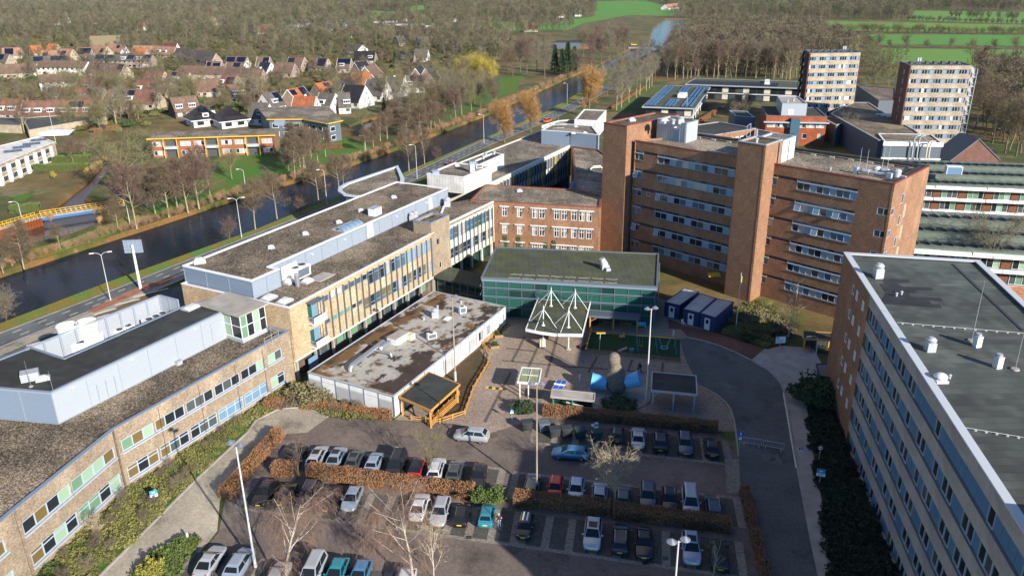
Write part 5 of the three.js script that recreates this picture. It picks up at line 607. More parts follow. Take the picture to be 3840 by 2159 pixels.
// ---------- trees ----------
class Soup{constructor(){this.p=[];this.n=[];this.u=[];}
  tri(a,b,c,nn){for(const q of [a,b,c]){this.p.push(q.x,q.y,q.z);this.u.push(q.x + q.z,q.y);}const m=nn??b.clone().sub(a).cross(c.clone().sub(a)).normalize();for(let i=0;i<3;i++)this.n.push(m.x,m.y,m.z);}
  tube(pts,rad,k){let prev;for(let i=0;i<pts.length;i++){const d=(pts[min(i + 1,pts.length - 1)].clone().sub(pts[max(i - 1,0)])).normalize(),u=V3(d.y,d.z,d.x).cross(d).normalize(),v=d.clone().cross(u),ring=[];for(let j=0;j<k;j++){const a=j /k*PI*2,n=u.clone().multiplyScalar(cos(a)).addScaledVector(v,sin(a));ring.push([pts[i].clone().addScaledVector(n,rad[i]),n]);}if(prev)for(let j=0;j<k;j++){const j2=(j + 1)% k,Q=[prev[j],prev[j2],ring[j2],prev[j],ring[j2],ring[j]];for(const [q,n]of Q){this.p.push(q.x,q.y,q.z);this.n.push(n.x,n.y,n.z);this.u.push(j /k*2,q.y);}}prev=ring;}}
  ribbon(a,b,w,r){const d=b.clone().sub(a),s=V3(r() - 0.5,r() - 0.5,r() - 0.5).cross(d).normalize().multiplyScalar(w);this.tri(a.clone().add(s),a.clone().sub(s),b);}
  geo(){const g=new THREE.BufferGeometry();g.setAttribute('position',new THREE.Float32BufferAttribute(this.p,3));g.setAttribute('normal',new THREE.Float32BufferAttribute(this.n,3));g.setAttribute('uv',new THREE.Float32BufferAttribute(this.u,2));return g;}}
function growTree(seed,o){ // o: h, r, clear, limbs, n2, n3, n4, angle, up, droop, reach, w
  const r=rng(seed),T1=new Soup(),C=new Soup(),rnd=(s)=>(r() - 0.5)*2*s;
  const path=(p,d,len,n,wob,bend)=>{const pts=[p.clone()];let q=p.clone(),dir=d.clone();for(let i=0;i<n;i++){dir.add(V3(rnd(wob),rnd(wob) + bend,rnd(wob))).normalize();q=q.clone().addScaledVector(dir,len /n);pts.push(q);}return pts;};
  const pt=(pts,t)=>{const f=t*(pts.length - 1),i=min(pts.length - 2,floor(f));return [pts[i].clone().lerp(pts[i + 1],f - i),pts[i + 1].clone().sub(pts[i]).normalize()];};
  const side=(d,ang)=>{const a=r()*PI*2,u=V3(d.y,d.z,d.x).cross(d).normalize(),v=d.clone().cross(u);return d.clone().multiplyScalar(cos(ang)).addScaledVector(u,sin(ang)*cos(a)).addScaledVector(v,sin(ang)*sin(a)).normalize();};
  const trunk=path(V3(0, -0.1,0),V3(rnd(0.05),1,rnd(0.05)),o.h*(o.top??0.85),8,o.wob??0.07,0.05);T1.tube(trunk,trunk.map((_,i)=>o.r*(1 - 0.85*i /8)),7);
  for(let i=0;i<o.limbs;i++){const t=o.clear + (1 - o.clear)*((i + r()*0.6) /o.limbs),[p,d]=pt(trunk,min(0.98,t)),k=(1 - (t - o.clear) /(1 - o.clear)),len=o.h*o.reach*(0.35 + 0.65*(o.cone?k:sin(min(1,k + 0.25)*PI*0.6)))*(0.8 + 0.4*r());
    const limb=path(p,side(d,o.angle*(0.7 + 0.5*r())),len,4,0.12,o.up),lr=o.r*0.42*(1 - 0.55*t);T1.tube(limb,limb.map((_,q)=>max(0.02,lr*(1 - 0.8*q /4))),5);
    for(let j=0;j<o.n2;j++){const [p2,d2]=pt(limb,0.2 + 0.8*(j + r()) /o.n2),len2=len*(0.3 + 0.3*r()),br=path(p2,side(d2,0.6 + 0.4*r()),len2,3,0.16,o.up*0.6 - (o.droop??0)*0.3);C.tube(br,br.map((_,q)=>max(0.012,lr*0.36*(1 - 0.75*q /3))),3);
      for(let m=0;m<o.n3;m++){const [p3,d3]=pt(br,0.15 + 0.85*(m + r()) /o.n3);let dir=side(d3,0.5 + 0.5*r());dir.y -=(o.droop??0);dir.normalize();const L3=o.tw*(0.6 + 0.8*r()),e=p3.clone().addScaledVector(dir,L3);C.ribbon(p3,e,o.w,r);
        for(let q=0;q<o.n4;q++){const s=p3.clone().lerp(e,0.25 + 0.7*r());let dd=side(dir,0.6 + 0.4*r());dd.y -=(o.droop??0)*1.4;dd.normalize();C.ribbon(s,s.clone().addScaledVector(dd,L3*(0.5 + 0.5*r())),o.w*0.8,r);}}}}
  return {trunk:T1.geo(),crown:C.geo(),h:o.h};
}
const barkM={brown:mat([0.2,0.16,0.115],{map:T.bark}),pale:mat([0.42,0.38,0.27],{map:T.bark}),olive:mat([0.27,0.24,0.13],{map:T.bark}),birch:mat([0.62,0.58,0.52],{map:T.birch}),dark:mat([0.1,0.085,0.065],{map:T.bark})};
const twigM={olive:mat([0.17,0.148,0.07]),brown:mat([0.135,0.095,0.06]),red:mat([0.13,0.08,0.06]),grey:mat([0.17,0.145,0.1]),pale:mat([0.4,0.33,0.2]),gold:mat([0.36,0.28,0.05]),orange:mat([0.36,0.2,0.065]),dark:mat([0.12,0.09,0.07]),green:mat([0.035,0.065,0.022]),birchTwig:mat([0.2,0.125,0.09])};
const PT={
  alder:growTree(1,{h:13,r:0.2,clear:0.28,limbs:19,n2:8,n3:10,n4:4,angle:1.15,up:0.1,reach:0.3,tw:0.9,w:0.029,cone:1}),alder2:growTree(2,{h:14,r:0.2,clear:0.38,limbs:17,n2:8,n3:10,n4:4,angle:1.05,up:0.12,reach:0.28,tw:0.9,w:0.029}),
  oak:growTree(3,{h:12,r:0.28,clear:0.22,limbs:12,n2:9,n3:9,n4:4,angle:0.95,up:0.14,reach:0.55,tw:0.9,w:0.029,top:0.6}),oak2:growTree(4,{h:12,r:0.26,clear:0.28,limbs:13,n2:9,n3:9,n4:3,angle:0.8,up:0.16,reach:0.5,tw:0.9,w:0.029,top:0.65}),
  lime:growTree(5,{h:15,r:0.24,clear:0.3,limbs:18,n2:7,n3:8,n4:3,angle:0.7,up:0.1,reach:0.34,tw:1,w:0.03,top:0.85}),poplar:growTree(6,{h:18,r:0.25,clear:0.3,limbs:20,n2:6,n3:7,n4:3,angle:0.5,up:0.12,reach:0.28,tw:1.1,w:0.03}),
  willow:growTree(7,{h:13,r:0.45,clear:0.2,limbs:16,n2:12,n3:12,n4:5,angle:1,up:0.08,droop:0.8,reach:0.55,tw:1.7,w:0.03,top:0.65}),osier:growTree(8,{h:13,r:0.35,clear:0.1,limbs:22,n2:10,n3:11,n4:4,angle:0.6,up:0.16,reach:0.5,tw:1.3,w:0.03,top:0.7}),
  birch:growTree(9,{h:13,r:0.19,clear:0.3,limbs:15,n2:10,n3:10,n4:6,angle:0.9,up:0.05,droop:0.9,reach:0.36,tw:1.2,w:0.0075,top:0.92,wob:0.1}),birch2:growTree(10,{h:12,r:0.18,clear:0.3,limbs:13,n2:10,n3:10,n4:6,angle:1,up:0.04,droop:0.9,reach:0.42,tw:1.2,w:0.0075,top:0.85,wob:0.12}),
  maple:growTree(11,{h:8,r:0.14,clear:0.3,limbs:13,n2:7,n3:7,n4:2,angle:0.8,up:0.16,reach:0.48,tw:0.55,w:0.013,top:0.7}),shrub:growTree(12,{h:4,r:0.07,clear:0.03,limbs:16,n2:6,n3:7,n4:2,angle:0.7,up:0.12,reach:0.6,tw:0.5,w:0.016,top:0.7}),
  far:growTree(13,{h:13,r:0.22,clear:0.2,limbs:10,n2:5,n3:6,n4:0,angle:0.8,up:0.13,reach:0.42,tw:1.3,w:0.09,top:0.8}),far2:growTree(14,{h:14,r:0.22,clear:0.25,limbs:11,n2:5,n3:6,n4:0,angle:0.6,up:0.13,reach:0.36,tw:1.4,w:0.09,top:0.85}),sapling:growTree(15,{h:5,r:0.06,clear:0.15,limbs:9,n2:4,n3:4,n4:1,angle:0.5,up:0.16,reach:0.4,tw:0.5,w:0.014,top:0.8}),
};
// evergreen
function conifer(seed,h,r0,n=2600){const r=rng(seed),S=new Soup(),K=new Soup();K.tube([V3(0, -0.1,0),V3(0,h*0.5,0),V3(0,h,0)],[0.3,0.2,0.03],6);for(let i=0;i<n;i++){const t=Math.pow(r(),0.8),y=h*(0.06 + 0.94*t),R0=r0*(1 - t)*(0.75 + 0.35*sin(t*40)*0.5),a=r()*PI*2,q=R0*sqrt(0.25 + 0.75*r()),p=V3(cos(a)*q,y,sin(a)*q),d=V3(cos(a + (r() - 0.5)), -0.35 + 0.3*r(),sin(a + (r() - 0.5))),e=p.clone().addScaledVector(d,0.7 + 0.5*r());S.ribbon(p,e,0.16,r);}return {trunk:K.geo(),crown:S.geo(),h};}
function leafy(seed,R0,h,n,s){const r=rng(seed),S=new Soup(),K=new Soup();for(let i=0;i<5;i++)K.tube([V3((r() - 0.5)*R0*0.4, -0.05,(r() - 0.5)*R0*0.4),V3((r() - 0.5)*R0,h*0.6,(r() - 0.5)*R0)],[0.05,0.02],4);for(let i=0;i<n;i++){const a=r()*PI*2,v=Math.acos(1 - 1.15*r()),lump=0.75 + 0.25*sin(a*3 + seed)*sin(v*4 + seed*2) + 0.12*r(),q=lump*(0.75 + 0.25*r()),p=V3(cos(a)*sin(v)*R0*q,h*(0.4 + 0.6*cos(v))*q,sin(a)*sin(v)*R0*q);if(p.y<0.02)p.y=0.05;const d=V3(r() - 0.5,r() - 0.2,r() - 0.5).normalize();S.ribbon(p,p.clone().addScaledVector(d,s*(0.8 + 0.6*r())),s*0.5,r);}return {trunk:K.geo(),crown:S.geo(),h};}
PT.fir=conifer(21,15,3.2);PT.cypress=conifer(22,8,1.3,1500);PT.bush=leafy(23,1.2,1.6,1500,0.16);PT.bush2=leafy(24,1.5,1.4,1500,0.16);PT.ivy=leafy(25,0.9,0.55,420,0.16);
const evg={green:mat([0.05,0.09,0.025]),bright:mat([0.09,0.13,0.03]),dark:mat([0.02,0.035,0.018]),yellow:mat([0.24,0.22,0.04]),brown:mat([0.26,0.15,0.075]),olive:mat([0.16,0.16,0.05])};
const treeProto={};
function tree(kind,bark,twig,p,h,label,group,o={}){const k=kind + bark + twig,P=PT[kind],s=h /P.h,nm=o.name??'bare_tree';let t;
  if(!treeProto[k + nm]){t=treeProto[k + nm]=thing(nm,label,o.cat??'tree',[p[0],0,p[1]],R()*6.28,group);t.userData.base=nm;mesh('trunk',P.trunk,barkM[bark],t);mesh('crown',P.crown,twigM[twig]??evg[twig],t);t.scale.set(s,s,s);delete t.userData.base;t.base=nm;}
  else {const src=treeProto[k + nm];t=src.clone();t.name=numbered(nm);t.userData={};scene.add(t);t.position.set(p[0],0,p[1]);t.rotation.y=R()*6.28;t.scale.set(s*(0.9 + 0.2*R()),s,s*(0.9 + 0.2*R()));tag(t,label,o.cat??'tree',group);}
  if(o.wide){t.scale.x*=o.wide;t.scale.z*=o.wide;}if(o.y)t.position.y=o.y;return t;}
const inPoly=(p,q)=>{let c=false;for(let i=0,j=q.length - 1;i<q.length;j=i++)if((q[i][1]>p[1])!==(q[j][1]>p[1])&&p[0]<(q[j][0] - q[i][0])*(p[1] - q[i][1]) /(q[j][1] - q[i][1]) + q[i][0])c=!c;return c;};
const keepOut=[inset(canal, -2),inset(pond, -1),[...offs(roadL, -2),...offs(roadR,2).reverse()],...fields.map((f)=>f[2])];
const avoid=[]; // house plots, filled by the houses
function scatter(poly,perArea,seed,ok=()=>true){const r=rng(seed),xs=poly.map((p)=>p[0]),zs=poly.map((p)=>p[1]),x0=min(...xs),x1=max(...xs),z0=min(...zs),z1=max(...zs),n=floor((x1 - x0)*(z1 - z0) /perArea),out=[];for(let i=0;i<n;i++){const p=[x0 + r()*(x1 - x0),z0 + r()*(z1 - z0)];if(abs(p[0])<40 - p[1]*0.69&&inPoly(p,poly)&&!keepOut.some((k)=>inPoly(p,k))&&ok(p))out.push(p);}return out;}
function woods(name,label,pts,protos,m,hs,tints){const r=rng(pts.length);protos.forEach((pk,i)=>{const list=pts.filter((_,j)=>j % protos.length===i);if(!list.length)return;const P=PT[pk],g=merge([P.trunk,P.crown]),im=shade(new THREE.InstancedMesh(g,m,list.length)),M4=new THREE.Matrix4(),q=new THREE.Quaternion(),c=new THREE.Color();list.forEach((p,j)=>{const s=(hs[0] + (hs[1] - hs[0])*r()) /P.h;q.setFromAxisAngle(V3(0,1,0),r()*6.28);M4.compose(V3(p[0],0,p[1]),q,V3(s*(0.9 + 0.35*r()),s,s*(0.9 + 0.35*r())));im.setMatrixAt(j,M4);const t=tints[floor(r()*tints.length)];im.setColorAt(j,c.setRGB(...mul(t,0.8 + 0.4*r())));});im.name=numbered(name);scene.add(im);tag(im,label + (i?', second mix' :''),'wood',null,'stuff');});}
const plainTwig=mat([1,1,1]);
const tintsWood=[[0.13,0.105,0.062],[0.11,0.082,0.056],[0.145,0.123,0.07],[0.11,0.074,0.058],[0.155,0.135,0.074]],tintsFar=[[0.12,0.098,0.06],[0.145,0.128,0.07],[0.108,0.08,0.056],[0.155,0.138,0.08],[0.07,0.08,0.03]];
// wood behind the flat building, wood at the right edge, far woods
const Wmain=[[87.3,-472.6],[96.9,-457.3],[147.3,-456.8],[150.8,-430],[179.1,-499.5],[226.3,-529.7],[258.3,-596.9],[270.9,-708.8],[280.5,-802],[268.5,-857.6],[217,-867.5],[195.1,-839.9],[165.3,-774.5],[128.1,-649.2]];
const Wright=[[175.3,-295.6],[234.5,-402.3],[261.6,-459.3],[289.5,-492.7],[278.1,-426],[168.1,-244.4],[164.5,-258.3],[173,-280]];
const Wmid=[[182.3,-422.8],[201.5,-417],[277.5,-578.7],[252.1,-582.1]];
const Wleft=[[-566.3,-870],[-515.1,-890.5],[-490.2,-958.3],[-421.7,-920.8],[-337.1,-832.2],[-238.5,-778],[-158.8,-802.8],[-134.4,-901],[-90.3,-892.9],[-4,-752.7],[34,-854.2],[67.6,-863.6],[90.1,-1027.5],[348.5,-1914.7],[603.1,-1859.4],[-1947.7,-2992.4]];
const WfarR=[[198,-982.4],[256.6,-1110.8],[347.5,-1115.3],[367.8,-1057.7],[487.7,-1016.7],[771.8,-1218.8],[1047.8,-1661.9],[358.1,-1968.2]];
woods('wood','bare brown wood behind the long flat building',scatter(Wmain,42,81,(p)=>p[1]< -408||p[0]>150),['far2','far'],plainTwig,[12,18],tintsWood);
woods('wood','bare wood along the right edge behind the tower',scatter(Wright,40,82),['far2','far'],plainTwig,[11,17],tintsWood);
woods('far_wood','distant brown woods beyond the houses',scatter(Wleft,150,83),['far','far2'],plainTwig,[10,17],tintsFar);
woods('far_wood','distant woods around the green fields',scatter(WfarR,130,84),['far','far2'],plainTwig,[10,17],tintsFar);
woods('far_wood','rough trees between the two flat towers',scatter(Wmid,70,85),['far'],plainTwig,[8,13],[[0.14,0.13,0.06],[0.12,0.1,0.055]]);
const along=(line,step,jit,seed)=>{const r=rng(seed),out=[];for(let i=0;i<line.length - 1;i++){const F=Fr(line[i],line[i + 1]);for(let s=0;s<F.len;s +=step*(0.7 + 0.6*r()))out.push(at(F,s,(r() - 0.5)*jit));}return out;};
function thicket(name,label,pts,kind,m,hs,cat='bushes'){const r=rng(pts.length*7),P=PT[kind],g=merge([P.trunk,P.crown]),im=shade(new THREE.InstancedMesh(g,m,pts.length)),M4=new THREE.Matrix4(),q=new THREE.Quaternion();pts.forEach((p,j)=>{const s=(hs[0] + (hs[1] - hs[0])*r()) /P.h;q.setFromAxisAngle(V3(0,1,0),r()*6.28);M4.compose(V3(p[0],0,p[1]),q,V3(s*(1 + 0.5*r()),s,s*(1 + 0.5*r())));im.setMatrixAt(j,M4);im.setColorAt(j,new THREE.Color().setRGB(...mul([1,0.95,0.9],0.75 + 0.5*r())));});im.name=numbered(name);scene.add(im);tag(im,label,cat,null,'stuff');}
thicket('hedgerow','dark hedgerow between the green meadows',along([[327.2,-822.9],[376.5,-813.7]],4,6,1).concat(along([[376.1,-806.3],[485.1,-758.3]],4,6,2)),'shrub',twigM.olive,[5,8]);
thicket('hedgerow','low dark hedge along the field road',along([[489.9,-1016.2],[573.9,-901]],5,3,3),'shrub',twigM.dark,[4,6]);
thicket('hedgerow','bushes along the near meadow edge',along([[278.2,-655.6],[316.3,-642.4]],9,6,4).concat(along([[325.6,-639.2],[393.6,-611.4]],14,8,5)),'shrub',twigM.brown,[5,9]);
thicket('reeds','straw coloured reeds and brush on the far canal bank',along(offs(farBank.slice(0,12), -1.6),1.5,2,6),'shrub',mat([0.34,0.22,0.13]),[1,2.4],'reeds');
thicket('reeds','reeds on the bank of the side canal',along([[-106.5,-195.8],[-102.6,-192.9],[-100.7,-185.9]],1,1.5,7).concat(along([[-116.6,-190],[-114.1,-189]],0.8,0.6,8),along([[-130.4,-239.9],[-134.5,-260.1]],1.5,2,9)),'shrub',mat([0.5,0.34,0.14]),[1,2],'reeds');
const nth=(i)=>['first','second','third','fourth','fifth','sixth','seventh','eighth','ninth','tenth'][i]??(i + 1) + (i % 10===0&&i>20?'st' :i % 10===1&&i>20?'nd' :i % 10===2&&i>20?'rd' :'th');
const byDepth=(l)=>l.slice().sort((a,b)=>b[0][1] - a[0][1]);
// the row of field trees
[[545.4,-1024.5],[549.1,-1021.2],[552.3,-1018],[559.1,-1011.5],[561.1,-1006.2],[563.6,-1000.9],[565.6,-995.8],[569.4,-985.7],[574.7,-975.4],[579.8,-965.3],[582.1,-960.4],[584.4,-955.6]].forEach((p,i)=>tree('oak2','dark','dark',p,11,nth(i) + ' small round tree from the left along the field road','trees along the field road'));
// trees of the far canal bank
byDepth([[[-101.1,-154],11],[[-94.2,-181.5],8],[[-89.7,-181.4],16],[[-85.8,-190.9],15],[[-82.5,-194.8],15],[[-81,-198.4],15],[[-103.7,-151.2],8],[[-64.1,-230.7],13],[[-66.2,-245.3],15],[[-62.8,-238.3],13],[[-64.9,-244.5],13],[[-61.7,-250],12],[[-87.9,-220.5],12],[[-40.2,-295.8],11],[[-38.9,-312.4],13],[[-33.9,-321],12],[[-29.1,-307.4],12],[[-24.6,-332.3],13],[[-20.6,-342.2],13],[[-32,-309.7],10],[[-13.2,-363.8],11],[[-34.9,-303.5],10],[[-45,-310.6],10],[[-48.1,-276.2],9],[[-49.8,-267.8],8],[[-90.6,-194.2],13],[[-87.1,-199.6],13],[[-81,-207.2],12],[[-95,-200],12],[[-68.6,-240.6],12],[[-62.4,-244.4],12],[[-61.5,-260.5],10],[[-45.2,-290.2],11],[[-47.2,-286.6],11],[[-38,-291.7],12],[[-33.1,-293.3],12],[[-30.1,-301.1],12],[[-27.3,-309.4],11],[[-22.4,-329.7],12],[[-100,-166.2],6],[[-42.7,-302],13]]).forEach(([p,h],i)=>tree(pick(['alder','alder2','alder']),'pale',pick(['brown','red','brown']),p,h,nth(i) + ' slender alder on the far canal bank, counted from the footbridge end','alders along the far canal bank'));
byDepth([[[-60.7,-179.4],12],[[-58,-188.4],12],[[-50.7,-202.1],12],[[-47.2,-211.9],11],[[-46.7,-215.2],10],[[-31.1,-238.4],13],[[-27.2,-247.2],12]]).forEach(([p,h],i)=>tree('alder2','pale','brown',p,h,nth(i) + ' alder on the road side of the canal, counted from the billboard','alders along the road verge'));
tree('oak','olive','olive',[-106,-210.5],17,'broad spreading olive tree at the end of the footbridge',null,{wide:1.15});
for(const [p,h,l]of [[[-82.9,-230.4],9,'yellowish tree alone on the park lawn'],[[-143.3,-256],8,'dark garden tree above the green hedge'],[[-141.3,-260.4],7,'dark garden tree behind the green hedge'],[[-57.2,-307.1],9,'single tree by the inlet lawn'],[[-17,-352.7],13,'olive tree on the upper park lawn'],[[-7.2,-357.5],14,'reddish tree by the upper canal']])tree(pick(['oak2','oak']),'olive',l.includes('dark')?'red' :l.includes('redd')?'red' :'olive',p,h,l);
for(const [p,h]of [[[-59.8,-386.2],11],[[-53,-388.9],12],[[-47.6,-405.6],11],[[-41.1,-416.1],12],[[-32.6,-374.4],12],[[-30.7,-415.1],11],[[-26.2,-426.3],14],[[-19.3,-389.4],14],[[-52.9,-347.3],9],[[-44.5,-338.8],10],[[-28.5,-350.8],12],[[-15.1,-406.4],12],[[-60.8,-429.5],12],[[-53.7,-436.9],13],[[-41.5,-384.6],13],[[-40.9,-444.1],12],[[-31.4,-390.4],14],[[-25.4,-370.7],14],[[-24.7,-446.9],15],[[-45.2,-363.4],12],[[-35.1,-351.3],13],[[-50.5,-352.5],11],[[-16.4,-376.2],14],[[-39.1,-335.9],12]])tree(pick(['oak','oak2','lime']),'olive',pick(['olive','grey','brown']),p,h,'bare park tree behind the canal alders','park trees behind the canal');
// willows
tree('willow','brown','gold',[-20,-469.1],15,'larger golden yellow weeping willow by the lawn',null,{name:'willow_tree',wide:1.2});tree('willow','brown','gold',[-12.3,-459],13,'smaller golden willow leaning on its neighbour',null,{name:'willow_tree' });
tree('osier','brown','orange',[33.1,-335.6],19,'large orange twigged willow beside the canal road',null,{name:'willow_tree',wide:0.9});tree('osier','brown','orange',[7.9,-300.7],14,'orange willow beside the orange van',null,{name:'willow_tree',wide:0.8});tree('osier','brown','orange',[-2,-280.1],14,'orange willow nearest the rear office wing',null,{name:'willow_tree',wide:0.8});
// conifers beyond
for(const [p,h,l]of [[[27.6,-494.3],17,'first of the dark firs by the upper canal'],[[31.5,-488.6],15,'short fir among the dark firs by the upper canal'],[[35,-488.3],19,'tallest of the dark firs by the upper canal'],[[39.3,-493.1],16,'last of the dark firs by the upper canal'],[[-55,-350.1],7,'small green conifer among the park trees'],[[-74.7,-533.9],11,'pointed dark conifer between the villas'],[[-62.8,-762.1],13,'dark conifer behind the twin gabled house']])tree('fir','dark','green',p,h,l,null,{name:'conifer',cat:'conifer' });
// rows along the upper road
[[46.8,-350.5],[49.7,-356.5],[55.5,-373.4],[61.3,-389.2],[64.3,-397.6],[70,-412.8],[72.9,-421.1],[75.9,-430.5]].forEach((p,i)=>tree('lime','pale','grey',p,16,nth(i) + ' tall bare lime beside the path, counted from the clinic','limes beside the path'));
for(const p of [[52.9,-419],[58.6,-438.8],[64.8,-460.5],[71.6,-484.4],[79.1,-510.7],[87.4,-539.9],[94.9,-565.7],[101.8,-586.5],[48.3,-397.2],[82.5,-458.7],[88.1,-477.5]])tree(pick(['lime','oak2']),'brown',pick(['grey','olive']),p,13,'bare tree along the upper canal road','trees along the upper canal road');
for(const p of [[17.3,-511.9],[10.7,-496.1],[6.9,-506.3],[2.1,-481.5],[-2,-497.5],[20.5,-469.8],[39,-463.1],[46.3,-462.4],[62.1,-549.4],[69.8,-568.8],[79.9,-604.7],[87.2,-620],[56.8,-563.4],[55.2,-608],[67.1,-622.7],[77.8,-656.4],[96,-672.8],[15.4,-555],[5.9,-556.1],[24.1,-553.9],[59.8,-678.1],[90.3,-726.2],[101.9,-747.6]])tree(pick(['poplar','lime','alder2']),'brown',pick(['brown','grey','red']),p,15 + 5*R(),'tall bare tree on the far side of the upper canal','tall trees beyond the upper canal');
[[90,-462.7],[93.6,-457.6],[98.5,-459.5],[103.9,-463.6],[109.3,-470.3],[113.3,-467.5],[117.2,-464.7],[118.7,-461.6],[123.9,-464],[129.4,-463.4],[134.9,-462.8],[139.8,-460],[146,-461.7],[147.7,-452.2],[153.5,-456.2],[156.3,-451.3]].forEach((p,i)=>tree('poplar','pale',pick(['brown','red','grey']),p,19,nth(i) + ' pale trunked tree from the left at the front edge of the wood','trees at the front edge of the wood'));
for(const p of [[174.2,-295.7],[184.3,-312.4],[168.9,-280.3],[199,-336],[165.7,-269.6],[160.8,-253.8],[161.6,-249.2],[170.9,-269.3],[193.9,-321.2],[244.4,-401.4]])tree(pick(['poplar','lime']),'brown',pick(['brown','olive']),p,17,'tall bare tree at the right edge of the view','trees at the right edge');
for(const [p,h,l]of [[[183.3,-289],17,'dark evergreen at the right edge of the view'],[[196.5,-304.8],18,'tall dark evergreen behind the right edge trees']])tree('fir','dark','green',p,h,l,null,{name:'conifer',cat:'conifer',wide:1.5});
for(const [p,h,l]of [[[123.5,-299.1],9,'big bare tree before the orange brick pavilion'],[[117,-274.4],10,'bare tree in the dark campus court'],[[117.4,-247.3],8,'greenish bushy tree behind the clinic roof'],[[164.4,-373.8],9,'bare tree between tower and dark wing'],[[132,-400.5],7,'small tree before the long flat building']])tree(pick(['oak','oak2']),'olive',l.includes('green')?'olive' :'grey',p,h,l);
tree('oak','olive','grey',[92.97,-141.76],13,'large bare tree beside the nearer care block');
[[93.7,-337.7],[97.8,-341.3],[96.1,-328.1],[91.4,-323],[102.9,-344.9],[104.3,-353]].forEach((p,i)=>tree('shrub','brown','grey',p,6,'dense bare shrub beside the campus drive','shrubs beside the campus drive',{name:'bare_shrub',cat:'shrub' }));
// near trees
tree('birch','birch','birchTwig',[-22.32,-60.36],10.5,'weeping birch with brown twig veil at the lower left',null,{name:'birch_tree' });tree('birch2','birch','birchTwig',[-9.91,-60.28],11.8,'large weeping birch reaching over the nearest cars',null,{name:'birch_tree' });tree('sapling','birch','pale',[-8.02,-61.74],7,'small birch beside the large weeping birch',null,{name:'birch_tree' });
tree('maple','pale','pale',[11.03,-72.62],7.6,'sunlit pale bare tree in the long hedge',null,{wide:1.05});tree('maple','olive','olive',[-10.02,-78.58],6.6,'yellowish bare tree between the red and white cars');tree('sapling','brown','red',[-25.57,-79],6,'thin bare tree in the brown hedge gap');tree('sapling','birch','grey',[44.68,-116.05],9,'young birch before the brick clinic',null,{name:'birch_tree' });tree('sapling','birch','grey',[19.13,-61],5,'small bare birch at the bottom edge',null,{name:'birch_tree' });
tree('sapling','brown','olive',[-24.93,-119.22],4.5,'small bare tree between the fin block and white modular roof');
tree('shrub','brown','red',[-64.3,-171.9],4.6,'round bare bush on the verge beside the canal lamp',null,{name:'bare_shrub',cat:'shrub' });tree('shrub','brown','red',[-53.8,-193.5],3.6,'round bare bush on the verge behind the plant hall',null,{name:'bare_shrub',cat:'shrub' });tree('shrub','brown','red',[-23.6,-250.8],4.2,'round bare bush on the verge by the red car',null,{name:'bare_shrub',cat:'shrub' });tree('shrub','brown','grey',[-88.64,-126.84],5,'bare bush at the water edge on the left',null,{name:'bare_shrub',cat:'shrub' });
tree('shrub','olive','pale',[-44.31,-68.79],2.6,'pale twiggy shrub in the planted strip',null,{name:'bare_shrub',cat:'shrub' });tree('shrub','olive','grey',[-44.32,-74.42],1.8,'small twiggy shrub below the window band',null,{name:'bare_shrub',cat:'shrub' });

// ---------- houses ----------
const tileM={brown:mat([0.235,0.155,0.115],{map:T.tiles}),redbrown:mat([0.27,0.14,0.1],{map:T.tiles}),grey:mat([0.16,0.15,0.14],{map:T.tiles}),black:mat([0.035,0.033,0.04],{map:T.tiles,roughness:0.5}),orange:mat([0.6,0.19,0.06],{map:T.tiles}),rust:mat([0.46,0.15,0.07],{map:T.tiles}),salmon:mat([0.48,0.27,0.18],{map:T.tiles}),thatch:mat([0.27,0.22,0.14],{map:T.bark}),maroon:mat([0.17,0.055,0.045],{map:T.tiles})};
const wallM={brick:M.brickBeige,white:M.whiteWall,tan:mat([0.52,0.42,0.32],{map:T.brick}),pink:mat([0.5,0.36,0.28],{map:T.brick}),dark:M.brickDark};
const hr=rng(404);
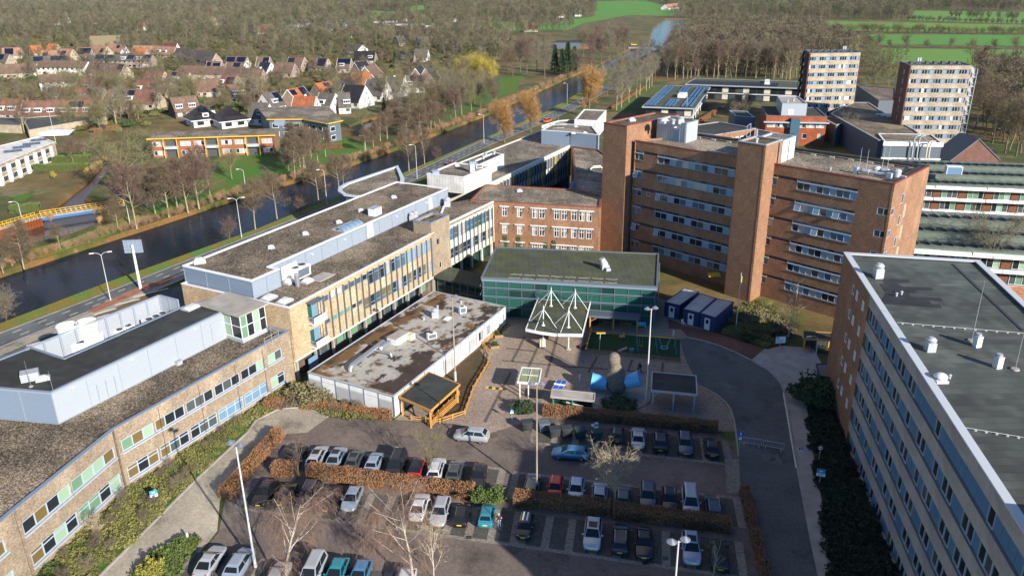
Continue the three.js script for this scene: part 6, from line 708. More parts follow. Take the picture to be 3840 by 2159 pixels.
// A, B: ends of the ridge on the ground plan; eave and ridge heights; D half depth on each side
function house(label,A,B,o={}){
  const t=thing(o.name??'house',label,o.cat??'house'),F=Fr(A,B),L=F.len,D=o.d??4.8,e=o.e??3,r=o.r??8.4,rm=tileM[o.roof??'brown'],wm=wallM[o.wall??'brick'];
  t.position.set(A[0],0,A[1]);t.rotation.y=F.yaw; // local x along the ridge, +z to the viewer
  avoid.push([at(F, -1.5,D + 1),at(F,L + 1.5,D + 1),at(F,L + 1.5, -D - 1),at(F, -1.5, -D - 1)]);
  const sl=hypot(D + 0.4,(r - e)*(D + 0.4) /D),a=atan2(r - e,D);
  mesh('wall',merge([bx(L - 0.02,e,0.25,L /2,0,D - 0.13),bx(L - 0.02,e,0.25,L /2,0, -D + 0.13)]),wm,t);
  const gs=new THREE.Shape([[-D,0],[D,0],[D,e],[0,r],[-D,e]].map((q)=>new THREE.Vector2(...q)));
  for(const x of [0,L - 0.26])mesh('gable_wall',plain(new THREE.ExtrudeGeometry(gs,{depth:0.26,bevelEnabled:false}).rotateY(PI /2)).translate(x,0,0),o.gable?wallM[o.gable]:wm,t);
  for(const s of [1, -1]){const g=bx(L + 0.3,0.14,sl,0,0,0);g.translate(0,0,sl /2).rotateX(a).translate(L /2,r + 0.04,0);if(s<0)g.translate(-L /2,0,0).rotateY(PI).translate(L /2,0,0);mesh('roof',g,rm,t);}
  if(o.trim)for(const x of [-0.17,L + 0.05])mesh('barge_board',merge([1, -1].map((s)=>bar([x,r + 0.1,0],[x,e - 0.25,s*(D + 0.35)],0.14,0.3))),M.white,t);
  const on=(f,z)=>[f*L,r - (r - e)*z,D*z];
  for(const f of o.dorm??[]){const [x,y,z]=on(f,0.72),d=mesh('dormer',merge([bx(3,1.6,2.2,x,y - 0.3,z - 0.4)]),M.white,t);mesh('dormer_roof',bx(3.3,0.12,2.6,x,y + 1.3,z - 0.35),o.dr?M.slate:M.white,d);for(const q of [-0.95,0,0.95])mesh('pane',bx(0.8,1,0.05,x + q,y + 0.05,z + 0.73),M.gDark,d);}
  for(const [f,w,z0,z1]of o.sol??[]){const len=sl*(z1 - z0)*0.92,g=bx(w*1.2,0.08,len,0,0,len /2).rotateX(a),[x,y,z]=on(f,z0);mesh('solar_panel',g.translate(x,y + 0.2,z),M.solar,t);}
  for(const f of o.vel??[]){const [x,y,z]=on(f,0.3 + 0.35*lattice0(f*31)),g=bx(0.8,0.07,1.1,0,0,0).rotateX(a);mesh('roof_window',g.translate(x,y + 0.2,z),M.gSky,t);}
  for(const f of o.chim??[0.5])mesh('chimney',bx(0.7,1.4,0.6,f*L,r - 0.6, -0.3),o.cw?M.white:M.brickDark,t);
  const n=max(1,Math.round(L /3.4));for(let i=0;i<n;i++){const x=(i + 0.5)*L /n;const w=mesh('window',bx(1.9,1.5,0.06,x,0.9,D + 0.01),M.white,t);mesh('pane',bx(1.7,1.3,0.03,x,1,D + 0.05),pick([M.gDark,M.gMid,M.gCurtain],hr),w);if(e>4.6){const w2=mesh('window',bx(1.7,1.3,0.06,x,3.5,D + 0.01),M.white,t);mesh('pane',bx(1.5,1.1,0.03,x,3.6,D + 0.05),pick([M.gDark,M.gMid],hr),w2);}}
  for(const x of [L + 0.01])for(const [z,y]of [[-1.2,3.2],[1.2,3.2],[0,5.6]])if(y<r - 1.8){const w=mesh('gable_window',bx(0.06,1.3,0.9,x,y,z),M.white,t);mesh('pane',bx(0.03,1.1,0.7,x + 0.035,y + 0.1,z),M.gDark,w);}
  return t;
}
const H=(label,A,B,o)=>house(label,A,B,o),ter={name:'terraced_houses',cat:'terrace' };
H('brown terrace with two white dormers at the far left',[-223.2,-349],[-210.1,-347.2],{...ter,roof:'redbrown',dorm:[0.35,0.75],chim:[0.6]});
H('long brown terrace with a row of white dormers behind the boat',[-206.5,-341.6],[-173.5,-341.8],{...ter,roof:'redbrown',dorm:[0.07,0.22,0.38,0.54,0.68,0.84],sol:[[0.69,5,0.1,0.55]],chim:[0.35,0.6]});
H('red brown terrace with dark panels at its right gable',[-220.7,-388],[-191.8,-382.4],{...ter,roof:'redbrown',dorm:[0.18],sol:[[0.05,3,0.1,0.5],[0.92,4,0.1,0.8]],vel:[0.36,0.5,0.55,0.63,0.7],chim:[0.2,0.5]});
H('red brown terrace with one dormer behind the panelled gable',[-223.9,-422.7],[-202.8,-416.2],{...ter,roof:'redbrown',dorm:[0.32],vel:[0.12,0.3,0.78,0.6,0.72],chim:[0.55]});
H('red brown terrace with two flat dormers and dark panels',[-187.6,-378.4],[-162.4,-372.6],{...ter,roof:'redbrown',dorm:[0.24,0.5],sol:[[0.3,3.4,0.1,0.55],[0.48,3.4,0.1,0.55]],vel:[0.06,0.12]});
H('red brown terrace with a vertical strip of panels',[-198.7,-418.4],[-169.8,-406.3],{...ter,roof:'redbrown',dorm:[0.42],sol:[[0.24,2,0.05,0.95]],vel:[0.15,0.6,0.9],chim:[0.4,0.75]});
H('red brown end house with pale gable in the middle rows',[-204.8,-460.2],[-192.5,-454.8],{roof:'redbrown',vel:[0.3,0.6],chim:[0.4]});
H('brown house beside the pale gabled end house',[-189.2,-453.4],[-175.7,-447],{roof:'brown',dorm:[0.55],sol:[[0.3,3,0.1,0.4]]});
H('long brown terrace with white walls in the upper rows',[-300.7,-525.2],[-266.8,-518.4],{...ter,roof:'brown',wall:'white',e:5,dorm:[],chim:[0.3,0.6]});
H('long brown terrace with tall right gable in the upper rows',[-263,-513.4],[-234.1,-497.7],{...ter,roof:'brown',sol:[[0.93,4,0.1,0.6]],vel:[0.5,0.66]});
H('dark panelled terrace with white dormers behind the upper rows',[-290.1,-565.4],[-244.3,-562.3],{...ter,roof:'grey',wall:'tan',e:5,dorm:[0.58,0.82],sol:[[0.2,5,0.1,0.8],[0.35,4,0.1,0.7],[0.68,4,0.1,0.8],[0.93,4,0.1,0.7]]});
H('grey terrace covered in dark panels at the left',[-325.6,-557.7],[-303.3,-565.7],{...ter,roof:'grey',wall:'tan',e:4.6,sol:[[0.2,5,0.1,0.8],[0.65,5,0.1,0.8],[0.85,4,0.1,0.7]]});
H('low grey house at the far left edge with panels',[-368.3,-585.7],[-353.7,-581.4],{roof:'grey',sol:[[0.6,4,0.1,0.7]]});
H('wide brown roofed house behind the left trees',[-315.5,-503.4],[-297.2,-512.2],{...ter,roof:'brown',e:3.5});
H('brown terrace partly behind the left trees',[-256.5,-443],[-239.9,-450.7],{...ter,roof:'brown',wall:'white',e:4.8});
for(const [l,a,b,o]of [
  ['salmon roofed house leftmost of the upper row',[-392,-636.5],[-379.3,-641.1],{roof:'salmon',sol:[[0.35,5,0.1,0.9]]}],['orange roofed house left of the salmon row',[-382.1,-657],[-376.8,-663.2],{roof:'orange' }],['small orange roofed barn behind the salmon row',[-377.9,-676.7],[-369.7,-675.4],{roof:'orange' }],['second salmon roofed house of the upper row',[-346.5,-609.4],[-336,-610.5],{roof:'salmon',sol:[[0.3,3,0.3,0.8]]}],['third salmon roofed house of the upper row',[-342.5,-625.4],[-328.7,-619.9],{roof:'salmon',sol:[[0.5,4,0.3,0.9]]}],['salmon roofed house with large dark panels',[-331.5,-632.1],[-320.8,-630.6],{roof:'salmon',sol:[[0.4,5,0.1,0.9],[0.9,4,0.1,0.8]]}],['salmon house with white gable near the thatched barn',[-321.4,-661.6],[-306.1,-655.3],{roof:'salmon',gable:'white',sol:[[0.7,3,0.1,0.5]]}],['salmon house right of the panelled salmon house',[-328.4,-650.8],[-314.1,-643.7],{roof:'salmon',sol:[[0.8,3,0.3,0.9]]}],['bright orange roof among the upper terraces',[-281.3,-619],[-272.5,-617.8],{roof:'orange',d:4,e:2.6}],
  ['large thatched farm roof by the far wood',[-359.5,-710.2],[-336,-714.7],{roof:'thatch',d:9,r:12,e:2.6,wall:'dark' }],['plum tiled house at the wood edge',[-279.5,-669.5],[-268.8,-667.8],{roof:'maroon',gable:'white' }],
  ['low tan row house chain left part',[-295.1,-647.3],[-275.5,-641.7],{...ter,roof:'salmon',wall:'tan',d:4}],['low tan row house chain middle part',[-274.7,-639.7],[-253.8,-627.5],{...ter,roof:'salmon',wall:'tan',d:4,dorm:[0.3,0.6]}],['low tan row house chain right part',[-249.3,-618],[-203.5,-569.7],{...ter,roof:'grey',wall:'tan',d:4}],
  ['brown long terrace under the bare garden trees',[-194.9,-482.4],[-163.3,-475.4],{...ter,roof:'brown',e:4.6}],['brown terrace continuing to the right',[-162.9,-474.3],[-141.5,-461.2],{...ter,roof:'brown',e:4.6,vel:[0.5,0.8]}],['brown gabled house with panels in the right rows',[-187.5,-508],[-178.2,-506.9],{roof:'brown',gable:'tan',sol:[[0.1,3,0.1,0.7],[0.7,4,0.2,0.6]],trim:1}],['second brown gabled house with panels in the right rows',[-173.6,-503.2],[-161.3,-499.2],{roof:'brown',gable:'white',sol:[[0.6,4,0.1,0.6]],trim:1}],['brown house with two large dark panels behind',[-186.8,-542],[-172.3,-538.7],{roof:'brown',gable:'white',sol:[[0.25,5,0.1,0.8],[0.75,5,0.1,0.8]]}],
  ['house with grey dormer by the round roundabout trees',[-154.1,-437],[-145,-432.7],{roof:'redbrown',dorm:[0.2],sol:[[0.7,4,0.3,0.9]],gable:'tan' }],['dark house with two white dormers right of the bare trees',[-135.9,-388.1],[-129,-392],{roof:'brown',dorm:[0.4,0.8],wall:'pink' }],['dark brick house under the big bare trees',[-146,-345.3],[-137.4,-352.2],{roof:'brown',wall:'dark',dorm:[0.2,0.7]}],['brown house behind the bare trees in the middle',[-160,-411.9],[-148.4,-414.9],{roof:'brown' }],
  ['brown gabled house with panel at the left of the villas',[-164.3,-534.8],[-155.9,-533.7],{roof:'brown',gable:'tan',sol:[[0.75,3.5,0.1,0.8]],trim:1}],['brown gabled house in the second villa row',[-142.1,-498.2],[-129.9,-494.4],{roof:'brown',gable:'tan' }],['tall brown gabled house with panels in the villa rows',[-142.5,-530.6],[-131.5,-526.4],{roof:'brown',gable:'tan',sol:[[0.2,4.5,0.1,0.9]],trim:1}],['brown terrace behind the villa trees',[-126.9,-525.8],[-115.5,-521.6],{roof:'brown',sol:[[0.7,5,0.1,0.9]]}],['dark panelled house with white dormer right of the villa trees',[-108.2,-516.7],[-99.5,-515.5],{roof:'brown',gable:'tan',dorm:[0.4],sol:[[0.3,4,0.05,0.5],[0.75,3.4,0.05,0.6]],trim:1}],['white gabled house with panels at the left of the villas',[-152.1,-499.1],[-144.4,-495.2],{roof:'black',gable:'white',dorm:[0.2],sol:[[0.7,3,0.1,0.9]],trim:1}],['brown roofed house by the parked cars',[-145.6,-461.6],[-138.9,-459.8],{roof:'brown',gable:'tan' }],['brown chalet with white dormer left of the orange roofs',[-130.7,-408.9],[-124.5,-408.3],{roof:'brown',dorm:[0.5],wall:'pink' }],
  ['black gabled villa behind the orange roof',[-92.8,-489.2],[-86.7,-497],{roof:'black',gable:'tan',vel:[0.3,0.6],trim:1}],['small brick villa with white gable window',[-82.3,-463.1],[-79.6,-481.8],{roof:'brown',gable:'pink',trim:1}],['orange tiled long roof between the villas',[-84.7,-436.4],[-74.6,-435.3],{roof:'orange',wall:'tan' }],['orange tiled villa with black panels',[-101.3,-367.7],[-96.9,-379.3],{roof:'orange',wall:'tan',sol:[[0.2,3.4,0.1,0.5],[0.8,4,0.05,0.9]],trim:1}],['orange tiled villa with white dormer',[-93.8,-390.1],[-88.2,-399],{roof:'orange',wall:'tan',dorm:[0.7],sol:[[0.6,3.4,0.1,0.4]]}],['rust red tiled villa with tall white gable',[-90.6,-338.2],[-80.8,-336.2],{roof:'rust',gable:'white',wall:'white',r:9.5,d:5.5,trim:1,cw:1}],['grey villa with white front left of the black villa',[-84,-356.7],[-76.2,-352.8],{roof:'grey',gable:'white',wall:'white',dorm:[0.4],trim:1}],['tan grey villa in front of the black villa',[-76,-354.9],[-70.7,-356],{roof:'grey',wall:'white',gable:'tan',dorm:[0.7]}],['black tiled villa with large white gable',[-76.4,-375.1],[-65.9,-369.8],{roof:'black',gable:'white',wall:'white',r:9.5,d:5.8,trim:1}],['mossy grey villa with large white gable',[-69.2,-394.2],[-59.3,-390.4],{roof:'grey',gable:'white',wall:'white',r:9.5,d:5.5,trim:1}],['grey villa with white chimney and white gable',[-61.4,-408.4],[-52.4,-404.1],{roof:'grey',gable:'white',wall:'white',r:9,d:5,trim:1,cw:1,chim:[0.4]}],['grey villa with dark panels and white dormer',[-53.6,-418.1],[-45.4,-420.8],{roof:'grey',gable:'white',wall:'white',dorm:[0.15],sol:[[0.6,5,0.1,0.6]],trim:1}],['tan twin gabled villa, left gable',[-50.3,-435.6],[-48.7,-453.3],{roof:'black',gable:'tan',wall:'tan',r:10,trim:1}],['tan twin gabled villa, right gable',[-45,-435],[-43.2,-454.2],{roof:'black',gable:'tan',wall:'tan',r:10,trim:1}],['tan gabled villa with blue panels on its side roof',[-83.4,-383.8],[-80.9,-413.5],{roof:'black',gable:'tan',wall:'tan',sol:[[0.6,6,0.1,0.9]]}],['dark hipped villa among the trees',[-74.6,-563],[-64.9,-561.7],{roof:'black',wall:'tan' }],['grey villa at the tree edge',[-66.5,-582],[-57.2,-580.7],{roof:'grey',wall:'white',gable:'white' }],['dark gabled villa behind the hedge',[-106.5,-569.5],[-92.4,-567.5],{roof:'black',wall:'tan',dorm:[0.8]}],['cream bungalow behind the villas',[-128.2,-662.8],[-115.8,-650.9],{roof:'grey',wall:'white',r:6.5}],['white house with balcony at the left end of the villas',[-105.6,-329],[-98.1,-327],{roof:'grey',wall:'white',dorm:[0.7],dr:1}],['grey villa with skylight left of the orange villas',[-109.3,-355.8],[-105.2,-363.5],{roof:'grey',wall:'white',sol:[[0.8,3,0.1,0.8]],dorm:[0.4]}],
  ['far maroon roofed hall beyond the villas',[-133.8,-890.2],[-110.8,-872.2],{roof:'maroon',d:7,wall:'tan' }],['second far maroon roof beyond the villas',[-155.4,-934.6],[-142.6,-923.5],{roof:'maroon',d:6}],['third far maroon roof behind the trees',[-101.5,-796.5],[-71.8,-806],{roof:'maroon',d:6}],['far dark barn in the green fields',[-103.1,-1169.8],[-91.7,-1166.6],{roof:'black',wall:'dark',d:8}],['far white ended barn in the green fields',[-80.6,-1126.5],[-68.5,-1114.4],{roof:'black',gable:'white',wall:'pink',d:8}],['far orange roofs near the skyline',[-491.3,-1319.2],[-481.5,-1363.2],{roof:'orange',d:8}],['far orange roofed farm left of the others',[-548.5,-1494.2],[-533.9,-1513.6],{roof:'orange',d:8}],['white far house near the skyline',[-579.9,-1414.1],[-580.1,-1435.8],{roof:'salmon',gable:'white',wall:'white' }],['cream twin roofed house by the dark conifer',[-98.7,-718.3],[-92.4,-723.5],{roof:'grey',gable:'tan',wall:'tan' }],['cream gabled house left of the dark conifer',[-78.8,-702.5],[-70.2,-709.5],{roof:'grey',gable:'tan',wall:'tan' }],['reddish roofed house at the canal wood',[-13.4,-731.1],[-1.1,-728.9],{roof:'maroon',d:6}],['white farmhouse by the upper lake',[267.6,-1431.7],[307.1,-1500.4],{roof:'salmon',gable:'white',wall:'white',d:7}],
])H(l,a,b,o);
for(const p of scatter(Wleft,9000,77,(q)=>q[1]> -1250))H('far off house half hidden in the distant woods',[p[0],p[1]],[p[0] + 9 + 8*hr(),p[1] + 6*(hr() - 0.5)],{roof:pick(['brown','orange','salmon','grey','redbrown'],hr),wall:pick(['white','tan','brick'],hr),gable:'white',d:5.5,r:9.5}).userData.group='far houses in the woods';
// two pyramid roofed villas
for(const [p,l,dm]of [[[-126,-326.6],'white villa with black pyramid roof, panels and two dormers',1],[[-113.5,-322.9],'white villa with plain black pyramid roof',0]]){const t=thing('pyramid_villa',l,'villa',[p[0],0,p[1]],0.65);avoid.push([[p[0] - 9,p[1] - 9],[p[0] + 9,p[1] - 9],[p[0] + 9,p[1] + 9],[p[0] - 9,p[1] + 9]]);mesh('wall',ring([[-5.2,5.2],[5.2,5.2],[5.2, -5.2],[-5.2, -5.2]],0,2.9,0.3),M.whiteWall,t);const g=new THREE.ConeGeometry(8.9,5.2,4,1).rotateY(PI /4);mesh('roof',plain(g).translate(0,5.5,0),tileM.black,t);mesh('eave',bx(12.8,0.3,12.8,0,2.7),M.white,t);for(const s of [-1,1]){const w=mesh('window',bx(3,1.6,0.06,s*2.5,0.7,5.22),M.white,t);mesh('pane',bx(2.7,1.4,0.03,s*2.5,0.8,5.26),M.gDark,w);}if(dm)for(const [x,z,ry]of [[0,4.1,0],[4.1,0,PI /2]]){const d=mesh('dormer',bx(2.4,1.4,2).translate(0,3.9,4.1).rotateY(ry),M.white,t);mesh('pane',bx(1.7,0.9,0.05).translate(0,4.1,5.13).rotateY(ry),M.gDark,d);}if(dm)for(const ry of [0,PI /2])for(const x of [-2.2,2.2])mesh('solar_panel',bx(1.5,0.08,1.9).rotateX(0.69).translate(x*0.5,6.4,2.1).rotateY(ry),M.solar,t);}
// far school and sheds
{const flat=(l,poly,y,m,rm,cop)=>block('flat_building',l,'building',poly,0,y,m,rm,{coping:cop??M.white});flat('long low white school with dark roof beyond the villas',[[-272.6,-1029.6],[-186.8,-1012],[-201.2,-1091.9],[-294,-1112.4]],5,M.whiteWall,M.solar);
  for(const [p,l]of [[[-255.1,-963.6],'first'],[[-209.7,-953.2],'second'],[[-195.4,-950],'third'],[[-179.9,-946.5],'fourth']]){const t=thing('blue_roof_cabin','blue and white cabin behind the far school, ' + l + ' one','cabin',[p[0],0,p[1]]);mesh('wall',bx(18,7,9),M.whiteWall,t);mesh('roof',bx(19,2,10,0,7),M.gSky,t);}
  for(const [p,w,l]of [[[-145.3,-980.1],26,'white cubic block behind the maroon roofs'],[[-107.3,-908.9],30,'white cubic block right of the maroon roofs'],[[-79.2,-874.7],18,'small white block with blue trim by the trees']]){const t=thing('white_block',l,'building',[p[0],0,p[1]]);mesh('wall',bx(w,8,12),M.whiteWall,t);mesh('window_band',merge([bx(w*0.9,1.4,0.1,0,5,6.06),bx(w*0.9,1.4,0.1,0,1.6,6.06)]),M.gSky,t);mesh('roof',bx(w + 0.6,0.4,12.6,0,8),M.white,t);}
  {const p=[55.6,-677.8],t=thing('dark_flat_shed','dark flat shed with orange end beside the upper canal','shed',[p[0],0,p[1]], -0.2);mesh('wall',bx(34,5,14),M.slate,t);mesh('roof',bx(35,0.5,15,0,5),M.bitumenDark,t);mesh('orange_end',bx(10,3,0.3,10,0,7.2),M.bikePath,t);}
  // flat garages and carports, lower left
  for(const [l,q,y]of [['grey flat garage row at the far left',[[-204.7,-314.9],[-191.9,-311.9],[-200.9,-330.4],[-217,-335.1]],3],['long flat grey roofed school wing behind the boat',[[-181.5,-299],[-170,-321.3],[-165.9,-328],[-187.2,-334.2],[-200.4,-328]],3.4],['flat carport by the brown hedge',[[-176.6,-345.9],[-168.1,-345.3],[-177.5,-367.9],[-181.8,-359.7]],2.8]])flat(l,q,y,M.brickBeige,M.bitumen,M.concrete);
  const [rb,rf]=block('row_house_block','white edged pale brick row at the left edge with solar panels','terrace',[[-148.5,-220.5],[-150.6,-260.8],[-161.7,-271.7],[-166.8,-250.1]],0,6,M.brickBeige,M.whiteWall,{coping:M.white});const fb=rf[0];for(let s=2;s<fb.len - 3;s +=5.2){for(const y of [0.6,3.4]){const w=mesh('window',bx(2.6,1.7,0.08,0,0,0.05),M.white,rb);place(w,fb,s + 1.3,y,0);for(const q of [-0.8,0,0.8])mesh('pane',bx(0.7,1.4,0.03,q,0.15,0.1),M.gDark,w);}place(mesh('white_bay',bx(1,5.4,0.6,0,0,0.3),M.white,rb),fb,s + 3.6,0,0);}}
{const t=thing('solar_array','blue solar array on the white edged brick row','solar panels');for(const [i,p]of [[-157.6,-245.9],[-158.4,-252.1],[-158.2,-257.3],[-159.5,-264.3]].entries()){const m=mesh('panel',merge([0,1,2].flatMap((a)=>[0,1].map((b)=>bx(1.6,0.06,1,a*1.7,0.3,b*1.1).rotateX(0.1)))),M.solarBlue,t);m.position.set(p[0],5.95,p[1]);m.rotation.y=0.6;}}
// ---------- yellow trimmed flats ----------
{
  const t=thing('yellow_trim_flats','low brick flats with yellow roof trim and balconies across the canal','building'),rr=rng(91),Y=6.4;
  const A=[-119.6,-262.3],B=[-79.9,-266.4],F=Fr(A,B),n=9,w=F.len /n;
  const P=[A,B,at(F,F.len, -11),at(F,0, -11)],hs=[];for(let i=0;i<n;i++)if(i % 3 !==1)for(const y of [0.7,3.7])hs.push([i*w + 0.5,i*w + w - 0.5,y,y + 1.6]);
  place(mesh('wall',wallGeo(0,F.len,0,Y - 0.4,TH,hs),mat([0.5,0.2,0.1],{map:T.brick}),t),F,0,0);hs.forEach(([a,c,d,e])=>win(t,F,a + 0.02,c - 0.02,d + 0.02,e - 0.02,{cols:3,frame:M.white,bar:0.1,glass:()=>pick([M.gWhite,M.gDark,M.gCurtain],rr)}));
  for(let i=0;i<n;i++)if(i % 3===1){place(mesh('balcony',bx(w*0.9,0.9,1.5,w /2,3,0.8),M.galv,t),F,i*w,0);place(mesh('balcony_glazing',bx(w*0.86,Y - 0.6,0.1,w /2,0,0.06),M.gMid,t),F,i*w,0);for(const s of [0.1,w - 0.1])place(mesh('yellow_post',cached('ypost',()=>bx(0.2,Y,0.2)),M.yellow,t),F,i*w + s,0,1.6);}
  mesh('roof',prism(inset(P, -0.8),Y,Y + 0.25),M.gravelGrey,t);place(mesh('yellow_fascia',bx(F.len + 1.8,0.35,0.3,F.len /2,Y - 0.1,0.9),M.yellow,t),F,0,0);for(const i of [1,2,3]){const f=Fr(P[i],P[(i + 1)% 4]);place(mesh('wall',wallGeo(0,f.len,0,Y,TH),M.brickRed,t),f,0,0);}
  for(const s of [0.2,0.55])place(mesh('roof_ladder',merge([bx(0.12,0.2,5),bx(0.12,0.2,5,1.2)]),M.metalBlue,t),F,F.len*s,Y + 0.26, -4);
  const t2=thing('yellow_trim_flats','grey clad end block of the yellow trimmed flats','building'),Q=[[-76.2,-294.6],[-65.2,-284.4],[-61.9,-289.8],[-73.9,-323.8],[-101.3,-323.4],[-89.3,-295]],qf=Q.map((p,i)=>Fr(p,Q[(i + 1)% Q.length]));walls(t2,Q,0,7,M.slate);mesh('roof',prism(inset(Q, -0.7),7,7.25),M.gravelGrey,t2);for(const i of [0,1,5]){place(mesh('yellow_fascia',bx(qf[i].len + 1.2,0.35,0.3,qf[i].len /2,6.9,0.8),M.yellow,t2),qf[i],0,0);for(const y of [0.8,3.9])for(let s=1;s<qf[i].len - 2.6;s +=4){const wn=mesh('window',bx(2.4,1.7,0.1),M.white,t2);place(wn,qf[i],s + 1.2,y,0.05);mesh('pane',bx(2.1,1.4,0.04,0,0.15,0.06),M.gDark,wn);}}
  for(const [p,l]of [[[-81.3,-280.9],'blue grey plant box on the grey clad end block']]){const u=rooftop('roof_box',l,'roof box',p,7.25,0.1);mesh('casing',bx(3.6,1.5,2),M.metalBlue,u);mesh('lid',bx(3.8,0.12,2.2,0,1.5),M.metal,u);}
}
// garden trees and shrubs between the houses
{const z1=[[-210.5,-315.3],[-145.4,-310.9],[-149.2,-329.1],[-109.5,-351.5],[-80.6,-349.4],[-66.2,-430],[-38.9,-490.9],[-13.4,-558.4],[1.5,-751.9],[-90.3,-892.9],[-158.8,-802.8],[-238.5,-778],[-337.1,-832.2],[-490.2,-958.3],[-564.6,-884.1]],free=(p)=>!avoid.some((q)=>inPoly(p,q));
  let pts=scatter(z1,170,111,free);const keep=pts.filter((p)=>p[1]> -420).slice(0,190);const rest=pts.filter((p,i)=>!keep.includes(p)&&i % 2);const G=[...keep];G.forEach((p,i)=>tree(['oak','oak2','lime','oak2','alder'][i % 5],['olive','brown','pale'][i % 3],['olive','olive','grey','brown','olive'][i % 5],p,8 + 6*R(),'bare garden tree standing between the houses','bare trees between the houses'));woods('garden_trees','bare trees scattered through the far house rows',rest,['far','far2'],plainTwig,[7,12],tintsFar);
  woods('garden_trees','bare trees beyond the villas',scatter([[-189.7,-640.2],[-88.3,-699.8],[-3.2,-570.8],[5.1,-751.3],[-92,-909.7],[-240,-816.2]],110,112,free),['far','far2'],plainTwig,[9,15],tintsFar);
  thicket('garden_shrubs','green and brown garden shrubs between the houses',scatter(z1,70,113,free),'bush',evg.olive,[1,2.4],'shrubs');thicket('garden_shrubs','bare brown garden shrubs between the houses',scatter(z1,80,114,free),'shrub',twigM.brown,[1.5,3.5],'shrubs');thicket('garden_shrubs','dark evergreen garden shrubs between the houses',scatter(z1,220,115,free),'bush2',evg.green,[1.2,3],'shrubs');}

// ---------- cars ----------
const paint={};for(const [k,c]of Object.entries({black:[0.012,0.012,0.014],navy:[0.012,0.018,0.04],silver:[0.42,0.44,0.46],blueSilver:[0.3,0.36,0.44],grey:[0.11,0.115,0.12],white:[0.72,0.73,0.74],red:[0.55,0.02,0.015],teal:[0.02,0.24,0.32],blue:[0.06,0.2,0.34],greenGrey:[0.07,0.08,0.075],orange:[0.75,0.16,0.02],yellow:[0.8,0.5,0.02],steelBlue:[0.05,0.08,0.11],lightBlue:[0.42,0.52,0.62]}))paint[k]=new THREE.MeshPhysicalMaterial({color:lin(...c),roughness:0.38,metalness:0.35,clearcoat:1,clearcoatRoughness:0.06});
const carM={tyre:mat([0.02,0.02,0.02]),rim:mat([0.45,0.46,0.48],{metalness:0.8,roughness:0.3}),glass:gl([0.012,0.015,0.018],{roughness:0.03}),head:gl([0.6,0.62,0.65]),tail:gl([0.35,0.01,0.01]),plate:mat([0.8,0.52,0.02]),trim:mat([0.02,0.02,0.022])};
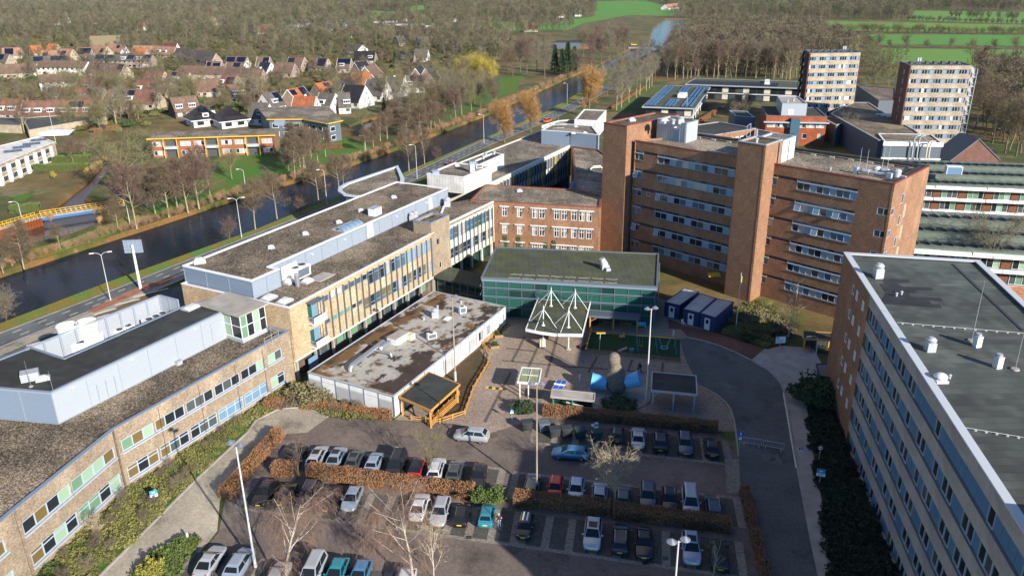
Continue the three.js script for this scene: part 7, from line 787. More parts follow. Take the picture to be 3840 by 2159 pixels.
// length, half width, height, belt height, bonnet height, windscreen base/top, rear top/base (fractions of length from the middle)
const CT={hatch:[4.05,0.88,1.46,0.93,0.84,0.26,0.07, -0.32, -0.47],sedan:[4.65,0.9,1.43,0.91,0.82,0.23,0.05, -0.2, -0.37],wagon:[4.65,0.9,1.46,0.93,0.83,0.25,0.08, -0.37, -0.475],suv:[4.6,0.93,1.66,1.04,0.95,0.26,0.09, -0.34, -0.47],mini:[3.6,0.83,1.5,0.92,0.84,0.29,0.12, -0.34, -0.47],van:[4.6,0.92,1.86,1.05,0.98,0.33,0.17, -0.44, -0.485]};
function carGeo(k){return cached('car' + k,()=>{const [L,W,Hh,yb,yh,a,b,c,d]=CT[k],G={};
  const S=[[0.5,0.55,0.5,0.34],[0.485,0.8,0.64,0.24],[0.44,0.92,yh - 0.1,0.2],[0.36,1,yh - 0.03,0.2],[a,1,yb - 0.02,0.2],[0,1,yb,0.2],[c*0.9,1,yb + 0.01,0.2],[d,0.97,yb,0.22],[-0.488,0.88,yb - 0.14,0.26],[-0.5,0.66,0.55,0.34]],pos=[],idx=[];const half=(w,yt,y0)=>[[w*0.8,y0],[w,y0 + 0.14],[w*1.02,(yt + y0)*0.52 + 0.05],[w*0.97,yt - 0.06],[w*0.86,yt],[0,yt + 0.025]];
  for(const [z,w,yt,y0]of S){const h=half(W*w,yt,y0);for(const [x,y]of h)pos.push(x,y,z*L);for(const [x,y]of h.slice(0,5).reverse())pos.push(-x,y,z*L);}const n=11;for(let i=0;i<S.length - 1;i++)for(let j=0;j<n;j++){const j2=(j + 1)% n,p=i*n + j,q=i*n + j2,r=(i + 1)*n + j2,s=(i + 1)*n + j;idx.push(p,q,r,p,r,s);}for(const e of [0,S.length - 1])for(let j=1;j<n - 1;j++)idx.push(...(e?[e*n,e*n + j,e*n + j + 1]:[0,j + 1,j]));const g=new THREE.BufferGeometry();g.setAttribute('position',new THREE.Float32BufferAttribute(pos,3));g.setAttribute('uv',new THREE.Float32BufferAttribute(pos.filter((_,i)=>i % 3 !==2),2));g.setIndex(idx);g.computeVertexNormals();G.body=g;
  const wb=W*0.9,wt=W*0.68,P=(x,y,z)=>V3(x,y,z*L),B=[P(wb,yb - 0.03,a),P(-wb,yb - 0.03,a),P(-wb,yb - 0.03,d),P(wb,yb - 0.03,d)],Tt=[P(wt,Hh - 0.09,b),P(-wt,Hh - 0.09,b),P(-wt,Hh - 0.1,c),P(wt,Hh - 0.1,c)],R4=[P(wt*0.76,Hh,b - 0.06),P(-wt*0.76,Hh,b - 0.06),P(-wt*0.78,Hh - 0.01,c + 0.06),P(wt*0.78,Hh - 0.01,c + 0.06)];
  const cab=new Soup(),quad=(s,p,q,r,t)=>{s.tri(p,q,r);s.tri(p,r,t);};for(let i=0;i<4;i++){const j=(i + 1)% 4;quad(cab,B[i],B[j],Tt[j],Tt[i]);quad(cab,Tt[i],Tt[j],R4[j],R4[i]);}quad(cab,R4[0],R4[1],R4[2],R4[3]);G.cabin=cab.geo();
  const face=(i,u0,u1,v0,v1)=>{const j=(i + 1)% 4,s=new Soup(),at2=(u,v)=>B[i].clone().lerp(B[j],u).lerp(Tt[i].clone().lerp(Tt[j],u),v),nn=B[j].clone().sub(B[i]).cross(Tt[i].clone().sub(B[i])).normalize();const o=nn.clone().multiplyScalar(nn.dot(at2(0.5,0.5).clone().sub(P(0,Hh*0.7, -0.1)))>0?0.012: -0.012);quad(s,at2(u0,v0).add(o),at2(u1,v0).add(o),at2(u1,v1).add(o),at2(u0,v1).add(o));return s.geo();};
  G.windscreen=face(0,0.05,0.95,0.08,0.97);G.rear_window=face(2,0.07,0.93,k==='sedan' ?0.1:0.3,0.95);G.sideL=[face(1,0.05,0.47,0.12,0.95),face(1,0.5,0.93,0.12,0.92)];G.sideR=[face(3,0.07,0.5,0.12,0.92),face(3,0.53,0.95,0.12,0.95)];
  G.tyre=cyl(0.32,0.32,0.2,0, -0.1,0,16).rotateZ(PI /2);G.rim=cyl(0.2,0.2,0.215,0, -0.1075,0,10).rotateZ(PI /2);G.lamp=bx(0.3,0.12,0.14);G.tail=bx(0.24,0.26,0.1);G.plate=bx(0.5,0.11,0.02);G.mirror=bx(0.2,0.13,0.12);G.grille=bx(W*0.9,0.16,0.1,0,0.36,L*0.465);G.sill=merge([bx(0.05,0.1,L*0.42,W*1.0,0.24,0),bx(0.05,0.1,L*0.42, -W*1.0,0.24,0),bx(W*1.3,0.14,0.08,0,0.3, -L*0.475)]);G.sun=bx(W*0.95,0.012,L*0.2,0,Hh + 0.002,L*(b + c)*0.5 + L*0.08);G.rails=merge([bx(0.05,0.05,L*(b - c)*0.8,wt*0.92,Hh,L*(b + c) /2),bx(0.05,0.05,L*(b - c)*0.8, -wt*0.92,Hh,L*(b + c) /2)]);return G;});}
function car(label,kind,col,p,dir,o={}){const [L,W,Hh,yb]=CT[kind],G=carGeo(kind),t=thing(o.name??'parked_car',label,'car',[p[0],0.05,p[1]],atan2(dir[0],dir[1]),o.group??'parked cars'),m=paint[col];
  mesh('body',G.body,m,t);mesh('cabin',G.cabin,o.blackRoof?paint.black:m,t);mesh('windscreen',G.windscreen,carM.glass,t);mesh('rear_window',G.rear_window,carM.glass,t);for(const s of [...G.sideL,...G.sideR])mesh('side_window',s,carM.glass,t);
  for(const z of [0.31, -0.3])for(const x of [1, -1]){const w=mesh('wheel',G.tyre,carM.tyre,t);w.position.set(x*(W - 0.1),0.32,z*L);mesh('rim',G.rim,carM.rim,w);}
  for(const x of [1, -1]){mesh('headlight',G.lamp,carM.head,t).position.set(x*W*0.62,CT[kind][4] - 0.27,L*0.452);mesh('tail_light',G.tail,carM.tail,t).position.set(x*W*0.7,yb - 0.36, -L*0.472);mesh('mirror',G.mirror,m,t).position.set(x*(W + 0.08),yb - 0.04,L*0.17);}
  mesh('number_plate',G.plate,carM.plate,t).position.set(0,0.42,L*0.5 + 0.005);mesh('number_plate',G.plate,carM.plate,t).position.set(0,0.55, -L*0.5 - 0.005);
  mesh('grille',G.grille,carM.trim,t);mesh('sill_trim',G.sill,carM.trim,t);if(o.sun)mesh('sunroof',G.sun,carM.glass,t);if(o.rails)mesh('roof_rails',G.rails,carM.rim,t);if(o.box)mesh('roof_box',bx(0.75,0.35,1.9,0,Hh + 0.08, -0.1),carM.trim,t);if(o.stripe)for(const x of [-0.22,0.22])mesh('stripe',bx(0.16,0.006,L*0.4,x,Hh + 0.002, -0.5),M.white,t);return t;}
{const A=[0.1, -0.995],T2=[-0.1,0.995],B=[0.16, -0.987],T3=[-0.16,0.987];
  for(const a of [
    ['black hatchback nearest the diagonal hedge in the upper left row','hatch','black',[-26.85,-83.22],A],['silver estate with glass roof in the upper left row','wagon','silver',[-24.12,-82.51],A,{sun:1}],['pale blue saloon with sunroof in the upper left row','sedan','blueSilver',[-21.76,-82.24],A,{sun:1}],['dark grey hatchback with roof rails in the upper left row','hatch','greenGrey',[-19.41,-81.65],A,{rails:1,sun:1}],['silver blue hatchback left of the black van in the upper left row','hatch','blueSilver',[-16.92,-81.17],A],['black people carrier left of the red car','van','black',[-14.13,-80.6],T2],['red hatchback with black roof behind the yellowish tree','mini','red',[-11.69,-80.01],A,{blackRoof:1}],['white estate with roof rails right of the red car','wagon','white',[-9.28,-79.55],A,{rails:1}],['dark green grey hatchback in the upper left row','hatch','greenGrey',[-7.07,-79.09],A],['black saloon at the right end of the upper left row','sedan','black',[-4.21,-78.13],T2],
    ['black saloon at the left end of the middle row','sedan','black',[-28.47,-75.43],T2],['black hatchback second in the middle row','hatch','black',[-26.04,-75],A],['dark blue estate facing the lane in the middle row','wagon','navy',[-23.45,-75.04],T2,{rails:1}],['black saloon with round tail lights in the middle row','sedan','black',[-20.67,-74.16],A],['silver blue hatchback beside the empty bay','hatch','blueSilver',[-18.3,-74.02],T2],['white saloon behind the large weeping birch','sedan','white',[-10.55,-72.51],A],['silver estate right of the white saloon','wagon','silver',[-8.17,-71.58],T2],['small black hatchback with yellow sticker','mini','black',[-5.79,-70.85],A],['small turquoise hatchback beside the standing person','mini','teal',[-3.03,-70.79],A],
    ['silver saloon beside the planted island','sedan','silver',[-30.78,-64.02],[-0.1, -0.995].map((v,i)=>[0.12, -0.99][i])],['silver sports utility car next to the tall lamp post','suv','blueSilver',[-27.62,-63.56],[0.12, -0.99]],['silver car hidden by the left birch','hatch','silver',[-23.32,-61.76],A],['silver van between the birches','van','silver',[-19.99,-62.19],T2],['turquoise car in the nearest row','hatch','teal',[-17.65,-62.07],T2],['steel blue car in the nearest row','hatch','blue',[-15.25,-61.75],T2],['white car under the large weeping birch','hatch','white',[-10.72,-60.44],T2],
    ['black small car leftmost in the top row behind the bins','mini','black',[13.25,-86.73],B],['silver saloon in the top shaded row','sedan','silver',[15.76,-86.01],B],['black car third in the top shaded row','suv','black',[18.39,-85.1],B],['steel grey car fourth in the top shaded row','wagon','steelBlue',[21.39,-84.5],T3],['black car last in the top shaded row','hatch','black',[24.44,-83.53],B],
    ['dark estate behind the lamp post in the hedge row','wagon','greenGrey',[2.07,-76.13],B],['red hatchback in the shaded hedge row','mini','red',[4.73,-75.7],T3],['pale blue hatchback in the shaded hedge row','hatch','lightBlue',[7.05,-75.27],T3],['grey blue car left of the pale tree','hatch','blueSilver',[9.65,-74.47],B],['dark car behind the pale tree','hatch','steelBlue',[12.18,-73.68],B],['dark teal people carrier right of the pale tree','suv','steelBlue',[14.98,-73.85],T3],['black convertible in the shaded hedge row','hatch','black',[17.31,-73.21],T3],['pale mauve people carrier in the shaded hedge row','van','silver',[19.52,-72.71],T3],['dark estate with silver rails at the end of the hedge row','wagon','steelBlue',[21.82,-71.69],B,{rails:1}],
    ['black small car with white stripes in the front shaded row','mini','black',[1.07,-68.87],T3,{stripe:1}],['silver sports utility car with glass roof in the front shaded row','suv','silver',[8.16,-67.47],T3,{sun:1,rails:1}],['dark blue estate in the front shaded row','wagon','navy',[10.95,-66.75],B,{rails:1}],['black saloon in the front shaded row','sedan','black',[13.31,-66.08],T3],['grey blue sports utility car in the front shaded row','suv','blueSilver',[17.97,-65.11],T3,{sun:1}],['black car with roof box at the end of the front row','wagon','black',[20.53,-64.13],B,{box:1}],
  ])car(...a);
  const drv={name:'driving_car',group:'cars on the roads' };
  car('grey sports utility car crossing the yard by the wooden fence','suv','silver',[-5.41,-86.86],[-0.98, -0.2],drv);car('blue estate driving between the car rows','wagon','blue',[6.94,-82.61],[-0.98, -0.15],drv);car('dark red car on the canal road','hatch','red',[-18.3,-245.4],[0.42, -0.9],drv);car('orange van on the canal road','van','orange',[15.3,-322.2],[0.5, -0.86],drv);car('yellow van on the far canal bridge','van','yellow',[105.2,-694.1],[1,0.1],drv);car('white car on the far canal bridge','hatch','white',[116.7,-697.7],[1,0.1],drv);car('dark car on the campus drive','hatch','black',[93.1,-351.5],[0.5, -0.86],drv);car('silver car by the houses','sedan','silver',[-123.1,-423.6],[1,0.1],drv);car('dark car beside the pyramid roofed villas','hatch','navy',[-140,-374.8],[1,0.2],drv);}
// ---------- lamps ----------
function yardLamp(p,h,label,turn,rusty){const t=thing('yard_lamp',label,'lamp post',[p[0],0,p[1]],turn,'tall yard lamps');mesh('pole',cyl(0.13,0.07,h,0,0,0,10),rusty?M.rustPole:M.lampPole,t);mesh('sleeve',cyl(0.17,0.17,1.6,0,0,0,10),M.lampPole,t);mesh('arm',bar([-0.45,h - 0.1, -0.35],[0.45,h - 0.1,0.35],0.07,0.07),M.rail,t);for(const s of [-1,1])mesh('shade',merge([new THREE.ConeGeometry(0.42,0.34,18).translate(s*0.45,h + 0.2,s*0.35),cyl(0.3,0.4,0.14,s*0.45,h - 0.1,s*0.35,18)]),M.steel,t);return t;}
yardLamp([-26.22,-63.83],14.4,'tall yard lamp beside the silver cars',0.3,0);yardLamp([2.55,-75.45],14.1,'tall yard lamp standing in the long hedge',0.6,1);yardLamp([-8.45,-102.64],13.4,'rusty yard lamp beside the white modular building',0.5,1);yardLamp([18.33,-95.54],14.2,'tall pale yard lamp beside the playground',0.9,0);yardLamp([12.81,-50.16],13.8,'yard lamp at the bottom edge in the shade',0.9,0);
function streetLamp(p,h,label,turn,twin){const t=thing('street_lamp',label,'street lamp',[p[0],0,p[1]],turn,'lamps along the canal road');mesh('pole',cyl(0.1,0.05,h,0,0,0,8),M.lampPole,t);for(const s of twin?[1, -1]:[-1]){mesh('arm',new THREE.TubeGeometry(new THREE.QuadraticBezierCurve3(V3(0,h - 0.2,0),V3(s*0.2,h + 0.5,0),V3(s*1.3,h + 0.5,0)),8,0.04,6),M.lampPole,t);mesh('lamp_head',bx(0.75,0.13,0.26,s*1.5,h + 0.42,0),M.white,t);}return t;}
streetLamp([-74.43,-135.5],9,'twin armed street lamp nearest the billboard',0.3,1);streetLamp([-61.9,-172.9],9,'twin armed street lamp beside the bare verge bush',0.3,1);streetLamp([-48.2,-200.6],9,'single street lamp behind the plant hall',0.3);streetLamp([-27.6,-228.6],9.6,'single street lamp beyond the curved building',0.3);streetLamp([26.6,-371.1],9,'single street lamp by the orange willow',0.3);streetLamp([-9.3,-279.5],10,'tall street lamp on the road near the canal bend',0.3);streetLamp([70.3,-317.5],11,'thin lamp mast behind the white plant room',0.3);streetLamp([-93,-185.1],7,'thin white lamp at the end of the footbridge',0.5);streetLamp([-120.6,-187.6],5,'short lamp at the left end of the footbridge',0.5);streetLamp([-166.6,-289.2],12,'leaning white mast behind the boat',0);streetLamp([-75.6,-219.9],5,'thin lamp on the park lawn',0.2);streetLamp([-49.5,-268.7],5,'thin lamp at the corner of the park lawn',0.2);streetLamp([44.11,-103.01],6,'dark thin lamp beside the footpath shelter',0.2);
// ---------- billboard, footbridge ----------
{const p=[-71.31,-141.15],t=thing('billboard','billboard seen from behind on a white mast by the canal road','billboard',[p[0],0,p[1]],0.1);mesh('mast',cyl(0.28,0.22,9,0,0,0,12),M.white,t);mesh('board',bx(3.4,2.5,0.14,0,7.4, -0.35),M.metalBlue,t);mesh('back_frame',merge([...[-1.6, -0.8,0,0.8,1.6].map((x)=>bx(0.07,2.5,0.12,x,7.4, -0.22)),...[7.4,8.2,9,9.82].map((y)=>bx(3.4,0.07,0.12,0,y, -0.2))]),M.metal,t);}
{const t=thing('footbridge','yellow railed footbridge over the side canal with rusty sheet wall','bridge'),L1=[[-121,-176.4],[-116,-188.1],[-105.8,-195.3],[-100.2,-198.6]];for(let i=0;i<3;i++){const F=Fr(L1[i],L1[i + 1]);place(mesh('deck',bx(F.len,0.18,2.2,F.len /2,1, -1.1),M.concrete,t),F,0,0);for(const z of [0, -2.2]){place(mesh('railing',merge([bx(F.len,0.09,0.09,F.len /2,2.15,z),bx(F.len,0.06,0.06,F.len /2,1.65,z)]),M.yellow,t),F,0,0);const n=Math.round(F.len /1.1);for(let k=0;k<=n;k++)place(mesh('post',cached('bpost',()=>bx(0.09,1.05,0.09)),M.yellow,t),F,k*F.len /n,1.15,z);}}
  const F=Fr(L1[1],L1[2]);place(mesh('girder',merge([bx(F.len,0.7,0.3,F.len /2,0.3, -0.1),bx(F.len,0.7,0.3,F.len /2,0.3, -2.1)]),M.blueSteel,t),F,0,0);const W=Fr(L1[0],L1[1]);const g=[];for(let s=0;s<W.len;s +=0.8)g.push(bx(0.45,2.6,0.3,s + 0.2, -1.5,0),bx(0.4,2.6,0.2,s + 0.62, -1.5, -0.16));place(mesh('sheet_wall',merge(g),M.rust,t),W,0,0);const W2=Fr(L1[2],L1[3]);place(mesh('abutment',bx(1.2,2.6,2.4,0.6, -1.5, -1.1),M.rust,t),W2,0,0);}
{const t=thing('canal_bridge','low road bridge over the far end of the canal','bridge'),F=Fr([96.5,-664.7],[127,-660.2]);place(mesh('deck',bx(F.len,0.7,9,F.len /2,0.1, -4),M.concreteDark,t),F,0,0);place(mesh('railing',merge([bx(F.len,0.12,0.12,F.len /2,1.8,0.3),bx(F.len,0.1,0.1,F.len /2,1.3,0.3),...Array.from({length:20},(_,i)=>bx(0.12,1.1,0.12,(i + 0.5)*F.len /20,0.8,0.3))]),M.darkMetal,t),F,0,0);}
// ---------- hedges ----------
function hedge(label,A,B,w,h,m,gaps=[]){const F=Fr(A,B),t=thing('hedge',label,'hedge',[A[0],0,A[1]],F.yaw),r=rng(floor(F.len*100)),S=new Soup(),n=floor(F.len*(w + 2*h)*150);for(let i=0;i<n;i++){const k=r()*(w + 2*h),x=r()*F.len,bump=0.09*sin(x*1.7) + 0.06*sin(x*4.1 + 1) + (r() - 0.5)*0.16;let p=k<w?V3(x,h + bump,k - w /2):k<w + h?V3(x,(k - w),w /2 + bump):V3(x,k - w - h, -w /2 - bump);if(r()<0.06)p.x=r()<0.5?bump*0.5:F.len - bump*0.5;const d=V3(r() - 0.5,r() - 0.4,r() - 0.5).normalize();S.ribbon(p,p.clone().addScaledVector(d,0.16),0.06,r);}mesh('foliage',S.geo(),m,t);mesh('branches',bx(F.len - 0.2,h - 0.12,w - 0.2,F.len /2,0,0),mat([0.06,0.04,0.025]),t);return t;}
const beech=mat([0.28,0.14,0.062]),beechDull=beech,hb=mat([0.1,0.16,0.03]);
hedge('orange brown beech hedge along the access lane',[-33, -75],[-30.3, -88],1.3,1.4,beech);hedge('short orange brown hedge left of the thin bare tree',[-28.9, -80.1],[-26.2, -79.7],1.4,1.4,beech);hedge('long orange brown beech hedge between the left car rows',[-24.4, -79.4],[-4.7, -74.9],1.5,1.4,beech);hedge('brown hedge before the white modular building',[-29.2, -95.6],[-16.4, -92.2],1,1.1,beech);hedge('block of brown hedge at the building corner',[-34.37,-95.68],[-31.74,-95.61],1.4,1.2,beech);hedge('long dull brown hedge in the shaded car rows, left part',[0, -73.7],[10.4, -71.7],1.5,1.4,beechDull);hedge('long dull brown hedge in the shaded car rows, right part',[10.9, -71.3],[22.9, -68.6],1.4,1.4,beechDull);hedge('brown hedge between forecourt and top car row',[4.1, -93],[26.3, -88.1],1.3,1.3,beechDull);hedge('narrow dark hedge at the end of the car rows',[26.2, -75],[24.2, -60],0.8,1,beechDull);hedge('green clipped hedge by the side canal gardens',[-149.2,-244.9],[-132.5,-245.4],2.5,2,hb);hedge('second green hedge by the side canal gardens',[-156.1,-256.7],[-139.1,-258.8],3,2,hb);hedge('green hedge at the left end of the footbridge',[-129,-196.8],[-122.7,-199.3],2.6,1.8,hb);hedge('orange hedge by the roundabout road',[-163.2,-310],[-158,-320.5],1.4,1.4,beech);hedge('orange hedge before the grey clad flats',[-67.1,-273.9],[-59,-275.1],1.4,1.6,beech);hedge('brown hedge on the campus drive',[76,-317.1],[87,-338.2],1.4,1.6,beech);hedge('low brick red hedge beside the limes',[44.9,-353.5],[72,-425.2],0.8,1.1,beechDull);
// ---------- shrubs of the beds ----------
const shrub=(kind,m,p,h,label,wide=1)=>tree(kind,'brown',m,p,h,label,null,{name:'shrub',cat:'shrub',wide});
shrub('bush','bright',[-4.05,-74.18],1.7,'left round green bush at the hedge end');shrub('bush2','bright',[-2.36,-74.14],1.6,'right round green bush at the hedge end');shrub('bush','olive',[-30.28,-98.64],2.2,'green shrub by the modular building corner',1.3);shrub('bush2','olive',[-28.32,-97.46],2.2,'dark green shrub along the modular wall',1.6);shrub('bush','bright',[-23.5,-95.69],1.1,'small bright green shrub behind the brown hedge');shrub('bush2','brown',[-31.05,-96.14],1.5,'reddish shrub behind the brown hedge');shrub('bush','green',[1.28,-93.49],1.9,'dark round shrub beside the brown forecourt hedge',1.3);shrub('bush2','olive',[41.29,-122.92],2,'large olive shrub beside the blue cabins',1.2);shrub('bush','brown',[44.18,-117.99],2,'brown shrub by the young birch',1.6);shrub('bush2','green',[38.16,-115.48],1.1,'dark shrub in the bed before the clinic',1.4);shrub('bush2','olive',[43.87,-122.85],1.3,'yellowish shrub under the clinic windows',1.3);shrub('bush','yellow',[-36.18,-63.06],1.7,'yellow green shrub in the planted island',1.2);shrub('bush','yellow',[-138.1,-234.5],2.4,'bright yellow garden shrub by the side canal',0.5);shrub('bush2','green',[42.19,-95.18],3.6,'tall dark evergreen shrub beside the brick gable',1.2);shrub('bush2','green',[14.51,-94.5],1.2,'dark low shrub before the big sculpture',2.4);
{const q=lay.find((l)=>l[0]==='planting_bed')[2],b=lay.find((l)=>l[0]==='building_bed')[2];const sc2=(poly,a,s)=>{const r=rng(s),out=[];for(let i=0;i<4000&&out.length<a;i++){const xs=poly.map((p)=>p[0]),zs=poly.map((p)=>p[1]),p=[min(...xs) + r()*(max(...xs) - min(...xs)),min(...zs) + r()*(max(...zs) - min(...zs))];if(inPoly(p,inset(poly,0.6)))out.push(p);}return out;};
  thicket('ground_cover','dark evergreen ground cover along the tall roofed block',sc2(q,520,1),'ivy',evg.dark,[0.35,0.85],'ground cover');thicket('ground_cover','green ivy ground cover along the low brick building',sc2(b,330,2),'ivy',evg.olive,[0.3,0.8],'ground cover');thicket('ground_cover','bright green tufts along the low brick building',sc2(b,200,3),'ivy',evg.bright,[0.25,0.6],'ground cover');thicket('ground_cover','brown twiggy ground cover along the low brick building',sc2(b,70,4),'shrub',twigM.grey,[0.6,1.5],'ground cover');thicket('ground_cover','shrubs in the bed before the clinic',sc2(lay.find((l)=>l[0]==='slope_bed')[2],110,5),'ivy',evg.olive,[0.25,0.6],'ground cover');thicket('ground_cover','green planting of the kerb island',sc2(lay.find((l)=>l[0]==='kerb_bed')[2],60,6),'ivy',evg.bright,[0.3,0.8],'ground cover');}

// ---------- forecourt ----------
{ // mast canopy over the entrance
  const t=thing('entrance_canopy','flat entrance canopy hung from four white masts','canopy'),Q=[[2.02,-112.27],[4.22,-111.1],[6.49,-110.3],[10.75,-110],[13.36,-123.5],[4.51,-125.57]];
  mesh('roof',prism(inset(Q,0.12),3.55,3.8),M.mossRoof,t);mesh('edge',ring(Q,3.45,3.92,0.12),M.white,t);
  for(const p of [[6.49,-121.54],[10.44,-120.57],[4.87,-113.7],[8.81,-112.82]]){const m=mesh('mast',merge([cyl(0.1,0.07,3.0,0,3.8,0,10),cyl(0.07,0.01,0.5,0,6.8,0,10),cyl(0.3,0.3,0.08,0,3.8,0,12)]),M.white,t);m.position.set(p[0],0,p[1]);for(const a of [0.6,2.17,3.74,5.31])mesh('stay',rod([0,6.6,0],[cos(a)*2.5,3.85,sin(a)*2.5],0.045,0.045,5),M.white,m);const c=mesh('column',cyl(0.13,0.13,3.5,0,0,0,12),M.white,t);c.position.set(p[0],0,p[1]);for(let k=0;k<4;k++)mesh('warning_ring',cyl(0.14,0.14,0.14,0,0.6 + k*0.28,0,12),M.yellow,c);mesh('foot',cyl(0.5,0.4,0.2,0,0,0,14),M.concrete,c);}
}
{ // big sculpture with blue drums
  const p=[14.54,-97.95],t=thing('animal_sculpture','huge brown furry animal sculpture between two blue drums','sculpture',[p[0],0.1,p[1] - 1], -0.2);
  const N=56,mc=new MarchingCubes(N,plainTwig,false,false,90000),balls=[[0.1,1.15,0,1.5],[0.08,2,0,1.45],[0,2.9,0,1.15],[-0.15,3.6,0.05,0.82],[-0.3,4.3,0.1,0.7],[-0.38,4.95,0.1,0.84],[-0.38,5.3,0.1,0.76],[-0.8,2.5,0.6,0.55],[0.85,2.3,0.6,0.55]];mc.isolation=0;let best=0;const fld=mc.field,half=3.9,r=rng(3);
  for(let k=0;k<N;k++)for(let j=0;j<N;j++)for(let i=0;i<N;i++){const x=(i /N*2 - 1)*half,y=(j /N*2 - 1)*half + 3.6,z=(k /N*2 - 1)*half;let d=0;for(const [a,b,c,q]of balls)d +=exp(-7*(hypot(x - a,y - b,z - c) - q));fld[i + j*N + k*N*N]=Math.log(d + 1e-30) /7;}
  mc.update();const cnt=mc.count??mc.geometry.drawRange.count,g=new THREE.BufferGeometry(),P=new Float32Array(cnt*3),C=new Float32Array(cnt*3),U=new Float32Array(cnt*2);for(let i=0;i<cnt;i++){const x=mc.positionArray[i*3]*half,y=mc.positionArray[i*3 + 1]*half + 3.6,z=mc.positionArray[i*3 + 2]*half,s=0.7 + 0.6*lattice0(floor(x*9)*7.1 + floor(y*9)*3.3 + floor(z*9)*1.9);const col=mul([0.17,0.14,0.11],s);P.set([x,y,z],i*3);C.set(col,i*3);U.set([x,y],i*2);}g.setAttribute('position',new THREE.BufferAttribute(P,3));g.setAttribute('normal',new THREE.BufferAttribute(mc.normalArray.slice(0,cnt*3),3));g.setAttribute('uv',new THREE.BufferAttribute(U,2));g.setAttribute('color',new THREE.BufferAttribute(C,3));mesh('body',g,mat([1,1,1],{vertexColors:true,bumpMap:T.bark,bumpScale:0.05}),t);
  const blue=mat([0.12,0.4,0.68],{roughness:0.4});for(const [s,y,rz]of [[-1,1.35,1.45],[1,2.1, -1.2]]){const d=mesh('blue_drum',plain(new THREE.CylinderGeometry(1.15,0.98,2.1,26)).rotateZ(rz),blue,t);d.position.set(s*2.35,y,0.3);mesh('drum_rim',plain(new THREE.TorusGeometry(1.15,0.05,6,26).rotateX(PI /2).translate(0,1.05,0)).rotateZ(rz),blue,d);}
  struct('sculpture_plinth',cyl(4.6,4.6,0.06,p[0] + 0.3,0.05,p[1] - 0.2,40),M.concreteDark,'round paved plinth of the animal sculpture');struct('plinth_ring',new THREE.TorusGeometry(4.6,0.08,5,44).rotateX(PI /2).translate(p[0] + 0.3,0.1,p[1] - 0.2),M.kerb,'kerb ring of the sculpture plinth');
}
function shelter(name,label,cat,Q,y,o){const t=thing(name,label,cat);mesh('roof',prism(inset(Q,0.05),y - 0.2,y - 0.04),o.roof,t);mesh('edge',ring(inset(Q, -0.04),y - 0.28,y + 0.04,0.14),o.edge??o.frame,t);const S=inset(Q,0.3);S.forEach((p)=>{mesh('post',cached('shp' + y + (o.w??0.14),()=>bx(o.w??0.14,y - 0.2,o.w??0.14)),o.frame,t).position.set(p[0],0,p[1]);});if(o.brace)S.forEach((p,i)=>{const q=S[(i + 1)% S.length],a=lerp2(p,q,0.18);mesh('brace',bar([p[0],y - 1.1,p[1]],[a[0],y - 0.25,a[1]],0.1,0.1),o.frame,t);});if(o.mid)for(const i of [0,2]){const p=lerp2(S[i],S[(i + 1)% 4],0.5);mesh('post',cached('shp' + y + (o.w??0.14),()=>bx(o.w??0.14,y - 0.2,o.w??0.14)),o.frame,t).position.set(p[0],0,p[1]);}return [t,S];}
shelter('grey_shelter','open shelter with flat dark roof on pale timber posts','shelter',[[18.6,-93.85],[24.52,-92.48],[25.57,-97.81],[19.63,-99.16]],3,{roof:M.bitumenDark,frame:M.galv,brace:1,mid:1,w:0.18});
{const [t,S]=shelter('white_shelter','small white shelter with four mossy roof panes','shelter',[[0.6,-97.45],[3.56,-96.79],[4.12,-101.31],[1.3,-101.79]],2.6,{roof:mat([0.5,0.52,0.4],{map:T.moss}),frame:M.white,mid:1});const a=lerp2(S[0],S[3],0.5),b=lerp2(S[1],S[2],0.5),c=lerp2(S[0],S[1],0.5),d=lerp2(S[3],S[2],0.5);mesh('glazing_bar',merge([bar([a[0],2.6,a[1]],[b[0],2.6,b[1]],0.08,0.06),bar([c[0],2.61,c[1]],[d[0],2.61,d[1]],0.08,0.06)]),M.white,t);mesh('bench',bar([S[3][0],0.45,S[3][1]],[S[2][0],0.45,S[2][1]],0.4,0.08),M.wood,t);}
{const [t,S]=shelter('glass_shelter','long low bicycle shelter with grey roof and green posts','shelter',[[5.05,-93.63],[10.81,-92.28],[11.12,-94.3],[5.29,-95.69]],2.4,{roof:M.concreteDark,frame:mat([0.02,0.22,0.15]),edge:M.concreteDark,w:0.09,mid:1});mesh('glass_wall',bar([S[2][0],1.2,S[2][1]],[S[3][0],1.2,S[3][1]],0.03,1.8),M.gTealDark,t);mesh('light_tube',bar([S[0][0] + 1.8,1.3,S[0][1]],[S[1][0] - 1.2,1.3,S[1][1]],0.08,0.18),M.white,t);}
{const [t,S]=shelter('timber_pavilion','timber pavilion with black roof beside the modular building','pavilion',[[-15.35,-93.11],[-10.74,-89.35],[-7.34,-96.37],[-12.02,-100.18]],2.9,{roof:M.bitumenDark,frame:M.wood,w:0.24,brace:1});for(const y of [0.3,0.6,0.9])mesh('rail_board',bar([S[1][0],y,S[1][1]],[S[2][0],y,S[2][1]],0.06,0.16),M.wood,t);}
{const [t,S]=shelter('timber_canopy','long timber canopy with ribbed dark roof along the glass hall','canopy',[[12.64,-120.03],[20.8,-118.4],[21.32,-120.72],[12.89,-122.68]],2.6,{roof:M.slate,frame:M.wood,edge:M.slate,w:0.2,brace:1,mid:1});const n=26;for(let i=0;i<n;i++){const a=lerp2(S[0],S[1],i /(n - 1)),b=lerp2(S[3],S[2],i /(n - 1));mesh('roof_rib',bar([a[0],2.58,a[1]],[b[0],2.58,b[1]],0.08,0.06),M.slate,t);}}
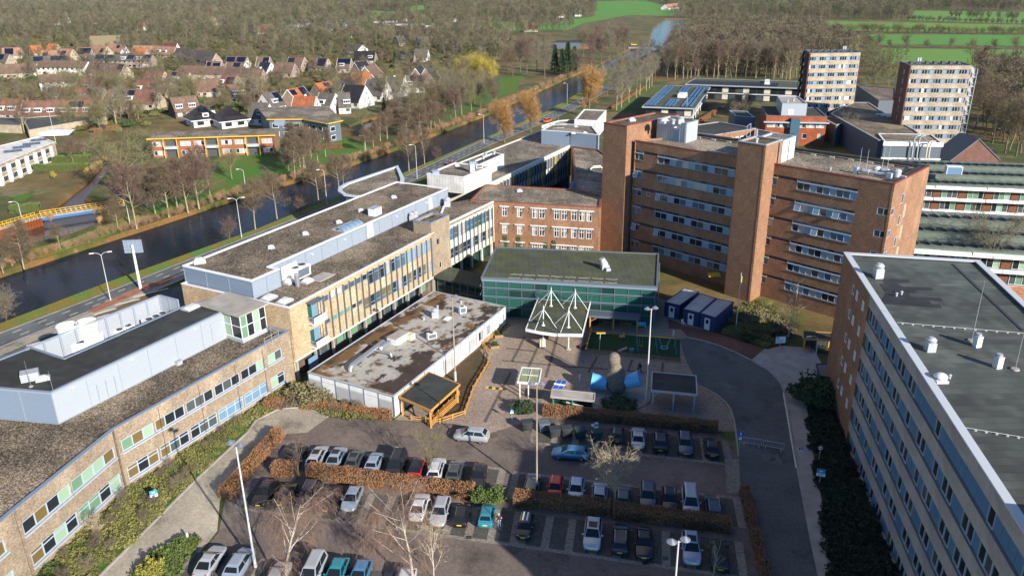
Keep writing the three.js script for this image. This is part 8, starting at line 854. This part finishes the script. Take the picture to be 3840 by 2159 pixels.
// blue cabins
for(const [l,Q]of [['left dark blue site cabin with white door',[[26.22,-125.3],[28.55,-123.68],[33.2,-129.68],[30.97,-131.67]]],['middle dark blue site cabin with white door',[[28.77,-122.16],[31.15,-120.4],[35.52,-126.72],[33.16,-129.11]]],['right dark blue site cabin with white door',[[31.22,-120.31],[33.31,-118.27],[38.1,-124.92],[35.6,-126.62]]]]){const t=thing('site_cabin',l,'cabin',[0,0,0],0,'blue cabins beside the clinic'),cm=mat([0.012,0.03,0.11],{roughness:0.5}),P=inset(Q,0.04),F=Fr(P[0],P[1]);mesh('body',prism(P,0.1,2.6),cm,t);mesh('roof',prism(P,2.6,2.7),M.galv,t);mesh('frame',ring(inset(P, -0.05),2.5,2.76,0.15),cm,t);const d=mesh('door',bx(1,2.05,0.06),M.white,t);place(d,F,F.len*0.5,0.15,0.04);mesh('door_pane',bx(0.5,0.7,0.02,0,1.1,0.04),M.gDark,d);for(const s of [0.42,0.58]){const a=lerp2(P[0],P[1],s),b=lerp2(P[3],P[2],s);mesh('roof_seam',bar([a[0],2.72,a[1]],[b[0],2.72,b[1]],0.06,0.05),M.white,t);}}
// playground
{const fence=(label,pts,posts,m,rails,h)=>{const t=thing('timber_fence',label,'fence');for(let i=0;i<pts.length - 1;i++){const F=Fr(pts[i],pts[i + 1]),n=max(1,Math.round(F.len /posts));for(let k=0;k<=n;k++)if(k||!i)place(mesh('post',cached('fp' + h,()=>bx(0.12,h + 0.1,0.12)),m,t),F,k*F.len /n,0);for(const y of rails)place(mesh('rail',bx(F.len + 0.06,0.13,0.05,F.len /2,y,0.085),m,t),F,0,0);}};
  fence('low board fence along the front of the playground',[[11.49,-111.85],[25.57,-107.95]],2,M.woodOld,[0.12,0.32,0.52],0.6);fence('side fence of the playground',[[11.49,-111.85],[13.03,-119.09]],2,M.wood,[0.2,0.5],0.6);fence('curving timber fence beside the forecourt',[[-13.7,-91.77],[-9.78,-90.92],[-6.58,-93.02],[-5.79,-99.76],[-3.84,-107.48],[-3.61,-110.86],[-4.81,-114.47],[-2.63,-118.96],[-1.82,-120.92]],1.9,M.wood,[0.3,0.62],0.72);fence('inner timber fence along the soil bed',[[-10.77,-91.7],[-7.7,-98.36]],1.6,M.wood,[0.3,0.6],0.72);
  const t=thing('swing_frame','swing frame with yellow bar and basket swing','swing'),a=[19.56,-112.79],b=[25.33,-111.52];mesh('top_bar',rod([a[0],2.3,a[1]],[b[0],2.3,b[1]],0.08),M.yellow,t);for(const [k,p]of [a,lerp2(a,b,0.5),b].entries())for(const s of [-1,1])mesh('leg',rod([p[0],2.3,p[1]],[p[0] + 0.2,0.05,p[1] + s*1.1],0.05),mat([0.04,0.22,0.36]),t);const q=lerp2(a,b,0.74);mesh('basket',plain(new THREE.TorusGeometry(0.55,0.07,8,20).rotateX(PI /2)).translate(q[0],0.55,q[1]),mat([0.1,0.35,0.7]),t);mesh('rope',merge([0.8,2.4,3.9,5.5].map((k)=>rod([q[0] + cos(k)*0.5,0.6,q[1] + sin(k)*0.5],[q[0] + (cos(k)>0?0.9: -0.9),2.3,q[1]],0.02,0.02,4))),M.rail,t);const q2=lerp2(a,b,0.12);mesh('seat',bx(0.5,0.06,0.25,q2[0],0.5,q2[1]),mat([0.4,0.15,0.04]),t);mesh('chain',merge([rod([q2[0] - 0.22,0.5,q2[1]],[q2[0] - 0.22,2.3,q2[1]],0.015,0.015,4),rod([q2[0] + 0.22,0.5,q2[1]],[q2[0] + 0.22,2.3,q2[1]],0.015,0.015,4)]),M.rail,t);
  const sp=thing('spring_rider','yellow spring rider on the playground','play equipment'),p2=[17.74,-116.07];mesh('spring',cyl(0.12,0.12,0.45,p2[0],0.05,p2[1],10),M.darkMetal,sp);mesh('seat',merge([bx(0.9,0.3,0.25,p2[0],0.5,p2[1]),bx(0.25,0.6,0.2,p2[0] + 0.3,0.6,p2[1])]),M.yellow,sp);
  const bp=thing('ball_post','ball hoop post at the back of the playground','play equipment'),p3=[13.72,-112.5];mesh('post',rod([p3[0],0,p3[1]],[p3[0] + 0.1,2.8,p3[1] - 0.3],0.06),M.galv,bp);mesh('board',bx(1.4,0.14,0.3,p3[0] + 0.2,2.7,p3[1] - 0.3),M.yellow,bp);
  const rk=thing('ride_on_toy','pink and blue ride on toy by the playground fence','toy'),p4=[17.42,-111.33];mesh('body',merge([rod([p4[0] - 0.9,0.25,p4[1]],[p4[0] + 0.5,0.8,p4[1] - 0.2],0.22,0.16,8)]),mat([0.62,0.36,0.36]),rk);mesh('seat',bx(0.7,0.5,0.5,p4[0] + 1.2,0.2,p4[1]),mat([0.05,0.25,0.35]),rk);
  for(const [p,l]of [[[16.21,-121.61],'left picnic bench under the timber canopy'],[[19.06,-120.91],'right picnic bench under the timber canopy']]){const k=thing('picnic_bench',l,'bench',[p[0],0,p[1]], -0.2);mesh('table_top',bx(1.9,0.07,0.75,0,0.72),M.woodOld,k);for(const s of [-1,1])mesh('seat',bx(1.9,0.06,0.3,0,0.44,s*0.75),M.woodOld,k);for(const s of [-0.7,0.7])mesh('leg',merge([bx(0.1,0.7,0.1,s,0,0.35),bx(0.1,0.7,0.1,s,0, -0.35),bx(0.1,0.08,1.6,s,0.36)]),M.woodOld,k);}
  const bb=thing('blue_bench','blue plastic bench right of the picnic benches','bench'),p5=[21.6,-120.64];mesh('seat',bx(1.6,0.1,0.5,p5[0],0.42,p5[1]),mat([0.1,0.4,0.6]),bb);mesh('back',bx(1.6,0.45,0.08,p5[0],0.5,p5[1] - 0.25),mat([0.1,0.4,0.6]),bb);mesh('leg',merge([bx(0.08,0.42,0.4,p5[0] - 0.7,0,p5[1]),bx(0.08,0.42,0.4,p5[0] + 0.7,0,p5[1])]),M.rail,bb);
  for(const [p,l,r]of [[[13.65,-122.51],'large black tyre leaning by the timber canopy',0.75],[[11.1,-113.11],'black tyre at the playground corner',0.5]]){const k=thing('tyre',l,'tyre',[p[0],0,p[1]]);mesh('tread',plain(new THREE.TorusGeometry(r,r*0.36,10,24).rotateX(PI /2)).translate(0,r*0.36,0),carM.tyre,k);mesh('hub',cyl(r*0.5,r*0.5,0.08,0,0.02,0,14),M.darkMetal,k);}}
{const p=[6.64,-99.69],t=thing('table_tennis_table','blue table tennis table with white centre stripe','table',[p[0],0,p[1]],1.25);for(const s of [-1,1])mesh('top',bx(1.36,0.06,1.525,s*0.69,0.74),mat([0.01,0.09,0.42],{roughness:0.4}),t);mesh('net',bx(0.03,0.16,1.7,0,0.8),M.white,t);mesh('stripe',merge([bx(0.34,0.012,1.5,0,0.8),bx(2.6,0.01,0.03,0,0.803),bx(2.74,0.012,0.04,0,0.8,0.74),bx(2.74,0.012,0.04,0,0.8, -0.74)]),M.white,t);for(const x of [-1,1])for(const z of [-0.6,0.6])mesh('leg',bx(0.08,0.74,0.08,x,0,z),M.darkMetal,t);}
{const A=[-4.03,-100.6],B=[-1.02,-99.87],F=Fr(A,B),t=thing('speed_bump','yellow and black striped bump strip on the forecourt','speed bump'),n=6;for(let i=0;i<n;i++)place(mesh('segment',bx(F.len /n - 0.01,0.09,0.4),i % 2?carM.trim:M.yellow,t),F,(i + 0.5)*F.len /n,0.03);}
for(const [p,l]of [[[9.79,-102.35],'white bollard between table and sculpture'],[[26.38,-117.34],'white bollard behind the playground'],[[-34.53,-67.89],'concrete bollard on the planted island']]){const t=thing('bollard',l,'bollard',[p[0],0,p[1]]);mesh('shaft',cyl(0.14,0.13,0.95,0,0,0,12),M.white,t);mesh('cap',plain(new THREE.SphereGeometry(0.13,12,6,0,6.3,0,PI /2)).translate(0,0.95,0),M.white,t);}
// bins behind the top row
for(const [i,p]of [[1.72,-88.93],[3.91,-88.64],[5.25,-87.23],[6.79,-87.31],[8.48,-86.92],[10.53,-86.41]].entries()){const t=thing('waste_container',['first dark waste container from the left','second dark waste container from the left','third dark waste container from the left','fourth waste container with grey lid','fifth dark green waste container','last waste container before the parked cars'][i],'waste container',[p[0],0.05,p[1]],0.2,'waste containers');const m=[M.darkMetal,M.slate,M.darkMetal,M.darkMetal,mat([0.015,0.05,0.05]),mat([0.02,0.06,0.06])][i];mesh('body',plain(new THREE.CylinderGeometry(0.98,0.82,1.05,4).rotateY(PI /4).scale(1,1,0.75).translate(0,0.72,0)),m,t);mesh('lid',bx(1.45,0.12,1.12,0,1.25),m,t);for(const x of [-0.5,0.5])for(const z of [-0.35,0.35])mesh('wheel',cyl(0.1,0.1,0.06,0, -0.03,0,10).rotateZ(PI /2).translate(x,0.1,z),carM.tyre,t);}
{const p=[4.72,-113.47],t=thing('kiosk_board','small pale cabinet on the forecourt under the canopy edge','cabinet',[p[0],0,p[1]],0.2);mesh('cabinet',bx(0.9,1.3,0.5,0,0.25),M.cream,t);mesh('base',bx(0.9,0.25,0.55),M.darkMetal,t);}
for(const [p,l]of [[[-2.88,-113.69],'planter with dark shrub beside the timber fence'],[[-2.29,-117.78],'empty low planter behind the other one']]){const t=thing('planter',l,'planter',[p[0],0,p[1]],0.2);mesh('box',ring([[-0.7,0.5],[0.7,0.5],[0.7, -0.5],[-0.7, -0.5]],0,0.5,0.08),M.woodOld,t);mesh('soil',bx(1.2,0.4,0.8),M.soil,t);if(l[8]==='w'){const s=mesh('plant',PT.bush.crown,evg.green,t);s.scale.setScalar(0.5);s.position.y=0.4;}}
{const p=[37.57,-120.77],t=thing('flagpole','slim flagpole with furled yellow flag before the clinic','flagpole',[p[0],0,p[1]]);mesh('pole',cyl(0.07,0.035,9.6,0,0,0,8),M.white,t);mesh('flag',bx(0.16,1.6,0.3,0.1,7.4,0),mat([0.5,0.45,0.05]),t);}
{const p=[28.86,-121.44],t=thing('garden_chair','white plastic chair before the middle blue cabin','chair',[p[0],0,p[1]],0.5);mesh('seat',bx(0.5,0.05,0.5,0,0.42),M.white,t);mesh('backrest',bx(0.5,0.6,0.05,0,0.45, -0.24).rotateX(-0.1),M.white,t);for(const x of [-0.22,0.22])for(const z of [-0.22,0.22])mesh('leg',bx(0.05,0.42,0.05,x,0,z),M.white,t);}
{const A=[37.38,-137.8],t=thing('yellow_awning','yellow awning over the clinic side entrance','awning',[A[0] + 0.6,2.6,A[1] - 0.6],0.82 - PI /2 + 0.8);t.scale.setScalar(0.7);mesh('roof',bx(3.2,0.15,1.8).rotateX(0.25),M.yellow,t);mesh('bracket',merge([rod([-1.4, -0.9, -0.8],[-1.4,0,0.6],0.05),rod([1.4, -0.9, -0.8],[1.4,0,0.6],0.05)]),M.darkMetal,t);}
// bike shed, second shed
{const [t,S]=shelter('bicycle_shed','open timber bicycle shed with black ribbed roof','shed',[[45.12,-110.74],[49.49,-110.07],[50.3,-112.61],[46.07,-113.48]],2.4,{roof:M.bitumenDark,frame:M.wood,w:0.2});mesh('back_wall',bar([S[2][0],1.1,S[2][1]],[S[3][0],1.1,S[3][1]],0.08,2.2),M.dark,t);for(let i=0;i<5;i++){const q=lerp2(S[0],S[1],0.2 + i*0.15),k=thing('bicycle','parked bicycle in the timber bicycle shed','bicycle',[q[0],0,q[1] - 0.4],0.4,'bicycles in the shed'),c=[mat([0.5,0.15,0.3]),carM.trim,mat([0.05,0.3,0.4])][i % 3];for(const z of [-0.5,0.5])mesh('wheel',plain(new THREE.TorusGeometry(0.33,0.03,5,16).rotateY(PI /2)).translate(0,0.34,z),carM.tyre,k);mesh('frame',merge([rod([0,0.34, -0.5],[0,0.85, -0.2],0.03),rod([0,0.34,0],[0,0.85, -0.2],0.03),rod([0,0.34,0],[0,0.8,0.35],0.03),rod([0,0.34,0.5],[0,1,0.33],0.03),rod([0,0.85, -0.2],[0,0.8,0.35],0.03)]),c,k);mesh('handlebar',rod([-0.3,1,0.33],[0.3,1,0.33],0.025),carM.trim,k);mesh('saddle',bx(0.16,0.07,0.26,0,0.88, -0.22),carM.trim,k);}}
{const [t,S]=shelter('dark_shed','dark board shed with ribbed roof beside the brick gable','shed',[[43,-98.3],[44.44,-97.67],[45.62,-101.9],[43.88,-101.95]],2.5,{roof:M.slate,frame:M.dark,w:0.15});for(const i of [1,2,3]){const a=S[i],b=S[(i + 1)% 4];mesh('board_wall',bar([a[0],1.15,a[1]],[b[0],1.15,b[1]],0.06,2.3),M.dark,t);}}
// ---------- signs ----------
const board=(w,h,fn)=>{const c=document.createElement('canvas');c.width=w;c.height=h;const g=c.getContext('2d');fn(g);const t=new THREE.CanvasTexture(c);t.colorSpace=THREE.SRGBColorSpace;t.flipY=true;return new THREE.MeshStandardMaterial({map:t,roughness:0.5});};
const arrow=(g,x,y,s,a)=>{g.save();g.translate(x,y);g.rotate(a);g.beginPath();for(const [i,q]of [[0, -1],[0.7, -0.2],[0.25, -0.2],[0.25,1],[-0.25,1],[-0.25, -0.2],[-0.7, -0.2]].entries())g[i?'lineTo' :'moveTo'](q[0]*s,q[1]*s);g.closePath();g.fill();g.restore();};
const exitM=board(128,128,(g)=>{g.fillStyle='#1f8fc8';g.fillRect(0,0,128,76);g.fillStyle='#e8f2f6';g.fillRect(0,76,128,52);arrow(g,64,38,28, -PI /2);g.fillStyle='#12324a';g.font='bold 44px sans-serif';g.textAlign='center';g.fillText('UIT',64,118);}),oneM=board(128,128,(g)=>{g.fillStyle='#1a66c0';g.fillRect(0,0,128,128);g.fillStyle='#fff';arrow(g,64,66,46,0);}),roundM=board(128,128,(g)=>{g.fillStyle='#c01818';g.fillRect(0,0,128,128);g.fillStyle='#fff';g.beginPath();g.arc(64,64,44,0,7);g.fill();g.fillStyle='#222';g.font='bold 30px sans-serif';g.textAlign='center';g.fillText('3,5m',64,74);}),banM=board(128,128,(g)=>{g.fillStyle='#c01818';g.fillRect(0,0,128,128);g.fillStyle='#eee';g.beginPath();g.arc(64,64,46,0,7);g.fill();g.fillStyle='#222';g.fillRect(34,56,60,18);g.fillRect(50,44,30,14);}),parkM=board(128,160,(g)=>{g.fillStyle='#1a6ac4';g.fillRect(0,0,128,100);g.fillStyle='#dfe9f2';g.fillRect(0,100,128,60);g.fillStyle='#fff';g.font='bold 80px sans-serif';g.textAlign='center';g.fillText('P',64,80);}),infoM=board(256,160,(g)=>{g.fillStyle='#eef2f4';g.fillRect(0,0,256,160);g.fillStyle='#2a8fa8';g.fillRect(14,14,70,34);g.fillStyle='#8a99a4';for(let i=0;i<5;i++)g.fillRect(14,64 + i*17,200 - 25*(i % 3),7);});
function sign(p,label,list,h,turn,w=0.5){const t=thing('road_sign',label,'sign',[p[0],0,p[1]],turn);mesh('post',cyl(0.035,0.035,h,0,0,0,8),M.rail,t);list.forEach(([m,sw,sh,y,round],i)=>{const f=new THREE.PlaneGeometry(sw,sh).translate(0,y,0.065),s=mesh('sign_plate',round?cyl(sw /2,sw /2,0.04,0, -0.02,0,24).rotateX(PI /2).translate(0,y,0.04):bx(sw,sh,0.03,0,y - sh /2,0.045),M.metalLight,t);mesh('sign_face',round?new THREE.CircleGeometry(sw /2,24).translate(0,y,0.065):f,m,s);});return t;}
sign([35.12,-76.09],'blue arrow sign reading UIT in the shaded planting bed',[[exitM,0.95,0.95,1.9]],2.2, -0.3);sign([-40.6,-74.21],'blue arrow sign reading UIT in the planted strip',[[exitM,0.8,0.85,1.5]],1.8,0.5);sign([27.58,-82.56],'blue arrow and round red sign at the barrier',[[oneM,0.65,0.65,3.1],[roundM,0.6,0.6,2.45,1]],3.4,0.1);sign([36.71,-80.66],'round red rimmed sign in the shaded planting bed',[[banM,0.62,0.62,2.2,1]],2.5, -0.2);sign([33.97,-79.78],'small blue sign on the footpath kerb',[[parkM,0.5,0.62,2.6]],2.9,0.1);sign([42.23,-112.42],'white information board before the clinic',[[infoM,1.6,1.1,1.4]],0.9,0.1);sign([-0.22,-91.08],'small white and green sign beside the bins',[[parkM,0.45,0.5,1.6]],1.9,0.1);
// barriers
for(const [a,b,l]of [[[28.67,-85.08],[30.98,-84.47],'grey crowd barrier beside the blue arrow sign'],[[31.14,-84.35],[33.43,-83.41],'second crowd barrier by the footpath']]){const F=Fr(a,b),t=thing('crowd_barrier',l,'barrier'),n=14;place(mesh('frame',merge([bx(F.len,0.05,0.05,F.len /2,1.0),bx(F.len,0.05,0.05,F.len /2,0.25),bx(0.05,1.05,0.05,0),bx(0.05,1.05,0.05,F.len)]),M.rail,t),F,0,0);for(let i=1;i<n;i++)place(mesh('bar',cached('cbar',()=>bx(0.025,0.75,0.025)),M.rail,t),F,i*F.len /n,0.27);for(const s of [0.12,0.88])place(mesh('foot',bx(0.06,0.05,0.7),M.rail,t),F,F.len*s,0.01);}
{const A=[38.04,-97.8],B=[33.67,-79.58],F=Fr(A,B),t=thing('kerb_rail','low white kerb rail along the shaded turning road','rail');place(mesh('rail',bx(F.len,0.12,0.14,F.len /2,0.1),M.marking,t),F,0,0);for(let i=0;i<8;i++)place(mesh('block',bx(0.3,0.12,0.2),M.concrete,t),F,(i + 0.5)*F.len /8,0.02);}
{const p=[-173.9,-304.5],t=thing('boat','white covered boat on a trailer behind the garages','boat',[p[0],0,p[1]],0.15);const s=new THREE.Shape([[-6,1],[-5.4,0.3],[4,0.3],[6.2,1.9],[-6,1.5]].map((q)=>new THREE.Vector2(...q)));mesh('hull',plain(new THREE.ExtrudeGeometry(s,{depth:2.2,bevelEnabled:true,bevelSize:0.25,bevelThickness:0.4,bevelSegments:2})).translate(0,0.3, -1.1),M.white,t);mesh('cover',bx(5,0.9,1.9, -0.5,1.8),M.lightFrame,t);mesh('trailer',merge([bx(9,0.15,0.15,0,0.4),bx(0.2,0.7,1.8, -2,0),bx(0.2,0.7,1.8,2,0)]),M.darkMetal,t);}
// ---------- people ----------
function person(label,p,turn,J,tint){const bones=[['h','h',0.115,0.115],['n','c',0.06,0.13],['c','w',0.155,0.14],['w','hl',0.13,0.11],['w','hr',0.13,0.11],['c','sl',0.12,0.07],['c','sr',0.12,0.07],['sl','el',0.062,0.05],['el','al',0.05,0.038],['sr','er',0.062,0.05],['er','ar',0.05,0.038],['hl','kl',0.095,0.065],['kl','fl',0.065,0.045],['hr','kr',0.095,0.065],['kr','fr',0.065,0.045],['fl','tl',0.05,0.04],['fr','tr',0.05,0.04],['h','n',0.07,0.06],...['l','r'].flatMap((s)=>[0,1,2,3,4].map((i)=>['a' + s,'f' + i + s,0.022,0.013]))];
  for(const s of ['l','r'])for(let i=0;i<5;i++){const a=J['a' + s];J['f' + i + s]=i===4?[a[0] + (s==='l' ? -0.05:0.05),a[1] - 0.06,a[2] + 0.05]:[a[0],a[1] - 0.15 + 0.012*abs(i - 1),a[2] - 0.045 + i*0.03];}
  const N=110,hf=1,mc=new MarchingCubes(N,plainTwig,false,false,150000),fl=mc.field;mc.isolation=0;const seg=bones.map(([a,b,r0,r1])=>[V3(...J[a]),V3(...J[b]),r0,r1]);
  for(let k=0;k<N;k++)for(let j=0;j<N;j++)for(let i=0;i<N;i++){const x=(i /N*2 - 1)*hf,y=(j /N*2 - 1)*hf + 0.92,z=(k /N*2 - 1)*hf;let s=0;if(abs(x)<0.6&&abs(z)<0.7)for(const [a,b,r0,r1]of seg){const dx=b.x - a.x,dy=b.y - a.y,dz=b.z - a.z,l2=dx*dx + dy*dy + dz*dz||1,t=max(0,min(1,((x - a.x)*dx + (y - a.y)*dy + (z - a.z)*dz) /l2)),d=hypot(x - a.x - dx*t,y - a.y - dy*t,z - a.z - dz*t) - (r0 + (r1 - r0)*t);if(d<0.25)s +=exp(-45*d);}fl[i + j*N + k*N*N]=Math.log(s + 1e-6) /45;}
  mc.update();const n=mc.count??mc.geometry.drawRange.count,P=new Float32Array(n*3),C=new Float32Array(n*3);for(let i=0;i<n;i++){const x=mc.positionArray[i*3]*hf,y=mc.positionArray[i*3 + 1]*hf + 0.92,z=mc.positionArray[i*3 + 2]*hf;P.set([x,y,z],i*3);let c=y>J.n[1] + 0.02?(y>J.h[1] + 0.04||z<J.h[2] - 0.04?tint.hair:tint.skin):y>J.w[1] - 0.02?tint.top:y>0.09?tint.legs:tint.shoe;for(const s of ['l','r']){const a=J['a' + s];if(hypot(x - a[0],y - a[1] + 0.07,z - a[2])<0.12)c=tint.skin;else if(tint.bare&&hypot(x - J['e' + s][0],y - J['e' + s][1],z - J['e' + s][2])<0.12)c=tint.skin;}C.set(c,i*3);}
  const g=new THREE.BufferGeometry();g.setAttribute('position',new THREE.BufferAttribute(P,3));g.setAttribute('normal',new THREE.BufferAttribute(mc.normalArray.slice(0,n*3),3));g.setAttribute('uv',new THREE.BufferAttribute(new Float32Array(n*2),2));g.setAttribute('color',new THREE.BufferAttribute(C,3));const t=thing('person',label,'person',[p[0],0.06,p[1]],turn);mesh('body',g,mat([1,1,1],{vertexColors:true}),t);
  mesh('face',merge([new THREE.SphereGeometry(0.018,6,5).translate(-0.04,J.h[1] + 0.005,J.h[2] + 0.105),new THREE.SphereGeometry(0.018,6,5).translate(0.04,J.h[1] + 0.005,J.h[2] + 0.105),bx(0.06,0.012,0.02,0,J.h[1] - 0.07,J.h[2] + 0.1)]),carM.trim,t);mesh('nose',new THREE.ConeGeometry(0.02,0.05,6).rotateX(0.5).translate(0,J.h[1] - 0.02,J.h[2] + 0.12),mat(tint.skin),t);for(const s of [-1,1])mesh('ear',new THREE.SphereGeometry(0.03,6,5).scale(0.5,1,0.8).translate(s*0.115,J.h[1] - 0.01,J.h[2]),mat(tint.skin),t);if(tint.cap)mesh('cap',merge([new THREE.SphereGeometry(0.128,14,7,0,6.3,0,PI /2).translate(0,J.h[1] + 0.03,J.h[2]),cyl(0.11,0.11,0.015,0,J.h[1] + 0.04,J.h[2] + 0.1)]),mat(tint.cap),t);return t;}
person('person in dark shirt and blue jeans standing beside the turquoise car',[-1.72,-69.54],0.2,{h:[0,1.62,0.02],n:[0,1.46,0],c:[0,1.3,0],w:[0,1,0],hl:[-0.1,0.9,0],hr:[0.1,0.9,0],sl:[-0.2,1.38,0],sr:[0.2,1.38,0],el:[-0.28,1.12,0.05],er:[0.28,1.12,0.04],al:[-0.1,1.1,0.26],ar:[0.12,1.08,0.26],kl:[-0.11,0.5,0.06],kr:[0.11,0.5,0.02],fl:[-0.12,0.08,0.02],fr:[0.14,0.08, -0.06],tl:[-0.14,0.05,0.16],tr:[0.17,0.05,0.08]},{skin:[0.5,0.3,0.2],hair:[0.16,0.1,0.05],top:[0.03,0.03,0.04],legs:[0.1,0.16,0.27],shoe:[0.03,0.03,0.03],bare:1,cap:[0.45,0.36,0.24]});
person('person in black walking with a bag in the shaded forecourt',[18.87,-104.61], -1.2,{h:[0,1.6,0.06],n:[0,1.45,0.03],c:[0,1.28,0.02],w:[0,1,0],hl:[-0.1,0.9,0],hr:[0.1,0.9,0],sl:[-0.2,1.37,0],sr:[0.2,1.37,0],el:[-0.25,1.1,0.12],er:[0.26,1.12, -0.14],al:[-0.24,0.9,0.25],ar:[0.25,0.88, -0.06],kl:[-0.1,0.5,0.2],kr:[0.1,0.5, -0.05],fl:[-0.1,0.1,0.24],fr:[0.1,0.14, -0.35],tl:[-0.1,0.06,0.42],tr:[0.1,0.06, -0.2]},{skin:[0.45,0.28,0.2],hair:[0.03,0.02,0.02],top:[0.012,0.012,0.015],legs:[0.012,0.012,0.018],shoe:[0.02,0.02,0.02]});
{const p=[18.47,-104.94],t=thing('shopping_bag','pale green bag carried by the person in black','bag',[p[0],0.45,p[1]],0.4);mesh('bag',plain(new THREE.CylinderGeometry(0.2,0.16,0.45,10).scale(1,1,0.55).translate(0,0.22,0)),mat([0.3,0.45,0.38]),t);mesh('handle',plain(new THREE.TorusGeometry(0.1,0.012,5,12,PI)).translate(0,0.44,0),carM.trim,t);}
{const p=[10.74,-89.7],t=thing('rubbish_heap','small heap of white plastic rubbish behind the hedge','rubbish',[p[0],0.04,p[1]]);const r=rng(5);for(let i=0;i<7;i++)mesh('bag',plain(new THREE.IcosahedronGeometry(0.16 + 0.14*r(),1)).scale(1,0.7,1).translate((r() - 0.5)*0.7,0.12,(r() - 0.5)*1.8),M.white,t);}

renderer.render(scene,camera);
